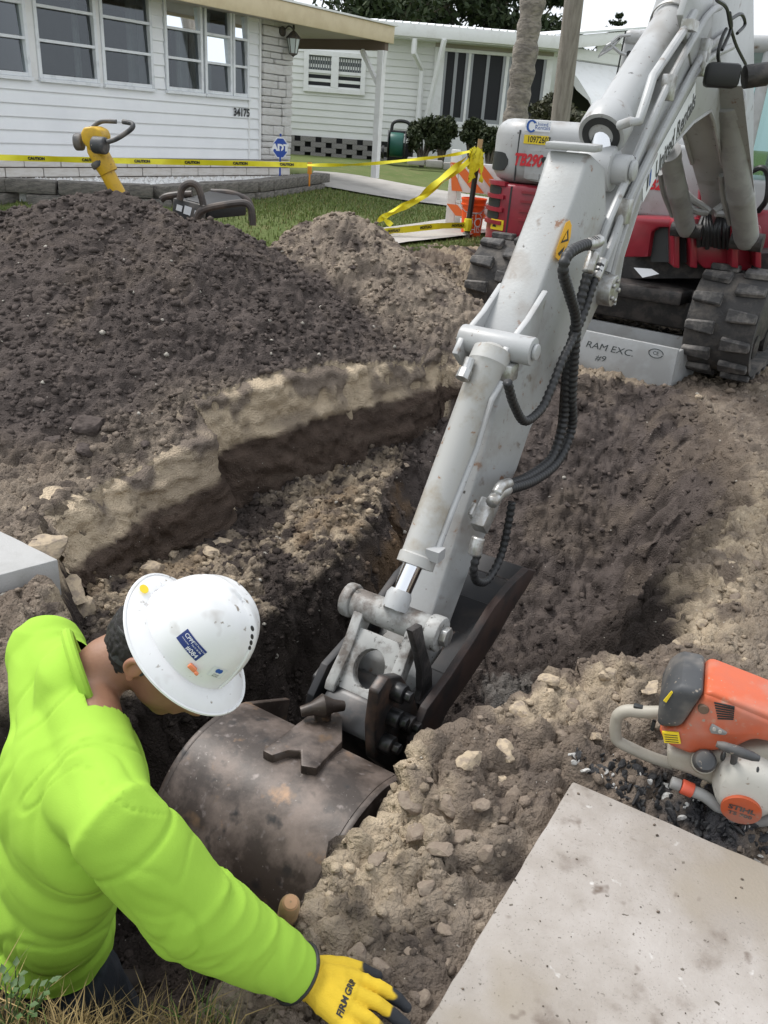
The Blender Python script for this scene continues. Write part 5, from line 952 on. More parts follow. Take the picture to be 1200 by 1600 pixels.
# ---- ribbed hoses
def hose(L_, w_, r_=0.017, ribs=True, nm='hose', m=None, y=None):
    P = bez([ap(*(p[:2]), p[2] if len(p) > 2 else w_) for p in L_], 10); P = np.array(P); seg2 = np.r_[0, np.cumsum(np.linalg.norm(np.diff(P, axis=0), axis=1))]; n_ = int(seg2[-1]/0.006); s_ = np.linspace(0, seg2[-1], n_)
    Q = np.stack([np.interp(s_, seg2, P[:, k]) for k in range(3)], -1); rr_ = [r_*(1.0+(0.14 if (i//2) % 2 else -0.06)) if ribs else r_ for i in range(n_)]; b = MB(); b.tube(list(Q), rr_, 8); o = b.build(nm, m or M_hosem, arm, sharp=180); return o
hose([(936, 376), (905, 386), (886, 400), (880, 425), (890, 460), (900, 500), (897, 560), (893, 620), (893, 670), (872, 720), (835, 750), (792, 765)], 0.20, 0.0185)
hose([(925, 405), (915, 440), (905, 480), (893, 540), (886, 600), (880, 660), (862, 715), (825, 745), (790, 760)], 0.18, 0.018)
hose([(940, 410), (925, 450), (912, 490), (895, 530), (880, 560), (860, 610), (845, 640), (820, 658), (803, 632), (793, 598)], 0.20, 0.015)
hose([(884, 560), (880, 610), (876, 660), (868, 700)], 0.15, 0.012, False)
hose([(747, 862), (740, 890), (745, 908), (762, 906), (782, 870), (794, 820), (800, 785)], 0.18, 0.014)
hose([(843, 355, -0.12), (815, 400, -0.13), (792, 440, -0.13), (777, 490, -0.12), (765, 540, -0.1)], -0.12, 0.022)
for L_, r_ in (([(936, 376), (928, 380), (918, 382)], 0.023), ([(928, 395), (922, 412), (918, 425)], 0.022), ([(942, 405), (937, 420), (930, 436)], 0.02), ([(792, 765), (780, 772), (768, 785)], 0.023), ([(795, 755), (783, 760), (775, 772)], 0.02), ([(748, 840), (744, 855), (742, 866)], 0.024), ([(850, 345, -0.12), (838, 365, -0.12), (826, 385, -0.12)], 0.026)): hose(L_, 0.20, r_, False, 'hose_fitting', M_fit)
q_ = ap(757, 805, 0.16); tarm = nrm(ap(810, 700, 0.12)-ap(720, 900, 0.12)); b = MB(); b.box(q_, (0.055, 0.07, 0.11), (EW, nrm(np.cross(tarm, EW)), tarm)); b.box(q_-EW*0.03-tarm*0.01, (0.02, 0.12, 0.05), (EW, nrm(np.cross(tarm, EW)), tarm)); b.build('valve_block', M_fit, arm, bevel=0.006)
# warning label on the arm side
def arm_patch(px4, lift_, m, nm, par):
    p3 = [sz(*rp[1], 0.07), sz(*rp[3], 0.07), sz(*upx[3], 0.12)]; nn_ = nrm(np.cross(p3[1]-p3[0], p3[2]-p3[0])); nn_ = nn_ if np.dot(nn_, EW) > 0 else -nn_; Q = [onplane(u, v, p3[0]+nn_*lift_, nn_) for u, v in px4]; b = MB(); b.prism3(Q, nn_*0.0008); return b.build(nm, m, par)
wlb = arm_patch([(890, 344), (893, 352), (891, 372), (876, 410), (868, 402), (870, 388), (884, 348)], 0.012, M_yel2, 'warning_label', arm)
arm_patch([(888, 358), (888, 376), (876, 380)], 0.0135, M_blk, 'warning_sign', wlb); arm_patch([(885.5, 363), (886, 373), (879.5, 376)], 0.0150, M_yel2, 'sign_field', wlb); arm_patch([(882, 385), (880, 392), (874, 400), (872, 396)], 0.0135, M_blk, 'warning_glyph', wlb)
# ---- crawler tracks
HC = math.radians(33); CF = V3(-math.sin(HC), -math.cos(HC), 0); CL = V3(math.cos(HC), -math.sin(HC), 0)
lug_m = MB(); lug_m.prism([(-0.095, -0.045), (0.095, -0.030), (0.095, 0.030), (-0.095, 0.045)], (0, 0, 0), V3(1, 0, 0), V3(0, 1, 0), ZUP, 0.0, 0.045); lg = lug_m.build('lug', M_lug, None, bevel=0.008, seg=1, loc=(0, 0, 0)); lug_me = lg.data; bpy.data.objects.remove(lg)
FR = at(1128, 495, y=5.62); TZ = 0.40; TR, TLn, TW = 0.335, 2.15, 0.45
def track(front):
    cA = front-CF*TR*1.0; cA[2] = TZ; path = []; N_ = 84; per = 2*TLn+2*math.pi*TR
    def pt(q_):
        q_ = q_ % per
        if q_ < math.pi*TR: a = q_/TR-math.pi/2; return cA+CF*TR*math.cos(a)+ZUP*TR*math.sin(a), a
        q_ -= math.pi*TR
        if q_ < TLn: return cA-CF*q_+ZUP*(TR-0.02*math.sin(q_*6)), math.pi/2
        q_ -= TLn
        if q_ < math.pi*TR: a = q_/TR+math.pi/2; return cA-CF*TLn+CF*TR*math.cos(a)+ZUP*TR*math.sin(a), a
        q_ -= math.pi*TR; return cA-CF*(TLn-q_)-ZUP*TR, -math.pi/2
    v = []; 
    for i in range(N_):
        p, a = pt(per*i/N_); nn_ = CF*math.cos(a)+ZUP*math.sin(a)
        for (w_, o_) in ((-TW/2, 0), (TW/2, 0), (TW/2, -0.045), (-TW/2, -0.045)): v.append(p+CL*w_+nn_*o_)
    f = [(i*4+k, i*4+(k+1) % 4, ((i+1) % N_)*4+(k+1) % 4, ((i+1) % N_)*4+k) for i in range(N_) for k in range(4)]
    b = MB(); b.add(v, f); tr = b.build('track', M_rub, ex, sharp=50); nL = 36
    for i in range(nL):
        for sd_, ph in ((-1, 0.0), (1, 0.5)):
            p, a = pt(per*(i+ph)/nL); nn_ = CF*math.cos(a)+ZUP*math.sin(a); tt = -CF*math.sin(a)+ZUP*math.cos(a); o = bpy.data.objects.new('lug', lug_me); C.objects.link(o); o.parent = tr
            X_ = CL*sd_; Mx = Matrix(((X_[0], tt[0]*sd_, nn_[0], 0), (X_[1], tt[1]*sd_, nn_[1], 0), (X_[2], tt[2]*sd_, nn_[2], 0), (0, 0, 0, 1))); q_ = p+CL*sd_*0.125-wloc(ex); Mx.translation = Vector(q_); o.matrix_local = Mx
    b = MB(); b.prism3([cA+CF*0.1-ZUP*0.20-CL*0.13, cA-CF*(TLn+0.1)-ZUP*0.20-CL*0.13, cA-CF*(TLn-0.1)+ZUP*0.18-CL*0.13, cA-CF*0.2+ZUP*0.18-CL*0.13], CL*0.26); b.build('track_frame', M_steel, tr, bevel=0.02)
    for c_, r_ in ((cA, 0.27), (cA-CF*TLn, 0.25)): b = MB(); b.lathe([(0.05, -0.12), (r_, -0.1), (r_, 0.1), (0.05, 0.12)], c_, CL, 24); b.build('idler_wheel', M_steel, tr)
    for k in range(5): b = MB(); b.lathe([(0.03, -0.15), (0.09, -0.14), (0.09, 0.14), (0.03, 0.15)], cA-CF*(0.35+k*0.36)-ZUP*0.21, CL, 14); b.build('roller', M_steel, tr)
    return cA
cR = track(FR); cLft = track(FR-CL*1.72)
cm = (cR+cLft)/2
b = MB(); b.box(cm-CF*1.0+ZUP*0.0, (1.30, 1.6, 0.30), (CL, CF, ZUP)); b.box(cm-CF*0.35-ZUP*0.02, (1.28, 0.6, 0.20), (CL, CF, ZUP)); b.lathe([(0.02, 0.15), (0.55, 0.15), (0.55, 0.34), (0.02, 0.34)], cm-CF*1.1, ZUP, 28); b.build('undercarriage', M_steel, ex, bevel=0.02)
b = MB(); b.box(cm+CF*0.02+ZUP*0.12, (1.05, 0.25, 0.10), (CL, CF, ZUP)); b.build('blade_arm', M_steel, ex, bevel=0.02)
# ---- upper structure
BA = at(755, 280, y=7.05); BB = at(1000, 300, y=6.65); W4 = Wall(BA, BB); RC = 0.30; ZB0, ZB1, ZB2 = 0.66, W4.px(830, 290)[1], 1.60
def plan(q_, off=0.0):
    """distance along the rounded corner and front face -> plan point"""
    if q_ >= 0: return W4.p(RC+q_, 0, off)
    a = -q_/RC
    if a <= math.pi/2: return W4.p(RC-(RC+off)*math.sin(a), 0, -RC+(RC+off)*math.cos(a))
    return W4.p(-off, 0, -RC-(a-math.pi/2)*RC)
def bodymesh(name, z0, z1, q1_, m, bev, inset=0.0):
    qs = [-2.0, -1.2]+list(np.linspace(-RC*math.pi/2, 0, 10))+[0.5, q1_]; P = [plan(q_, -inset) for q_ in qs]; back = W4.p(RC+q1_, 0, -1.9); P.append(back); b = MB(); b.prism3([V3(p[0], p[1], z0) for p in P], ZUP*(z1-z0)); return b.build(name, m, ex, bevel=bev, seg=4, sharp=60)
hood = bodymesh('engine_hood', ZB1+0.004, ZB2, 1.55, M_exw, 0.12); guard = bodymesh('lower_guard', ZB0, ZB1, 0.66, M_red, 0.035)
zP = W4.px(1000, 337)[1]; b = MB(); W4.box(b, RC+0.60, RC+1.55, zP, ZB2-0.10, -1.2, 0.03); panel = b.build('body_panel', M_exw, ex, bevel=0.03, seg=3); b = MB(); W4.box(b, RC+0.58, RC+1.45, ZB0, zP-0.004, -1.2, 0.02); b.build('lower_panel', M_red, ex, bevel=0.02)
def patch(name, q0, q1, z0, z1, off, m, par, th=0.012, n=8, rnd=0.0):
    v = []; 
    for k in range(n+1):
        q_ = lerp(q0, q1, k/n); e_ = rnd*(1-math.sqrt(max(0, 1-(abs(2*k/n-1))**4))) if rnd else 0
        for (z_, o_) in ((z0+e_, off), (z1-e_, off), (z1-e_, off-th), (z0+e_, off-th)): p = plan(q_, o_); v.append(V3(p[0], p[1], z_))
    f = [(i*4+k, i*4+(k+1) % 4, (i+1)*4+(k+1) % 4, (i+1)*4+k) for i in range(n) for k in range(4)]+[(0, 1, 2, 3), (n*4+3, n*4+2, n*4+1, n*4)]
    b = MB(); b.add(v, f); return b.build(name, m, par, sharp=50)
def qpx(u, v): a, z_ = W4.px(u, v); return a-RC, z_
def zpx(v, u=830): return W4.px(u, v)[1]
patch('vent', -0.40, -0.13, zpx(268, 790), zpx(238, 790), 0.006, M_vent, hood, rnd=0.05)
for (va, vb) in ((292, 306), (311, 327), (332, 346)): patch('louvre_opening', -0.40, -0.16, zpx(vb, 785)+0.005, zpx(va, 785), 0.004, M_vent, guard, rnd=0.01)
for k, vv_ in enumerate((288, 309, 329.5, 350)): patch('louvre_bar', -0.44, -0.12, zpx(vv_, 785)-0.012, zpx(vv_, 785)+0.018, 0.02, M_red, guard, 0.05)
for k in range(4): patch('rib', 0.02, 0.42, zpx(302+k*14.5, 830)-0.008, zpx(302+k*14.5, 830)+0.012, 0.014, M_red, guard, 0.02)
patch('corner_seam', -0.075, -0.06, ZB0+0.03, ZB1-0.02, 0.0015, M_vent, guard, 0.01); patch('hood_seam', -0.06, -0.05, ZB1+0.02, ZB2-0.08, 0.001, M_vent, hood, 0.01)
door = patch('access_door', 0.02, 0.46, zpx(284, 840), zpx(235, 840), 0.012, M_exw, hood, 0.02, rnd=0.02)
patch('door_handle', 0.05, 0.14, zpx(279, 822), zpx(270, 822), 0.03, M_exw, door, 0.03)
b = MB(); q_ = W4.p(*W4.px(851, 250), 0.012); b.cyl(q_, q_+W4.n*0.012, 0.022, 14); b.build('lock', M_blk, door)
def decal(u0, v0, u1, v1, m, nm, par, off=0.0125): 
    a_, z_ = W4.px(u0, v0); c_, y_ = W4.px(u1, v1); b = MB(); b.prism3([W4.p(a_, z_, off), W4.p(c_, z_, off), W4.p(c_, y_, off), W4.p(a_, y_, off)], W4.n*0.001); return b.build(nm, m, par)
def face_text(txt, u, v, size, m, nm, par, off=0.016, shear=0.0, sx=1.0, bold=0.003): a_, z_ = W4.px(u, v); return text_mesh(txt, size, W4.p(a_, z_, off), W4.w, ZUP, shear=shear, sx=sx, bold=bold).build(nm, m, par)
face_text('TB290', 825, 251, 0.115, M_redtxt, 'lettering', door, 0.016, 0.25, 0.72, 0.005)
yl = decal(818, 224, 858, 213, M_yel, 'fleet_label', hood, 0.004); face_text('10972607', 842, 219, 0.062, M_blk, 'lettering', yl, 0.0065, 0, 0.72, 0.001)
ul = decal(820, 204, 862, 190, M_wl, 'rental_label', hood, 0.0045); 
face_text('United', 847, 194.5, 0.035, M_bluep, 'lettering', ul, 0.0065, 0, 1.0, 0.0); face_text('Rentals', 848, 200, 0.04, M_bluep, 'lettering', ul, 0.0065, 0, 1.0, 0.0)
c_ = W4.p(*W4.px(831, 197), 0.006); b = MB(); b.prism([(0.04*math.cos(a)*(1 if k < 12 else 0.55), 0.045*math.sin(a)*(1 if k < 12 else 0.7)) for k, a in enumerate(list(np.linspace(0.6, 5.6, 12))+list(np.linspace(5.6, 0.6, 12)))], c_, W4.w, ZUP, W4.n, 0, 0.001); b.build('logo_ring', M_bluep, ul)
cl_ = patch('caution_label', -0.24, -0.10, zpx(360, 778), zpx(344, 778), 0.006, M_yel, guard, 0.01); 
b = MB(); p0_, p1_, p2_ = plan(-0.215, 0.008), plan(-0.165, 0.008), plan(-0.19, 0.008); b.add([V3(*p0_[:2], zpx(356, 778)), V3(*p1_[:2], zpx(356, 778)), V3(*p2_[:2], zpx(347, 778))], [(0, 1, 2)]); b.build('caution_sign', M_blk, cl_)
# right-hand body with the second model lettering
face_text('TB290', 1028, 289, 0.10, M_redtxt, 'lettering', panel, 0.034, 0.1, 0.85, 0.004)
# red front frame with arched recess
fr0 = at(985, 345, y=6.25); b = MB(); Wf = Wall(at(970, 380, y=6.35), at(1080, 390, y=6.05))
def fp(u, v, o_=0.0): a_, z_ = Wf.px(u, v); return Wf.p(a_, z_, o_)
b.prism3([fp(u, v) for u, v in [(975, 338), (1075, 343), (1075, 357), (1028, 355), (1018, 362), (1012, 402), (968, 402)]], -Wf.n*0.7); ff = b.build('front_frame', M_red, ex, bevel=0.015)
b = MB(); b.prism3([fp(u, v, -0.06) for u, v in [(1012, 356), (1078, 356), (1078, 412), (1012, 410)]], -Wf.n*0.3); b.build('recess', M_vent, ex)
b = MB(); b.prism3([fp(u, v, -0.25) for u, v in [(955, 400), (1190, 400), (1190, 440), (950, 440)]], -Wf.n*1.0); b.build('turntable_skirt', M_steel, ex)
# swing bracket: red casting with two ears per lift cylinder
yb_ = 6.0
for (u0, u1, vt) in ((1052, 1062, 345), (1078, 1090, 352), (1143, 1154, 350), (1180, 1190, 352)):
    b = MB(); pts = [at(u, v, y=yb_-(0.12 if u0 > 1100 else 0)) for u, v in [(u0, vt+6), (u0+3, vt), (u1-2, vt), (u1, vt+6), (u1, 420), (u0, 418)]]; b.prism3(pts, V3(0.03, 0.26, 0)); b.build('bracket_ear', M_red, ex, bevel=0.012)
b = MB(); b.prism3([at(u, v, y=yb_+0.02) for u, v in [(1082, 372), (1150, 375), (1182, 400), (1172, 424), (1100, 420), (1078, 400)]], V3(0.04, 0.4, 0)); b.build('swing_bracket', M_red, ex, bevel=0.02)
b = MB(); b.prism3([at(u, v, y=yb_+0.3) for u, v in [(1093, 300), (1103, 272), (1108, 300), (1096, 345), (1090, 345)]], V3(0.02, 0.1, 0)); b.build('boom_cheek', M_red, ex, bevel=0.01)
for k in range(9):
    u = 1092+k*6.5; b = MB(); P = bez([at(u, 385+random.uniform(-4, 4), y=5.98), at(u+random.uniform(-4, 4), 360, y=5.93), at(lerp(u, 1105 if u < 1118 else 1128, 0.5), 340, y=6.0), at(1106 if u < 1118 else 1128, 325+random.uniform(-6, 6), y=6.1)], 6); b.tube(P, 0.016, 8); b.build('base_hose', M_hosem, ex)
for (P_) in ([(1070, 300), (1082, 312), (1098, 322), (1108, 330)], [(1074, 320), (1088, 330), (1106, 332)], [(1152, 300), (1148, 312), (1130, 320), (1116, 330)], [(1150, 325), (1138, 333), (1118, 334)]): b = MB(); b.tube(bez([at(u, v, y=5.85) for u, v in P_], 6), 0.022, 8); b.build('base_line', M_lift, ex)
# ---- cab
CA_ = at(966, 120, y=7.0); Wc = Wall(CA_, CA_+V3(math.cos(math.radians(-14)), math.sin(math.radians(-14)), 0)); zc0, zc1 = 0.85, at(1000, 46, y=7.0)[2]; cw = 1.42
M_cabg = glass_mat('cab_glass', (0.55, 0.68, 0.66), 0.02); cab = MB(); Wc.box(cab, 0.0, cw, zc0, 1.30, -1.5, 0.0); cab = cab.build('cab', M_exw, ex, bevel=0.03, seg=3)
for (a_, c_) in ((0.0, 0.13), (0.97, 1.05), (cw-0.08, cw)):
    for o_ in (0.0, -1.42): b = MB(); Wc.box(b, a_, c_, 1.28, zc1-0.05, o_-0.08, o_); b.build('pillar', M_exw, cab, bevel=0.025, seg=3)
b = MB(); Wc.box(b, -0.01, cw+0.02, zc1-0.11, zc1, -1.55, 0.02); b.build('cab_roof', M_exw, cab, bevel=0.05, seg=4)
b = MB(); Wc.box(b, 0.13, 0.17, 1.30, zc1-0.11, -0.05, 0.004); b.build('window_seal', M_blk, cab)
for (a_, c_) in ((0.17, 0.97), (1.05, cw-0.08)): b = MB(); b.add([Wc.p(a_, 1.3, -0.03), Wc.p(c_, 1.3, -0.03), Wc.p(c_, zc1-0.11, -0.03), Wc.p(a_, zc1-0.11, -0.03)], [(0, 1, 2, 3)]); b.build('windscreen', M_cabg, cab)
b = MB(); b.add([Wc.p(0.17, 1.3, -1.46), Wc.p(cw-0.08, 1.3, -1.46), Wc.p(cw-0.08, zc1-0.11, -1.46), Wc.p(0.17, zc1-0.11, -1.46)], [(0, 1, 2, 3)]); b.build('rear_window', M_cabg, cab)
b = MB(); Wc.box(b, 0.45, 0.95, 1.2, 1.75, -1.2, -1.05); Wc.box(b, 0.45, 0.95, 1.15, 1.3, -1.04, -0.6); b.build('seat', M_blk, cab, bevel=0.05)
b = MB(); q_ = Wc.p(0.05, zc1-0.16, 0.0); b.cyl(q_, q_+Wc.n*0.02, 0.02, 12); b.build('lamp', M_vent, cab); b = MB(); q_ = Wc.p(-0.02, 1.85, 0.03); b.tube([Wc.p(0.0, zc1-0.02, 0.02), Wc.p(-0.02, zc1-0.5, 0.03), Wc.p(-0.02, 1.85, 0.03)], 0.006, 6); b.cyl(q_-ZUP*0.02, q_+ZUP*0.02, 0.022, 10); b.build('aerial', M_blk, cab)
for P_ in ([(972, 55), (955, 75), (935, 88), (948, 72), (968, 60)], [(952, 68), (968, 82), (978, 86)], [(985, 55), (968, 56), (955, 66)]): b = MB(); b.tube([at(u, v, y=6.9) for u, v in P_], 0.012, 6); b.build('mirror_arm', M_exw, cab)
# left-hand flank of the machine at the right of the picture
b = MB(); Wc.box(b, 1.10, 1.75, 0.72, 1.10, -1.2, 0.12); fl_ = b.build('step_guard', M_red, ex, bevel=0.03); b = MB(); pq = at(1194, 393, y=6.55); b.prism3([at(1182, 386, y=6.6), at(1215, 388, y=6.6), at(1215, 397, y=6.6), at(1182, 396, y=6.6)], V3(0, -0.01, 0)); fl2 = b.build('fleet_label', M_yel, ex); text_mesh('10972607', 0.055, at(1206, 392, y=6.585), V3(1, 0, 0.02), ZUP, sx=0.75).build('lettering', M_blk, fl2)
b = MB(); b.tube(bez([at(1170, 270, y=6.5), at(1190, 262, y=6.4), at(1200, 275, y=6.4), at(1198, 310, y=6.4), at(1185, 330, y=6.5)], 6), 0.02, 8); b.build('base_hose', M_hosem, ex)
# ------------------------------------------------------------------ worker leaning out of the trench
M_skin = mat('skin', (0.30, 0.16, 0.10), 0.5, col2=(0.26, 0.13, 0.085), scale=12, thr=(0.4, 0.65), bump=0.05, bscale=200)
M_hiviz = mat('lime_shirt', (0.315, 0.53, 0.060), 0.9, col2=(0.29, 0.495, 0.053), scale=5, thr=(0.4, 0.65), bump=0.08, bscale=380, spec=0.2)
M_jean = mat('navy_trousers', (0.007, 0.010, 0.016), 0.85, col2=(0.012, 0.016, 0.024), scale=10, bump=0.2, bscale=300)
M_hair = mat('black_hair', (0.010, 0.008, 0.007), 0.75, bump=0.15, bscale=250, stretch=(1, 1, 4))
TO = -FW
hc = at(300, 996, t=1.56); eF = nrm(RT*0.59-UP*0.81); eU = nrm(RT*0.71+UP*0.59+TO*0.40); eU = nrm(eU-eF*np.dot(eU, eF)); eR = np.cross(eF, eU)
HD = hc-eU*0.045+eF*0.0                                    # head centre
N0 = at(132, 1056, t=1.58); SR = at(178, 1282, t=1.34); SLd = at(72, 1018, t=1.74); EL = at(303, 1424, t=1.42); WR = at(470, 1524, z=0.065); HP = at(72, 1440, t=1.76)
ff_ = gz(-0.55, 1.45); FT1 = V3(-0.46, 1.17, gz(-0.46, 1.17)); FT2 = V3(-0.78, 1.55, gz(-0.78, 1.55)); EL2 = SLd+V3(-0.02, 0.06, -0.27); WR2 = EL2+V3(0.03, -0.02, -0.25)
chest = lerp(lerp(SR, SLd, 0.41), HP, 0.24); shax = nrm(SR-SLd); spine = nrm(N0-HP); fwd = nrm(np.cross(spine, shax)); shx = nrm(np.cross(fwd, spine)); TA = (shx, fwd, spine)
def torso(b, g):
    k2 = 0.6*g
    b.ell(chest, (0.200+g, 0.116+g, 0.165+k2), TA, 44, 26); b.ell(lerp(chest, HP, 0.33), (0.168+g, 0.110+g, 0.17+g), TA, 44, 26); b.ell(lerp(chest, HP, 0.66), (0.158+g, 0.110+g, 0.17+g), TA, 44, 26); b.ell(HP, (0.158+g, 0.115+g, 0.13+g), TA, 44, 26)
    b.tube([lerp(chest, N0, 0.25), SR], [0.10+g, 0.050+g], 30); b.tube([lerp(chest, N0, 0.25), SLd], [0.10+g, 0.056+g], 30); b.ell(SR, (0.050+g,)*3, TA, 30, 20); b.ell(SLd, (0.062+g,)*3, TA, 30, 20)
    nn_ = lerp(N0, chest, 0.22); b.tube([SR, lerp(SR, nn_, 0.5), nn_], [0.050+g, 0.060+k2, 0.066+k2], 30); b.tube([nn_, SLd], [0.064+k2, 0.052+g], 30)
b = MB(); torso(b, 0.0)
nb_ = HD-eU*0.09-eF*0.035
b.tube([lerp(N0, HP, 0.08), lerp(N0, nb_, 0.5)-eF*0.005, nb_+eU*0.03], [0.064, 0.056, 0.060], 24)
b.ell(HD, (0.079, 0.099, 0.115), (eR, eF, eU), 20, 14); b.ell(HD-eU*0.055+eF*0.03, (0.062, 0.07, 0.075), (eR, eF, eU), 16, 10); b.ell(HD-eU*0.105+eF*0.065, (0.03, 0.028, 0.025), (eR, eF, eU), 12, 8)
b.tube([HD-eU*0.01+eF*0.095, HD-eU*0.05+eF*0.118, HD-eU*0.06+eF*0.10], [0.012, 0.017, 0.014], 10)              # nose
for sg in (-1, 1): b.ell(HD+eR*sg*0.030-eU*0.003+eF*0.088, (0.018, 0.01, 0.008), (eR, eF, eU), 10, 8)               # brows and eyes
b.ell(HD-eU*0.082+eF*0.095, (0.026, 0.01, 0.009), (eR, eF, eU), 10, 8)                                             # lips
b.tube([SR, lerp(SR, EL, 0.5), EL], [0.058, 0.052, 0.043], 14); b.tube([EL, lerp(EL, WR, 0.4), WR], [0.043, 0.042, 0.028], 14); b.tube([SLd, EL2], [0.058, 0.045], 14); b.tube([EL2, WR2], [0.045, 0.03], 14); b.ell(WR2-ZUP*0.06, (0.04, 0.025, 0.075), None, 12, 8)
for k in range(4): b.tube([WR2+V3(-0.03+0.02*k, 0, -0.10), WR2+V3(-0.03+0.02*k, 0.015, -0.15), WR2+V3(-0.028+0.02*k, 0.035, -0.175)], [0.010, 0.009, 0.008], 8)
b.tube([WR2+V3(0.035, 0, -0.03), WR2+V3(0.065, 0.01, -0.08)], [0.012, 0.010], 8)
b.tube([WR, WR+nrm(at(590, 1575, z=0.03)-WR)*0.07], [0.027, 0.03], 10)
def legs(b, g, z_=0.08):
    for F_, sg in ((FT1, 1), (FT2, -1)):
        h_ = HP+shx*0.09*sg-spine*0.06; kn = lerp(h_, F_, 0.5)+fwd*0.05+ZUP*0.03; b.tube([h_, lerp(h_, kn, 0.6), kn, lerp(kn, F_, 0.5), F_+ZUP*z_], [0.095+g, 0.078+g, 0.062+g, 0.058+g, 0.048+g], 16)
legs(b, 0.0)
for F_ in (FT1, FT2): b.tube([F_+ZUP*0.05, F_+ZUP*0.03+fwd*0.16], [0.045, 0.035], 10)
v, nn, f = skin(b, 0.0085, 4)
person = raw_mesh('person', v-HP, f, M_skin); person.location = tuple(HP)
tag(person, 'worker in lime long-sleeved shirt, white hard hat and yellow glove leaning over the trench edge', 'person')
for sg in (-1, 1):      # ears
    ec = HD+eR*sg*0.080-eU*0.030-eF*0.012; b = MB(); b.tube(bez([ec-eU*0.028+eF*0.004, ec-eU*0.012-eF*0.016+eR*sg*0.008, ec+eU*0.014-eF*0.016+eR*sg*0.014, ec+eU*0.028+eF*0.002+eR*sg*0.012, ec+eU*0.022+eF*0.016+eR*sg*0.004], 5), 0.0065, 8); b.ell(ec+eR*sg*0.003-eU*0.002, (0.006, 0.014, 0.024), (eR, eF, eU), 10, 8); b.ell(ec-eU*0.028+eF*0.004, (0.006, 0.009, 0.009), (eR, eF, eU), 8, 6)
    v, nn, f = skin(b, 0.0025, 3); raw_mesh('ear', v-HP, f, mat('ear_skin', (0.34, 0.16, 0.105), 0.5), parent=person)
# hair: a cap over the back of the skull, short at the nape
b = MB(); b.ell(HD-eF*0.030-eU*0.022, (0.0865, 0.097, 0.120), (eR, eF, eU), 36, 24); v, nn, f = skin(b, 0.004, 1)
loc_f = (v-HD)@eF; loc_u = (v-HD)@eU; loc_r = np.abs((v-HD)@eR); keep = (loc_f < 0.012-0.55*np.maximum(0, -loc_u-0.01)) & (loc_u > -0.135+0.30*loc_r+0.006*noise3(v*60, 8)); v = v+nn*(0.003*noise3(v*160, 3)[:, None]); fk = keep[f].all(1); raw_mesh('hair', v-HP, f[fk], M_hair, parent=person)
# ---- shirt
b = MB(); torso(b, 0.016); b.tube([lerp(N0, HP, 0.10), N0, lerp(N0, nb_, 0.14)], [0.090, 0.082, 0.076], 30)
b.tube([lerp(SR, chest, 0.3), SR, lerp(SR, EL, 0.35), lerp(SR, EL, 0.75), EL, lerp(EL, WR, 0.3), lerp(EL, WR, 0.62), lerp(EL, WR, 0.85), lerp(EL, WR, 0.97)], [0.062, 0.076, 0.080, 0.078, 0.076, 0.072, 0.064, 0.056, 0.054], 36)
b.tube([SLd, lerp(SLd, EL2, 0.5), EL2], [0.08, 0.076, 0.068], 18); b.tube([EL2, WR2], [0.066, 0.05], 18)
b.lathe([(0.05, -0.03), (0.160, -0.02), (0.172, 0.03), (0.165, 0.12), (0.05, 0.13)], HP-spine*0.09, spine, 28, shx, sx=1.05, sy=0.82)
v, nn, f = skin(b, 0.0058, 14, 0.5)
# drape: long diagonal folds on the back, rings of creases along the sleeve
def proj_arm(p, A_, B_): d_ = B_-A_; t_ = np.clip(((p-A_)@d_)/(d_@d_), 0, 1); return t_, np.linalg.norm(p-(A_+t_[:, None]*d_), axis=1)
t1, d1_ = proj_arm(v, SR, EL); t2, d2_ = proj_arm(v, EL, WR); armw = smooth(0.13, 0.09, np.minimum(d1_, d2_))*smooth(0.02, 0.3, np.where(d1_ < d2_, t1, 1.0)); al = np.where(d1_ < d2_, t1*0.27, 0.27+t2*0.27)
ax_a = nrm(WR-SR); sa = np.cross(ax_a, ZUP); sa = nrm(sa); ub = np.cross(sa, ax_a); ca, cb = (v-SR)@sa, (v-SR)@ub
wq = noise3(v*7, 20)*0.10; wv = al*1.0+0.75*cb+0.5*ca+wq
rid = 1-2*np.abs(noise3(np.stack([wv*10, ca*5+3, cb*5], -1), 21)); rid2 = 1-2*np.abs(noise3(np.stack([(al-0.6*cb+wq)*20+5, ca*8, cb*8], -1), 22))
elb = 1.5*np.exp(-((al-0.30)/0.08)**2)+0.6*np.exp(-((al-0.49)/0.05)**2)+0.25
disp = armw*elb*(0.0035*rid+0.002*rid2)+armw*0.001*noise3(v*14, 24)
hs_ = (v-HP)@spine; cs_x = (v-HP)@shx; cf_ = (v-HP)@fwd; tw2 = 1-armw
wq2 = noise3(v*6+9, 30)*0.12; dg = hs_*0.45+cs_x*1.0+wq2
rT = 1-2*np.abs(noise3(np.stack([dg*8, hs_*2.5+cf_*3, cf_*2], -1), 31)); rT2 = 1-2*np.abs(noise3(np.stack([(cs_x*0.8-hs_*0.8+wq2)*14+4, hs_*5, cf_*5], -1), 32)); hem = np.exp(-((hs_+0.02)/0.10)**2)
hr_ = 1-2*np.abs(noise3(np.stack([cs_x*4, (hs_+wq2*0.5)*16+2*cs_x*4, cf_*4], -1), 33))
disp = disp+tw2*(0.003*rT*(0.4+0.6*smooth(0.1, 0.35, hs_))+0.0015*rT2+0.0025*hem*hr_+0.002*noise3(v*9, 34))
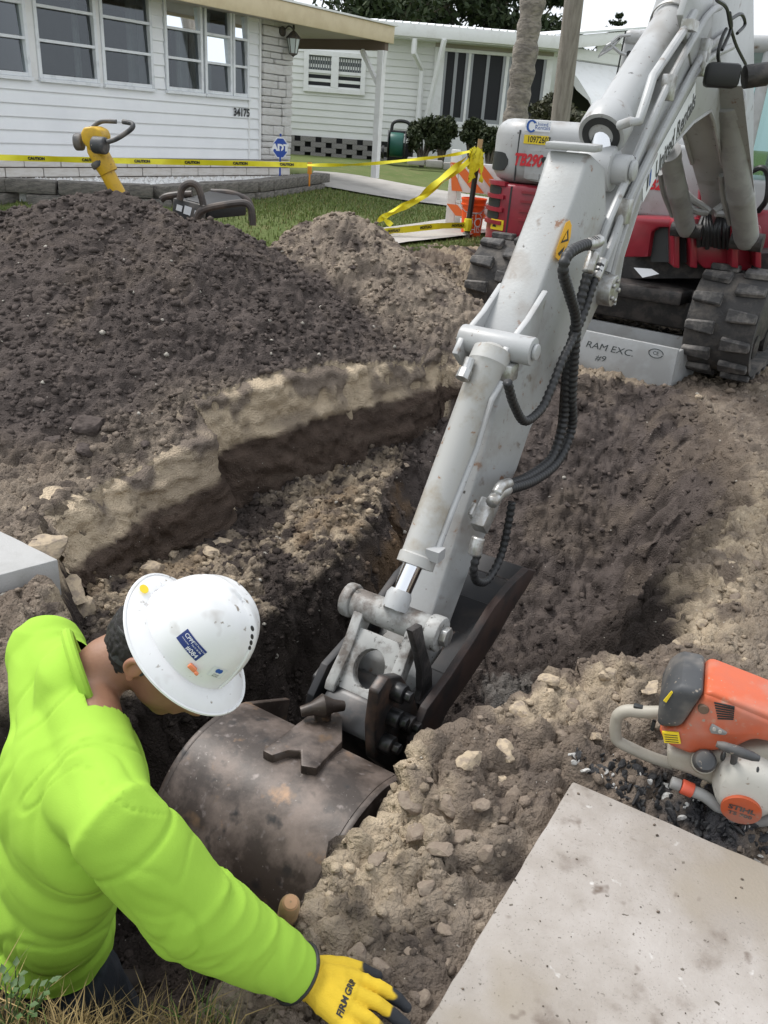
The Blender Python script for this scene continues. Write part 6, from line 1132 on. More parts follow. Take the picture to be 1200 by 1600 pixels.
# sleeve seam
seam = np.abs((v-lerp(SR, EL, 0.22))@nrm(EL-SR)); disp = disp-0.004*np.exp(-(seam/0.006)**2)*smooth(0.13, 0.1, d1_)
def crease(n_, wdt): return np.exp(-(n_/wdt)**2)
cn1 = noise3(np.stack([(al-0.9*cb+wq)*9, ca*6+3, cb*6], -1), 121); cn2 = noise3(np.stack([(al+0.8*cb+1.3*wq)*12+7, ca*7, cb*7], -1), 122)
disp = disp-armw*(0.45+elb)*(0.0032*crease(cn1, 0.08)+0.0028*crease(cn2, 0.07))
cn3 = noise3(np.stack([dg*7+3, hs_*2.5, cf_*4], -1), 123); cn4 = noise3(np.stack([(cs_x*1.2-hs_*0.5+wq2)*9, hs_*3+2, cf_*3], -1), 124)
cn5 = noise3(np.stack([(hs_*1.0+cs_x*0.35+wq2)*16, cs_x*4, cf_*4], -1), 125)
disp = disp-tw2*(0.0036*crease(cn3, 0.075)+0.0032*crease(cn4, 0.065)+0.0035*crease(cn5, 0.05)*(0.2+0.5*hem))
v = v+nn*disp[:, None]
def clip_edge(viol, axis, keep_d):
    """pull vertices just past the edge back onto it, drop the rest"""
    global v
    m = (viol > 0) & (viol < keep_d); v = np.where(m[:, None], v-axis*viol[:, None], v); return viol >= keep_d
axn = nrm(nb_-N0); rad_ = (v-N0)-((v-N0)@axn)[:, None]*axn; vn = np.where((np.linalg.norm(v-N0, axis=1) < 0.16) & (np.linalg.norm(rad_, axis=1) < 0.125), (v-lerp(N0, nb_, -0.07))@axn, -1); bad = clip_edge(vn, axn, 0.009)
bad |= clip_edge(-0.025-((v-HP)@spine)+0.05*((v-HP)@shx), -spine, 0.009)
axw = nrm(WR-EL); vw = np.where(d2_ < 0.1, (v-lerp(EL, WR, 0.955))@axw, -1); bad |= clip_edge(vw, axw, 0.009)
fk = ~bad[f].any(1)
shirt = raw_mesh('shirt', v-HP, f[fk], M_hiviz, parent=person)
# collar rib and sleeve cuff
x_, y_, z_ = frame_from(nrm(nb_-N0)); ring = [lerp(N0, nb_, -0.045)+(x_*math.cos(a)+y_*math.sin(a))*0.0865 for a in np.linspace(0, 2*math.pi, 40)]; b = MB(); b.tube(ring, 0.011, 10); b.build('collar', M_hiviz, person)
# ---- trousers and boots
b = MB(); legs(b, 0.022, 0.12); b.ell(HP-spine*0.05, (0.175, 0.135, 0.12), TA, 18, 12); v, nn, f = skin(b, 0.009, 4); v = v+nn*(0.008*(1-2*np.abs(noise3(v*V3(9, 9, 22), 41))))[:, None]; raw_mesh('trousers', v-HP, f, M_jean, parent=person)
for F_ in (FT1, FT2): b = MB(); b.tube([F_+ZUP*0.20, F_+ZUP*0.06], [0.062, 0.06], 14); b.tube([F_+ZUP*0.045-fwd*0.05, F_+ZUP*0.045+fwd*0.1, F_+ZUP*0.035+fwd*0.19], [0.055, 0.055, 0.04], 12); v, nn, f = skin(b, 0.008, 3); raw_mesh('boot', v-HP, f, mat('boot_leather', (0.02, 0.015, 0.012), 0.7), parent=person)
# ---- glove
def hp3(u, v_, z): return at(u, v_, z=z)
b = MB(); gw = lerp(EL, WR, 0.90); kn_ = [hp3(562, 1531, 0.048), hp3(556, 1553, 0.052), hp3(545, 1574, 0.050), hp3(530, 1594, 0.044)]; tips = [hp3(636, 1574, 0.016), hp3(634, 1602, 0.014), hp3(612, 1628, 0.014), hp3(582, 1645, 0.014)]
b.tube([gw, WR, lerp(WR, lerp(kn_[1], kn_[2], 0.5), 0.3)], [0.041, 0.038, 0.036], 18)
for k_, t_ in zip(kn_, tips):
    b.tube([lerp(WR, k_, 0.25), lerp(WR, k_, 0.65), k_], [0.024, 0.0225, 0.017], 12); m_ = lerp(k_, t_, 0.45)+ZUP*0.010; m2 = lerp(k_, t_, 0.78)+ZUP*0.006; b.tube([k_, m_, m2, t_], [0.0150, 0.0135, 0.0125, 0.0095], 12); b.ell(t_, (0.0098,)*3, None, 10, 8)
tb = hp3(505, 1508, 0.05); b.tube([lerp(WR, tb, 0.6), hp3(535, 1513, 0.045), hp3(566, 1518, 0.03), hp3(588, 1526, 0.02)], [0.024, 0.021, 0.0155, 0.012], 12); b.ell(hp3(588, 1526, 0.02), (0.0125,)*3, None, 10, 8)
v, nn, f = skin(b, 0.0026, 5, 0.5); v = v+nn*(0.0012*(1-2*np.abs(noise3(v*V3(45, 45, 20), 51))))[:, None]
tipd = np.min([np.linalg.norm(v-t_, axis=1) for t_ in tips+[hp3(588, 1526, 0.02)]], axis=0); wob = 0.012*noise3(v*70, 52); low_ = (nn[:, 2]+wob*18 < -0.12) & (np.linalg.norm(v-WR, axis=1) > 0.045); blk_ = smooth(0.046, 0.038, tipd+wob*0.7)
blk_ = np.maximum(blk_, low_.astype(float))[:, None]; gc = V3(0.60, 0.41, 0.03)*(1-blk_)+V3(0.028, 0.03, 0.034)*blk_; gc = gc*(1+0.18*fbm(v*25, 3, 53)[:, None])
glove = raw_mesh('glove', v-HP, f, mat('glove_knit', (0.7, 0.5, 0.03), 0.8, vcol=True, bump=0.25, bscale=500, spec=0.25), gc, parent=person)
x_, y_, z_ = frame_from(nrm(WR-EL)); cc_ = lerp(EL, WR, 0.955); ring = [cc_+(x_*math.cos(a)+y_*math.sin(a))*0.0525 for a in np.linspace(0, 2*math.pi, 36)]; b = MB(); b.tube(ring, 0.0045, 8); b.build('cuff_band', M_blk, person)
A_, B_ = hp3(531, 1578, 0.078), hp3(553, 1526, 0.078); d_ = nrm(B_-A_); t_ = text_mesh('FIRM GRIP', 0.016, V3(0, 0, 0), V3(1, 0, 0), V3(0, 1, 0)); wdt = np.ptp(t_.verts()[:, 0]); tm_ = text_mesh('FIRM GRIP', 0.016, (A_+B_)/2, d_, nrm(np.cross(ZUP, d_)), sx=np.linalg.norm(B_-A_)/wdt, bold=0.0006)
from mathutils.bvhtree import BVHTree
def drape(mb, vsurf, fsurf, dirn, lift_):
    tree_ = BVHTree.FromPolygons([tuple(p) for p in vsurf], [tuple(int(i) for i in q_) for q_ in fsurf]); dirn = Vector(nrm(dirn))
    for arr in mb.v:
        for i in range(len(arr)):
            h_ = tree_.ray_cast(Vector(arr[i])-dirn*0.3, dirn)
            if h_[0] is not None: arr[i] = np.array(h_[0]-dirn*lift_)
    return mb
drape(tm_, v, f, -ZUP, 0.0012).build('glove_lettering', M_blk, person)
# ---- hard hat
M_hat = mat('hat_shell', (0.72, 0.72, 0.72), 0.28, col2=(0.65, 0.65, 0.64), scale=6, thr=(0.48, 0.66), col3=(0.20, 0.15, 0.11), scale3=24, thr3=(0.65, 0.73), coat=0.2)
nu, nr = 72, 30; v = []; hat_b = MB()
def hat_pt(rr, ph):
    """rr 0..1 dome from crown to base, 1..1.4 brim; ph from front"""
    fr, sd_ = math.cos(ph), math.sin(ph); R_f, R_s = 0.110, 0.094
    if rr <= 1: 
        e_ = rr; h_ = 0.138*(1-e_**2.5)**0.62; k_ = e_**0.92; rim = math.exp(-(sd_/0.20)**2)*0.0055*(1-smooth(0.85, 1.0, e_)) if fr else 0
        r2 = math.exp(-((abs(sd_*k_)-0.42)/0.10)**2)*0.004*(1-smooth(0.8, 0.95, e_)); return (fr*R_f*k_, sd_*R_s*k_, h_+rim+r2)
    q_ = (rr-1)/0.4; ext = 0.034+0.010*max(0, fr)**3; dz = -0.004*q_-0.020*q_*q_*(0.6+0.4*abs(sd_))+0.004*max(0, fr)**4*q_+0.010*q_*max(0, -fr)**3
    return (fr*(R_f+ext*q_), sd_*(R_s+ext*q_), dz)
rs = list(np.linspace(0.02, 1.0, 20))+[1.03, 1.1, 1.2, 1.3, 1.37, 1.4]
for rr in rs:
    for k in range(nu): p = hat_pt(rr, 2*math.pi*k/nu); v.append(hc+eF*p[0]+eR*p[1]+eU*p[2])
m_ = len(rs); f = [(i*nu+k, i*nu+(k+1) % nu, (i+1)*nu+(k+1) % nu, (i+1)*nu+k) for i in range(m_-1) for k in range(nu)]+[tuple(range(nu))]
hat_b.add(v, f); hv, hf = hat_b.verts().copy(), list(hat_b.f); 
hat_b.add(hc+(hv-hc)*0.975-eU*0.001, [q_[::-1] for q_ in hf]); hat = hat_b.build('hard_hat', M_hat, person, sharp=60)
b = MB(); b.tube([hc+eF*hat_pt(1.4, a)[0]+eR*hat_pt(1.4, a)[1]+eU*hat_pt(1.4, a)[2] for a in np.linspace(0, 2*math.pi, 72)], 0.0032, 6); b.build('brim_edge', M_hat, hat)
def dome(ph, h): 
    """point and outward normal on the dome side at height h"""
    e_ = (1-(h/0.138)**(1/0.62))**(1/2.5); p = hat_pt(e_, ph); q_ = hat_pt(e_, ph+0.02); r_ = hat_pt(min(0.999, e_+0.02), ph); P_ = [hc+eF*a[0]+eR*a[1]+eU*a[2] for a in (p, q_, r_)]; n_ = nrm(np.cross(P_[1]-P_[0], P_[2]-P_[0])); n_ = n_ if np.dot(n_, P_[0]-hc) > 0 else -n_; return P_[0], n_
def hat_patch(ph, h, w_, hh, m, nm, lift_=0.0012, rot=0.0, th=0.0):
    c_, n_ = dome(ph, h); ax_ = nrm(np.cross(eU, n_)); ay_ = np.cross(n_, ax_); ax2, ay2 = ax_*math.cos(rot)+ay_*math.sin(rot), -ax_*math.sin(rot)+ay_*math.cos(rot); g = 10; vv_ = [c_+ax2*w_*(i/g-0.5)+ay2*hh*(j/6-0.5) for j in range(7) for i in range(g+1)]; b = MB(); b.add(vv_, [(j*(g+1)+i, j*(g+1)+i+1, (j+1)*(g+1)+i+1, (j+1)*(g+1)+i) for j in range(6) for i in range(g)]); drape(b, hv, hf, -n_, lift_); o = b.build(nm, m, hat); return c_, n_, ax2, ay2
M_navy = mat('label_navy', (0.012, 0.03, 0.16), 0.35)
phR = math.pi/2   # wearer's right side, towards the viewer
def find_ph(u, v_):
    best = None
    for ph in np.linspace(0.2, 3.0, 57):
        for h in np.linspace(0.005, 0.128, 44):
            c_, n_ = dome(ph, h); d_ = c_-EYEP; w_ = d_@FW; e_ = (600+F_PX*(d_@RT)/w_-u)**2+(800-F_PX*(d_@UP)/w_-v_)**2
            if np.dot(n_, -d_) > 0 and (best is None or e_ < best[0]): best = (e_, ph, h)
    return best[1], best[2]
ph_, h_ = find_ph(300, 1009); c_, n_, ax_, ay_ = hat_patch(ph_, h_, 0.054, 0.027, M_navy, 'name_label', 0.001, 0.0)
sgn = 1.0 if np.dot(ax_, RT*0.5-UP*0.85) > 0 else -1.0
ax_, ay_ = ax_*sgn, ay_*sgn
for txt, sz_, ox, oy in (('CPPI', 0.0105, -0.012, 0.006), ('#084', 0.0125, 0.010, -0.007), ('DOT Parking Lot', 0.0042, 0.012, 0.009), ('Exp 01 00 000', 0.0038, 0.011, 0.003), ('construction', 0.0036, -0.013, -0.002)):
    drape(text_mesh(txt, sz_, c_+n_*0.002+ax_*ox+ay_*oy, ax_, ay_), hv, hf, -n_, 0.0018).build('label_lettering', M_sw, hat)
ph_, h_ = find_ph(340, 1052); c_, n_, ax_, ay_ = hat_patch(ph_, h_, 0.030, 0.024, mat('clear_label', (0.66, 0.68, 0.68), 0.25), 'clear_label', 0.001)
sgn = 1.0 if np.dot(ax_, RT*0.5-UP*0.85) > 0 else -1.0; ax_, ay_ = ax_*sgn, ay_*sgn
for txt, sz_, ox, oy in (('United', 0.0045, 0, -0.004), ('Rentals', 0.0045, 0, -0.008)): drape(text_mesh(txt, sz_, c_+ax_*ox+ay_*oy, ax_, ay_), hv, hf, -n_, 0.0018).build('label_lettering', M_blk, hat)
for sx_ in (-1, 1): b = MB(); b.prism([(0.0045*math.cos(a)+sx_*0.003, 0.005*math.sin(a)+0.005) for a in np.linspace(0, 2*math.pi, 12)], c_, ax_, ay_, n_, 0.0, 0.0001); drape(b, hv, hf, -n_, 0.0018).build('label_mark', M_bluep, hat)
ph_, h_ = find_ph(302, 1043); c_, n_ = dome(ph_, max(h_, 0.012)); b = MB(); b.box(c_+n_*0.004, (0.017, 0.009, 0.008), frame_from(n_, eF)); b.box(c_+n_*0.004+eF*0.012, (0.008, 0.006, 0.007), frame_from(n_, eF)); b.build('orange_clip', mat('clip_orange', (0.7, 0.22, 0.1), 0.4), hat, bevel=0.002)
# back of the brim: round yellow sticker; vent slots towards the crown
bk = hc+eF*hat_pt(1.16, math.pi*0.985)[0]+eR*hat_pt(1.16, math.pi*0.9)[1]+eU*(hat_pt(1.16, math.pi)[2]+0.003); b = MB(); b.prism([(0.011*math.cos(a), 0.009*math.sin(a)) for a in np.linspace(0, 2*math.pi, 16)[:-1]], bk, eR, eF, eU, 0.0, 0.0006); b.build('yellow_sticker', M_yel, hat)
for k in range(4):
    ph_, h_ = find_ph(391+k*4.2, 985+k*10.5 if k else 972); c_, n_ = dome(ph_, min(h_, 0.126)); b = MB(); b.ell(c_, (0.0035, 0.006, 0.0012), (nrm(np.cross(eF, n_)), nrm(eF-n_*np.dot(eF, n_)), n_), 10, 6); b.build('vent_slot', M_blk, hat)
# suspension strap round the nape
b = MB(); P = bez([HD+eR*0.086-eU*0.022+eF*0.005, HD+eR*0.075-eF*0.06-eU*0.062, HD-eF*0.112-eU*0.062, HD-eR*0.075-eF*0.06-eU*0.062, HD-eR*0.086-eU*0.022+eF*0.005], 8); b.ribbon(P, 0.018, nrm(eU+0.2*eF)); st_ = b.build('nape_strap', M_blk, hat)
b = MB(); P = bez([hc+eR*0.09-eF*0.03-eU*0.01, HD+eR*0.07-eF*0.085-eU*0.02, HD-eF*0.125-eU*0.045, HD-eR*0.07-eF*0.085-eU*0.02, hc-eR*0.09-eF*0.03-eU*0.01], 8); b.tube(P, 0.0035, 6); b.build('nape_cord', M_blk, hat)
# side rib and brim slot clip of the hat
for (u0, v0, u1, v1) in ((345, 1082, 405, 1020),):
    pa_, ha_ = find_ph(u0, v0); pb2, hb_ = find_ph(u1, v1)
    P = [dome(lerp(pa_, pb2, k/10), max(0.006, lerp(ha_, hb_, k/10)))[0] for k in range(11)]; b = MB(); b.tube(P, 0.0035, 6); b.build('side_rib', M_hat, hat)
# ------------------------------------------------------------------ concrete slabs
M_slab = mat('street_slab', (0.375, 0.345, 0.32), 0.85, col2=(0.275, 0.245, 0.215), scale=3.2, thr=(0.40, 0.60), col3=(0.12, 0.09, 0.07), scale3=6.5, thr3=(0.57, 0.74), bump=0.18, bscale=150, spec=0.3, detail=10)
def add_speckle(m, specs):
    """further small spots: (scale, lo, hi, colour)"""
    t = m.node_tree; n = t.nodes; L = t.links; bs = n['Principled BSDF']; cur = bs.inputs['Base Color'].links[0].from_socket; tc = n.new('ShaderNodeTexCoord')
    for sc_, lo, hi, c_ in specs:
        no = n.new('ShaderNodeTexNoise'); no.inputs['Scale'].default_value = sc_; no.inputs['Detail'].default_value = 3; mr = n.new('ShaderNodeMapRange'); mr.inputs[1].default_value = lo; mr.inputs[2].default_value = hi; mx = n.new('ShaderNodeMix'); mx.data_type = 'RGBA'; mx.inputs[7].default_value = (*c_, 1)
        L.new(tc.outputs['Object'], no.inputs['Vector']); L.new(no.outputs[0], mr.inputs[0]); L.new(mr.outputs[0], mx.inputs[0]); L.new(cur, mx.inputs[6]); cur = mx.outputs[2]
    L.new(cur, bs.inputs['Base Color'])
add_speckle(M_slab, [(22, 0.70, 0.76, (0.50, 0.48, 0.46)), (60, 0.68, 0.73, (0.10, 0.085, 0.07)), (180, 0.62, 0.72, (0.22, 0.20, 0.18)), (3.0, 0.58, 0.72, (0.27, 0.235, 0.19)), (14, 0.66, 0.74, (0.13, 0.10, 0.08))])
def slab(name, poly, z0, z1, m, label, jag=0.002):
    P = []; n = len(poly)
    for i in range(n):
        a_, c_ = V3(*poly[i], 0), V3(*poly[(i+1) % n], 0); L_ = np.linalg.norm(c_-a_); k_ = max(2, int(L_/0.03)); nn_ = nrm(np.cross(c_-a_, ZUP))
        for j in range(k_): p = lerp(a_, c_, j/k_); q_ = float(noise3(np.array([p*22]), 9)[0])*jag if j else 0; P.append(p+nn_*q_)
    b = MB(); b.prism3([V3(p[0], p[1], z0) for p in P], ZUP*(z1-z0)); o = b.build(name, m, None, bevel=0.006, seg=2); tag(o, label, 'slab'); return o
add_speckle(M_bkt, [(34, 0.62, 0.74, (0.15, 0.125, 0.115)), (16, 0.60, 0.72, (0.02, 0.017, 0.016)), (110, 0.70, 0.76, (0.20, 0.18, 0.16)), (9, 0.66, 0.76, (0.16, 0.10, 0.055))])
add_speckle(M_hat, [(14, 0.60, 0.80, (0.34, 0.30, 0.26)), (60, 0.67, 0.74, (0.22, 0.18, 0.14))])
for _m in (M_exd, M_exw): add_speckle(_m, [(60, 0.70, 0.74, (0.13, 0.10, 0.08)), (5, 0.56, 0.82, (0.24, 0.215, 0.19)), (14, 0.66, 0.78, (0.15, 0.11, 0.08)), (28, 0.72, 0.75, (0.06, 0.055, 0.05))])
A0 = at(895, 1220, z=0); A1 = at(665, 1600, z=0); A2 = at(1200, 1352, z=0); e1 = nrm(A1-A0); e2 = nrm(A2-A0)
slab('concrete_slab', [tuple((A0)[:2]), tuple((A0+e1*1.55)[:2]), tuple((A0+e1*1.55+e2*2.0)[:2]), tuple((A0+e2*2.4)[:2])], -0.13, 0.0, M_slab, 'large pale concrete slab at the lower right with brown stains')
B0 = at(91, 874, z=0.02); B1 = at(0, 829, z=0.02); B2 = at(0, 898, z=0.02); f1 = nrm(B1-B0); f2 = nrm(B2-B0)
M_slab2 = mat('cut_slab', (0.40, 0.395, 0.385), 0.85, col2=(0.34, 0.335, 0.32), scale=4, bump=0.15, bscale=150)
slab('concrete_slab', [tuple(B0[:2]), tuple((B0+f1*1.6)[:2]), tuple((B0+f1*1.6+f2*1.5)[:2]), tuple((B0+f2*1.6)[:2])], -0.13, 0.02, M_slab2, 'grey cut concrete slab corner at the left beside the sandy bank', 0.002)
# ------------------------------------------------------------------ steel plate box in front of the tracks
M_plate = mat('grey_plate', (0.40, 0.41, 0.41), 0.5, 0.0, col2=(0.33, 0.33, 0.32), scale=4, col3=(0.17, 0.12, 0.09), scale3=14, thr3=(0.66, 0.72))
Wp = Wall(at(850, 498, y=6.2), at(1060, 547, y=5.62)); aR = Wp.px(1060, 546)[0]; zp = Wp.px(1060, 546)[1]
sp = thing('steel_box', Wp.p(aR/2, 0.0), 'open grey steel box with handwritten RAM EXC. #9 between the tracks', 'steel box')
b = MB(); Wp.box(b, -0.25, aR, -0.12, zp, -0.03, 0.0); b.build('front_plate', M_plate, sp, bevel=0.004)
b = MB(); Wp.box(b, -0.25, aR, -0.12, zp-0.01, -0.50, -0.47); b.build('rear_plate', M_plate, sp, bevel=0.004)
for a_ in (-0.25, aR-0.025): b = MB(); Wp.box(b, a_, a_+0.025, -0.12, zp-0.02, -0.469, -0.031); b.build('end_plate', M_plate, sp, bevel=0.003)
b = MB(); Wp.box(b, -0.22, aR-0.03, -0.10, -0.08, -0.469, -0.031); b.build('floor_plate', M_steel, sp)
M_ink = mat('marker_ink', (0.05, 0.06, 0.06), 0.7)
for txt, u, v_, s_ in (('RAM EXC.', 952, 545, 0.065), ('#9', 938, 560, 0.06)): a_, z_ = Wp.px(u, v_); text_mesh(txt, s_, Wp.p(a_, z_, 0.003), Wp.w, ZUP, shear=0.2, sx=1.25).build('handwriting', M_ink, sp)
b = MB(); a_, z_ = Wp.px(1025, 552); b.tube([Wp.p(a_+0.05*math.cos(t_), z_+0.03*math.sin(t_), 0.002) for t_ in np.linspace(0, 6.0, 24)], 0.003, 5); b.build('stamp_ring', M_ink, sp); text_mesh('CE', 0.035, Wp.p(a_, z_, 0.003), Wp.w, ZUP).build('stamp', M_ink, sp)
b = MB(); b.add([at(990, 418, y=6.15), at(1018, 420, y=6.2), at(1030, 428, y=6.0), at(1004, 434, y=5.95)], [(0, 1, 2, 3)]); pp_ = b.build('paper_sheet', mat('paper', (0.32, 0.34, 0.36), 0.8)); tag(pp_, 'white paper scrap lying beside the red swing bracket', 'paper')
# ------------------------------------------------------------------ cut-off saw on the asphalt rubble
sb_ = at(1110, 1262, z=-0.02); sn = nrm(V3(-0.35, -1.0, 0)); sa_ = nrm(np.cross(ZUP, sn)); SA = sa_ if sa_[0] > 0 else -sa_
saw = thing('cutoff_saw', sb_, 'orange and grey petrol cut-off saw resting on broken asphalt beside the slab', 'saw')
def sp_(X, Y, o=0.0): return onplane(850+X/3.43, 980+Y/3.43, sb_+sn*o, sn)
def sbody(pts, o, d, name, m, par=saw, bev=0.012, seg=3): b = MB(); b.prism3([sp_(X, Y, o) for X, Y in pts], -sn*d); return b.build(name, m, par, bevel=bev, seg=seg, sharp=50)
M_or = mat('saw_orange', (0.52, 0.10, 0.035), 0.45, col2=(0.44, 0.10, 0.05), scale=8, thr=(0.45, 0.65), col3=(0.42, 0.22, 0.15), scale3=22, thr3=(0.6, 0.75)); M_sg = mat('saw_dark', (0.045, 0.047, 0.05), 0.55, col2=(0.09, 0.088, 0.085), scale=7, thr=(0.45, 0.7)); M_sbg = mat('saw_beige', (0.36, 0.33, 0.275), 0.55, col2=(0.28, 0.25, 0.20), scale=9, thr=(0.45, 0.7)); M_soff = mat('saw_offwhite', (0.52, 0.50, 0.45), 0.5, col2=(0.40, 0.37, 0.32), scale=8, thr=(0.48, 0.7)); M_sgr = mat('saw_grey', (0.26, 0.26, 0.25), 0.6, col2=(0.2, 0.19, 0.18), scale=10)
for _m in (M_or, M_sg, M_soff): add_speckle(_m, [(7, 0.50, 0.95, (0.36, 0.31, 0.26)), (70, 0.66, 0.74, (0.30, 0.25, 0.20))])
sbody([(735, 548), (868, 352), (1330, 548), (1300, 640), (1120, 610), (1010, 660), (780, 690), (660, 640), (605, 556)], 0.035, 0.17, 'housing', M_or, saw, 0.016)
top_or = sbody([(862, 352), (900, 345), (1290, 500), (1290, 560), (862, 400)], 0.030, 0.155, 'top_cover', M_or, saw, 0.01)
cover = sbody([(735, 322), (868, 350), (733, 552), (600, 547), (612, 440), (650, 370), (690, 330)], 0.042, 0.18, 'filter_cover', M_sg, saw, 0.024, 4)
b = MB(); tq = [sp_(X, Y, o_) for X, Y, o_ in ((1075, 395, -0.03), (1290, 485, -0.03), (1290, 395, -0.12), (1120, 325, -0.12))]; zz_ = [p[2] for p in tq]; b.prism3(tq, ZUP*0.008); b.build('top_plate', M_sgr, top_or, bevel=0.003)
for X, Y, o_ in ((1120, 345, -0.11), (1110, 395, -0.045), (1230, 445, -0.045)): b = MB(); q_ = sp_(X, Y, o_)+ZUP*0.006; b.cyl(q_, q_+ZUP*0.006, 0.005, 8); b.build('screw', M_vent, top_or)
base_ = sbody([(655, 655), (780, 692), (1010, 662), (1300, 640), (1300, 930), (930, 870), (780, 800), (660, 760)], 0.02, 0.15, 'tank_base', M_sbg, saw, 0.015)
b = MB(); hpth = bez([sp_(X, Y, -0.05) for X, Y in [(640, 455), (540, 455), (450, 448), (400, 470), (384, 520), (384, 575), (400, 612), (470, 650), (570, 695), (690, 735)]], 6); b.tube(hpth, [0.0165]*20+[0.0155]*(len(hpth)-20), 14); b.build('rear_handle', M_sbg, saw)
b = MB(); b.box(sp_(505, 428, -0.05), (0.024, 0.016, 0.012), (SA, sn, ZUP)); b.build('throttle_lock', M_vent, saw, bevel=0.003); b = MB(); b.box(sp_(585, 525, -0.05), (0.010, 0.014, 0.03), (SA, sn, ZUP)); b.build('trigger', M_vent, saw, bevel=0.003)
# filler cap
q_ = sp_(850, 720, 0.02); cax = nrm(sn*0.75+ZUP*0.66); b = MB(); b.lathe([(0.028, -0.05), (0.030, 0.0), (0.030, 0.022), (0.026, 0.024)], q_, cax, 22); b.build('filler_neck', M_sbg, saw); b = MB(); b.lathe([(0.027, 0.020), (0.0275, 0.045), (0.022, 0.054), (0.004, 0.057)], q_, cax, 22); b.build('filler_cap', M_sg, saw)
# starter cover with medallion and pull grip
q_ = sp_(1085, 815, 0.01); b = MB(); b.lathe([(0.082, -0.02), (0.085, 0.02), (0.080, 0.045), (0.066, 0.060), (0.040, 0.066), (0.003, 0.067)], q_, sn, 36, sx=0.92, sy=1.02); scv = b.build('starter_cover', M_soff, saw)
q2 = sp_(1055, 885, 0.01)+sn*0.066; b = MB(); b.lathe([(0.003, 0.0), (0.046, -0.01), (0.046, 0.002), (0.003, 0.003)], q2, nrm(sn-0.18*ZUP), 30); b.build('medallion', M_or, scv)
n2 = nrm(sn-0.18*ZUP); up2 = np.cross(n2, SA); up2 = up2 if up2[2] > 0 else -up2; ex_ = V3(*SA); 
text_mesh('STIHL', 0.021, q2+n2*0.0044+up2*0.008, ex_, up2, bold=0.0007, sx=1.15).build('lettering', M_sg, scv); text_mesh('TS 700', 0.016, q2+n2*0.0044-up2*0.012, ex_, up2, bold=0.0005, sx=1.2).build('lettering', M_sg, scv)
for X, Y in ((1140, 770), (960, 690)): b = MB(); qq = sp_(X, Y, 0.055); b.ell(qq, (0.006, 0.012, 0.014), (SA, sn, ZUP), 10, 8); b.build('air_slot', M_vent, scv)
b = MB(); gA, gB = sp_(925, 625, 0.085), sp_(1155, 705, 0.085); b.tube([gA, lerp(gA, gB, 0.15), lerp(gA, gB, 0.5), lerp(gA, gB, 0.85), gB], [0.007, 0.011, 0.013, 0.011, 0.007], 12); b.cyl(lerp(gA, gB, 0.45), sp_(1015, 725, 0.045), 0.008, 10); b.build('starter_grip', M_sg, saw)
# water hose coupling and lower tube
b = MB(); b.cyl(sp_(735, 850, 0.045), sp_(798, 878, 0.045), 0.0185, 18); b.build('water_coupling', mat('coupling_red', (0.55, 0.09, 0.045), 0.45), saw, bevel=0.003); b = MB(); b.cyl(sp_(680, 830, 0.045), sp_(733, 849, 0.045), 0.015, 14); b.build('coupling_knurl', M_sgr, saw, bevel=0.002)
b = MB(); b.tube(bez([sp_(798, 878, 0.045), sp_(860, 905, 0.045), sp_(930, 960, 0.045), sp_(1000, 1020, 0.045), (sp_(1100, 1040, 0.045)), sp_(1240, 1025, 0.045), sp_(1320, 1000, 0.045)], 6), 0.015, 12); b.build('water_hose', M_sgr, saw)
b = MB(); b.tube(bez([sp_(900, 940, 0.0), sp_(990, 960, 0.02), sp_(1100, 985, 0.02), sp_(1300, 970, 0.02)], 6), 0.014, 12); b.build('front_tube', M_sgr, saw)
# small fittings on the housing
q_ = sp_(855, 440, 0.036); b = MB(); b.lathe([(0.003, 0.004), (0.011, 0.004), (0.0125, 0.002), (0.0135, -0.01)], q_, sn, 20); b.build('plug', mat('plug_brown', (0.14, 0.09, 0.06), 0.6), saw)
for k in range(7): sbody([(912+k*3, 402+k*14), (1022-k*1, 428+k*10.5), (1022-k*1, 435+k*10.5), (912+k*3, 410+k*14)], 0.0365, 0.004, 'vent_slit', M_vent, saw, 0.0)
tp_ = sbody([(900, 520), (985, 570), (970, 582), (895, 572), (885, 550)], 0.040, 0.02, 'choke_plate', M_sgr, saw, 0.003)
for X, Y in ((912, 545), (943, 558)): b = MB(); q_ = sp_(X, Y, 0.040); b.cyl(q_, q_+sn*0.003, 0.0045, 8); b.build('screw', M_soff, tp_)
lb1 = sbody([(632, 562), (722, 570), (733, 625), (645, 620)], 0.0435, 0.006, 'rating_label', M_yel, saw, 0.0)
for k in range(4): sbody([(645+k*2, 575+k*12), (715+k*2, 581+k*12), (716+k*2, 584+k*12), (645+k*2, 578+k*12)], 0.0445, 0.0008, 'label_line', M_blk, lb1, 0.0)
lb2 = sbody([(640, 395), (682, 345), (690, 352), (655, 405)], 0.0432, 0.004, 'warning_label', M_yel, cover, 0.0)
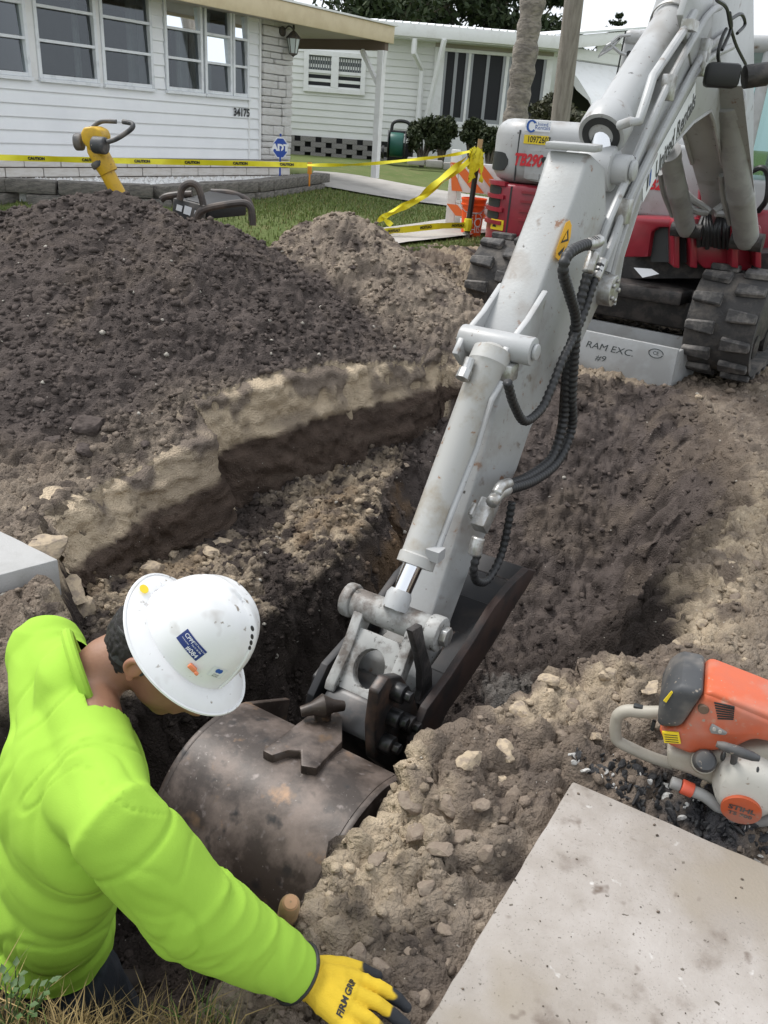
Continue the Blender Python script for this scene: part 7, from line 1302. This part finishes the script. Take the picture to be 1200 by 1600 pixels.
# cutting arm, wheel and guard beyond the picture edge
q_ = sp_(1560, 760, -0.12); sbody([(1260, 640), (1560, 700), (1580, 800), (1260, 820)], -0.06, 0.04, 'cutting_arm', M_sgr); b = MB(); b.lathe([(0.01, -0.002), (0.15, -0.002), (0.15, 0.002), (0.01, 0.002)], q_, sn, 40); b.build('abrasive_disc', M_sg, saw)
b = MB(); v = []; f = []
for i, a in enumerate(np.linspace(-0.4, math.pi*0.9, 20)):
    d_ = SA*math.cos(a)+ZUP*math.sin(a); v += [q_+d_*0.165+sn*0.025, q_+d_*0.165-sn*0.025, q_+d_*0.05-sn*0.027, q_+d_*0.05+sn*0.027]
f = [(i*4+k, i*4+(k+1) % 4, (i+1)*4+(k+1) % 4, (i+1)*4+k) for i in range(19) for k in (0, 1, 3)]; b.add(v, f); b.build('blade_guard', M_sgr, saw)
# broken asphalt around the saw
M_asph = mat('asphalt', (0.022, 0.022, 0.024), 0.7, col2=(0.06, 0.058, 0.056), scale=2, thr=(0.5, 0.7), bump=0.3, bscale=6, spec=0.5); M_chip = mat('pale_chip', (0.50, 0.49, 0.47), 0.9, col2=(0.3, 0.29, 0.27), scale=2)
cm_ = {}
for mi, mm in enumerate((M_asph, M_chip)):
    for k in range(5): me = cmesh[0, k].copy(); me.materials.clear(); me.materials.append(mm); cm_[mi, k] = me
rg = np.random.default_rng(12); cnt = 0
for i in range(2600):
    u, v_ = 885+315*rg.random(), 1185+170*rg.random(); p = at(u, v_, z=-0.03); dS = sdf_poly(np.array([p[0]]), np.array([p[1]]), SLABS[0])[0]
    edge_t = 1215+(u-895)*0.43
    if dS > -0.006 or v_ > edge_t or v_ < edge_t-70 or (v_ < edge_t-40 and rg.random() < 0.6): continue
    mi = 1 if (rg.random() < 0.10 or (u < 960 and rg.random() < 0.45)) else 0; r_ = (0.005+0.012*rg.random()**2)*(0.8 if mi else 1.0)
    o = bpy.data.objects.new('asphalt_chunk' if mi == 0 else 'concrete_chip', cm_[mi, int(rg.integers(5))]); C.objects.link(o); o.parent = ground; o.location = (p[0], p[1], gz(p[0], p[1])+r_*0.2); o.rotation_euler = tuple(rg.random(3)*6.28); o.scale = (r_*1.3, r_*0.9, r_*0.55); cnt += 1
    if cnt > 290: break
# ------------------------------------------------------------------ shovel standing in the trench
top_ = at(454, 1410, t=1.68); bot_ = V3(-0.22, 1.52, gz(-0.22, 1.52)+0.05); dsh = nrm(bot_-top_); M_ash = mat('ash_handle', (0.42, 0.28, 0.14), 0.5, col2=(0.30, 0.20, 0.11), scale=9, thr=(0.4, 0.65), stretch=(4, 4, 0.4)); M_endg = mat('end_grain', (0.50, 0.28, 0.15), 0.7)
sv = thing('shovel', bot_, 'wooden handled shovel standing in the trench beside the lime sleeve', 'shovel'); b = MB(); Ls = np.linalg.norm(bot_-top_)-0.2; b.lathe([(0.004, -0.004), (0.014, -0.002), (0.0205, 0.012), (0.022, 0.03), (0.0205, 0.3), (0.019, Ls)], top_, dsh, 18); hd_ = b.build('handle', M_ash, sv)
b = MB(); b.lathe([(0.002, -0.0046), (0.013, -0.0030), (0.0165, 0.002)], top_, dsh, 18, caps=False); b.build('handle_end', M_endg, hd_)
b = MB(); x_, y_, z_ = frame_from(dsh); b.lathe([(0.024, Ls-0.08), (0.026, Ls+0.02), (0.012, Ls+0.12)], top_, dsh, 14); q_ = top_+dsh*Ls; v = []
for j in range(7):
    for i in range(7): t_ = j/6; w_ = (i/3-1)*0.10*(1 if t_ < 0.6 else math.sqrt(max(0, 1-((t_-0.6)/0.42)**2))); v.append(q_+dsh*(0.02+0.24*t_)+x_*w_+y_*(0.02*(i/3-1)**2))
b.add(v, [(j*7+i, j*7+i+1, (j+1)*7+i+1, (j+1)*7+i) for j in range(6) for i in range(6)]); b.build('blade', M_steel, sv)
# ------------------------------------------------------------------ grass bank at the lower left
n = 13000; X_ = -1.1+0.95*RNG.random(n); Y_ = 0.45+0.62*RNG.random(n); lim = np.interp(X_, [-1.1, -0.75, -0.24, -0.1], [0.99, 0.93, 0.98, 0.9]); ok = (Y_ < lim+0.01) & (X_ < -0.17-0.25*(0.98-Y_)*0); X_, Y_ = X_[ok], Y_[ok]; Z_, _q = terrain(X_, Y_); ok = Z_ > -0.15; X_, Y_, Z_ = X_[ok], Y_[ok], surf(X_[ok], Y_[ok])[:, 2]
cols = np.array([[0.30, 0.22, 0.10]])*(0.5+0.9*RNG.random((len(X_), 1))); gr = noise3(np.stack([X_*6, Y_*6, X_*0], -1), 4)+0.4*RNG.random(len(X_)) > 0.45; cols[gr] = V3(0.09, 0.15, 0.035)*(0.6+0.9*RNG.random((gr.sum(), 1)))
blades('bank_grass', X_, Y_, Z_-0.01, 0.075, 0.0017, cols, 'dry straw and green grass on the near trench bank', 1.5)
M_weed = mat('weed_leaf', (0.05, 0.10, 0.022), 0.6, col2=(0.035, 0.075, 0.016), scale=40)
for (u, v_, z_, n_, s_) in ((8, 1500, 0.16, 9, 0.014), (40, 1545, 0.14, 9, 0.013), (10, 1580, 0.12, 9, 0.014)):
    c_ = at(u, v_, z=z_); t_ = thing('weed', V3(c_[0], c_[1], gz(c_[0], c_[1])), {8: 'leafy green weed touching the left picture edge above the dry grass', 40: 'leafy weed in the straw grass by the dark trousers', 10: 'low leafy weed in the lower left corner', 90: 'small weed at the foot of the grass bank', 150: 'smallest weed nearest the trench corner'}[u], 'weed', 'weeds in the bank grass')
    for k in range(n_):
        a = rg.random()*6.28; h_ = 0.02+0.06*rg.random(); p0 = V3(c_[0], c_[1], gz(c_[0], c_[1])+0.02); p1 = p0+V3(math.cos(a)*0.045*rg.random(), math.sin(a)*0.045*rg.random(), h_+0.03); d_ = V3(math.cos(a), math.sin(a), 0.35); sd_ = nrm(np.cross(d_, ZUP)); d_ = nrm(d_); b = MB(); b.add([p1, p1+d_*s_*0.5+sd_*s_*0.45, p1+d_*s_*1.3, p1+d_*s_*0.5-sd_*s_*0.45, p1+d_*s_*0.6-ZUP*s_*0.12], [(0, 1, 4), (1, 2, 4), (2, 3, 4), (3, 0, 4)]); b.tube([p0, p1], 0.0012, 4); b.build('leaf', M_weed, t_)
# ------------------------------------------------------------------ yellow rammer behind the heap
M_ry = mat('rammer_yellow', (0.60, 0.36, 0.015), 0.45, col2=(0.45, 0.26, 0.02), scale=14, thr=(0.48, 0.65), col3=(0.16, 0.10, 0.04), scale3=30, thr3=(0.64, 0.72)); yr = 5.85
def rp_(u, v, dy=0.0): return at(u, v, y=yr+dy)
rt = rp_(172, 278); gb_ = V3(rt[0]+0.06, yr+0.05, gz(rt[0]+0.06, yr+0.05)); ram = thing('breaker_tool', gb_, 'yellow power breaker with black grips standing behind the dark heap', 'tool')
d_ = nrm(rp_(178, 284)-rp_(152, 236)); b = MB(); b.lathe([(0.045, -0.04), (0.062, 0.0), (0.066, 0.10), (0.060, 0.16)], rp_(150, 232), d_, 20); b.build('neck', M_ry, ram); b = MB(); b.lathe([(0.063, 0.0), (0.068, 0.008), (0.068, 0.03), (0.063, 0.038)], rp_(156, 250), d_, 20); b.build('clamp', M_sg, ram)
b = MB(); b.tube([rp_(160, 256), rp_(160, 256)+d_*0.9], [0.05, 0.045], 16); b.build('cylinder', M_ry, ram)
b = MB(); b.prism3([rp_(u, v, -0.09) for u, v in [(125, 208), (130, 199), (144, 197), (156, 203), (160, 214), (157, 226), (146, 236), (138, 234), (128, 222)]], V3(0, 0.18, 0)); b.build('head', M_ry, ram, bevel=0.015, seg=3)
b = MB(); b.cyl(rp_(138, 201, -0.05), rp_(137, 198.5, -0.05), 0.017, 12); b.build('cap', M_sg, ram)
b = MB(); b.cyl(rp_(130, 222, 0.02), rp_(117, 222, 0.02), 0.052, 20); b.build('damper', M_sg, ram, bevel=0.012, seg=3); b = MB(); b.cyl(rp_(146, 226, -0.1), rp_(166, 228, -0.12), 0.052, 20); b.build('damper', M_sg, ram, bevel=0.012, seg=3)
b = MB(); b.tube(bez([rp_(144, 200, 0.05), rp_(152, 193, 0.06), rp_(162, 189.5, 0.06), rp_(182, 190, 0.06)], 6), 0.014, 10); b.build('grip', M_sg, ram); b = MB(); b.tube(bez([rp_(168, 222, -0.12), rp_(182, 217, -0.12), rp_(198, 207, -0.12), rp_(207, 199, -0.12), rp_(206, 193, -0.10), rp_(192, 190, -0.08)], 6), 0.015, 10); b.build('grip', M_sg, ram)
# ------------------------------------------------------------------ black tubular machine behind the heap
M_tub = mat('tube_black', (0.05, 0.04, 0.036), 0.5, col2=(0.10, 0.075, 0.06), scale=9); yg = 6.2; g0 = at(325, 330, y=yg)
def gp_(u, v, dy=0.0): return at(u, v, y=yg+dy)
gen = thing('plate_compactor', V3(g0[0], yg, float(base_level(np.array(g0[0]), np.array(yg)))), 'black machine with tubular guard frame half hidden behind the dark heap', 'machine')
b = MB(); b.prism3([gp_(u, v, -0.1) for u, v in [(270, 309), (322, 322), (318, 350), (268, 342)]], V3(0.02, 0.22, 0)); b.build('control_panel', M_sg, gen, bevel=0.01)
b = MB(); b.prism3([gp_(288, 310, -0.05), gp_(325, 320, -0.08), gp_(385, 314, 0.1), gp_(372, 305, 0.3), gp_(325, 298, 0.3)], V3(0, 0, -0.10)); b.build('top_cover', M_plast, gen, bevel=0.012)
for pth_, dy in (([(281, 312), (284, 296), (292, 288), (301, 287), (310, 294), (318, 320)], -0.12), ([(252, 312), (260, 307), (280, 304), (300, 303)], 0.05), ([(305, 350), (309, 336), (318, 328), (340, 322), (378, 317), (390, 322), (394, 334), (395, 352)], -0.14), ([(330, 300), (360, 302), (385, 312), (392, 325), (393, 345)], 0.32)): b = MB(); b.tube(bez([gp_(u, v, dy) for u, v in pth_], 6), 0.024, 10); b.build('guard_tube', M_tub, gen)
for u, v, w_, h_, mm in ((280, 325, 0.04, 0.04, M_wl), (293, 329, 0.05, 0.055, M_wl), (307, 333, 0.03, 0.03, M_wl)): c_ = gp_(u, v, -0.104); b = MB(); b.box(c_, (w_, 0.004, h_), (nrm(V3(1, 0, -0.25)), V3(0, 1, 0), nrm(V3(0.25, 0, 1)))); b.build('panel_label', mm, gen)
b = MB(); b.box((g0[0], yg+0.1, gen.location.z+0.12), (0.5, 0.45, 0.22)); b.build('base', M_sg, gen, bevel=0.03)
# ------------------------------------------------------------------ barricade, bucket, stake
M_bw = mat('barricade_white', (0.70, 0.70, 0.68), 0.5, col2=(0.60, 0.585, 0.56), scale=6); M_bo = mat('barricade_orange', (0.72, 0.16, 0.03), 0.45); ybr = 8.95
Wb = Wall(at(694, 360, y=ybr), at(794, 360, y=ybr-0.15)); zb_ = Wb.px(695, 362)[1]; zt_ = Wb.px(716, 234)[1]; bw_ = 0.72; bar = thing('barricade', Wb.p(bw_/2, zb_), 'white plastic folding barricade with orange diagonal stripes behind the black stake', 'barricade')
for a_ in (0.0, bw_-0.09): b = MB(); Wb.box(b, a_, a_+0.09, zb_, zt_, -0.05, 0.0); b.build('leg', M_bw, bar, bevel=0.01)
for a_ in (0.0, bw_-0.09): b = MB(); b.prism3([Wb.p(a_, zb_, -0.40), Wb.p(a_+0.09, zb_, -0.40), Wb.p(a_+0.09, zt_-0.03, -0.06), Wb.p(a_, zt_-0.03, -0.06)], -Wb.n*0.04); b.build('rear_leg', M_bw, bar, bevel=0.01)
H_ = zt_-zb_
for (z0, z1, nm) in ((0.50, 0.86, 'panel'), (0.20, 0.36, 'panel'), (0.03, 0.08, 'bottom_rail'), (0.36, 0.40, 'rail')):
    b = MB(); Wb.box(b, 0.09, bw_-0.09, zb_+H_*z0, zb_+H_*z1, -0.045, -0.005); pn_ = b.build(nm, M_bw, bar, bevel=0.008)
    if nm == 'panel':
        hh = H_*(z1-z0)-0.02; n_s = 4
        for k in range(-1, n_s+1):
            x0 = 0.0+k*0.22; sh_ = -hh*1.0; pl = [(x0, hh), (x0+0.11, hh), (x0+0.11-sh_, 0), (x0-sh_, 0)]; out_ = []
            lo_, hi_ = 0.0, bw_
            pl2 = [(min(max(p[0], lo_), hi_), p[1]) for p in pl]
            if max(p[0] for p in pl2)-min(p[0] for p in pl2) < 0.02: continue
            b = MB(); b.prism3([Wb.p(p[0], zb_+H_*z0+0.01+p[1], 0.001) for p in pl2], Wb.n*0.002); b.build('stripe', M_bo, pn_)
bp0 = at(735, 369, y=8.62); bkt_ = thing('plastic_bucket', bp0, 'bright orange plastic bucket with white lettering behind the stake', 'bucket'); M_bko = mat('bucket_orange', (0.80, 0.10, 0.015), 0.4); bt_ = at(735, 309, y=8.62); hh = bt_[2]-bp0[2]; r1 = 17.5*8.6/F_PX; r0_ = 14.5*8.6/F_PX
b = MB(); b.lathe([(r0_-0.01, 0.0), (r0_, 0.01), (lerp(r0_, r1, 0.8), hh*0.8), (r1+0.008, hh*0.82), (r1+0.008, hh*0.85), (r1, hh*0.86), (r1+0.006, hh*0.95), (r1+0.010, hh*0.96), (r1+0.010, hh), (r1-0.004, hh), (r0_-0.008, 0.02)], bp0, ZUP, 32); b.build('body', M_bko, bkt_)
nb2 = nrm(V3(-0.5, -1, 0)*0+V3(-bp0[0], -bp0[1], 0)); sx2 = nrm(np.cross(ZUP, nb2))
for txt, fr_, s_ in (("LET'S", 0.56, 0.085), ('DO', 0.38, 0.125), ('THIS', 0.20, 0.085)):
    tmb = text_mesh(txt, s_, V3(0, 0, 0), V3(1, 0, 0), V3(0, 1, 0), sx=0.9)
    for arr in tmb.v:
        for i in range(len(arr)): X, Y = arr[i][0]+0.02, arr[i][1]+hh*fr_; R_ = lerp(r0_, r1, Y/hh)+0.003; a = X/R_; arr[i] = bp0+ZUP*Y+nb2*R_*math.cos(a)+sx2*R_*math.sin(a)
    tmb.build('lettering', M_sw, bkt_)
b = MB(); hnd = [bp0+ZUP*(hh*0.9-0.10*math.sin(a))+sx2*(r1+0.015)*math.cos(a)+nb2*(r1+0.02)*math.sin(a) for a in np.linspace(0, math.pi, 14)]; b.tube(hnd, 0.004, 6); b.build('bail', M_sgr, bkt_)
s0_, s1_ = at(728, 373, y=8.45), at(748, 236, y=8.45); stk = thing('marker_stake', s0_, 'black metal stake wrapped in yellow caution tape beside the barricade', 'stake'); b = MB(); b.tube([s0_-ZUP*0.1, s1_], 0.026, 8); b.build('rod', M_blk, stk); b = MB(); b.box(at(749, 232, y=8.47), (0.045, 0.03, 0.16), frame_from(nrm(s1_-s0_), V3(1, 0, 0))[0:2]+(nrm(s1_-s0_),)); b.build('wooden_tip', M_ash, stk)
b = MB(); b.cyl(s0_-ZUP*0.04, s0_+ZUP*0.06, 0.036, 10); b.build('foot_sleeve', M_sgr, stk)
# ------------------------------------------------------------------ caution tape
def tape_mat():
    m = mat('caution_tape', (0.78, 0.70, 0.03), 0.4, col2=(0.70, 0.60, 0.02), scale=9, spec=0.4); return m
M_tape = tape_mat()
def tape(px_y, width, label, text=True, twist=0.0, seed=1, sag=0.0, name='caution_tape'):
    P = bez([at(u, v, y=y_) for u, v, y_ in px_y], 14); n_ = len(P); rg_ = np.random.default_rng(seed); side = []
    for i in range(n_): a = twist*math.sin(i*0.23+seed)+0.12*math.sin(i*0.9+seed*2); t_ = nrm(P[min(i+1, n_-1)]-P[max(i-1, 0)]); up_ = nrm(ZUP-t_*t_[2]); o_ = np.cross(t_, up_); side.append(up_*math.cos(a)+o_*math.sin(a))
    b = MB(); b.ribbon(P, width, side); tp = b.build(name, M_tape); tag(tp, label, 'caution tape', 'caution tape runs')
    if text:
        S = np.r_[0, np.cumsum([np.linalg.norm(P[i+1]-P[i]) for i in range(n_-1)])]; s_ = 0.15; k = 0
        while s_ < S[-1]-0.15:
            i = int(np.searchsorted(S, s_))-1; i = max(0, min(n_-2, i)); t_ = nrm(P[i+1]-P[i]); c_ = P[i]+t_*(s_-S[i]); sd_ = side[i]; nrm_ = np.cross(t_, sd_); nrm_ = nrm_ if nrm_[1] < 0 else -nrm_
            tm2 = text_mesh('CAUTION', width*0.62, c_+nrm_*0.006, t_, sd_, sx=1.0, bold=0.002); tm2.build('tape_lettering', M_blk, tp); s_ += 0.42; k += 1
    return tp
tape([(-60, 244, 7.2), (0, 246, 7.25), (120, 249.5, 7.45), (240, 252.5, 7.65), (360, 255, 7.9), (480, 258, 8.15)], 0.046, 'long yellow caution tape run across the front of the white house', True, 0.25, 2)
tape([(480, 258, 8.15), (560, 257, 8.25), (640, 250, 8.35), (700, 243, 8.4), (742, 235, 8.42)], 0.030, 'thin yellow tape run from the house corner to the stake top', False, 0.9, 5)
tape([(744, 232, 8.40), (715, 258, 8.3), (670, 295, 8.1), (630, 322, 8.0), (595, 342, 7.9), (578, 356, 7.85)], 0.055, 'upper of the twisted tape strands falling from the stake to the lawn', False, 1.1, 3)
tape([(742, 244, 8.41), (705, 275, 8.28), (660, 308, 8.1), (620, 330, 7.95), (600, 340, 7.9), (612, 352, 7.88)], 0.05, 'lower of the twisted tape strands falling from the stake to the lawn', False, 0.9, 7)
tape([(733, 352, 8.43), (690, 353, 8.2), (640, 358, 7.9), (590, 363, 7.6), (520, 372, 7.2), (450, 381, 6.9)], 0.055, 'low yellow tape run from the stake foot towards the sandy heap', True, 0.3, 9)
kn = thing('tape_knot', at(744, 250, y=8.42), 'bunched yellow tape knotted around the top of the stake', 'caution tape')
for k in range(9):
    a = k*0.7; c_ = at(745+4*math.cos(a), 240+3*math.sin(a*1.3), y=8.40); b = MB(); P = bez([c_, c_+V3(0.03*math.cos(a), -0.03, 0.06*math.sin(a)), c_+V3(0.05*math.cos(a+1), -0.02, -0.03-0.07*(k % 3)), c_+V3(0.06*math.cos(a+1.5), 0.0, -0.05-0.09*(k % 3))], 6); b.ribbon(P, 0.045, [nrm(V3(math.cos(a+i*0.2), 0.3*math.sin(i), 0.4)) for i in range(len(P))]); b.build('tape_tail', M_tape, kn)
for dz in (-0.7, ): c_ = at(731, 352, y=8.42); b = MB(); b.lathe([(0.035, -0.05), (0.045, 0.0), (0.036, 0.06)], c_, ZUP, 8); b.build('tape_wrap', M_tape, kn)
# small orange marker flag by the walkway
fp_ = at(484, 263, y=10.6); b = MB(); b.box(fp_, (0.05, 0.02, 0.13)); b.box(fp_-ZUP*0.1, (0.02, 0.015, 0.2)); mk = b.build('survey_marker', mat('marker_orange', (0.75, 0.28, 0.03), 0.6), None, bevel=0.004); tag(mk, 'small orange survey marker at the end of the block wall', 'marker')
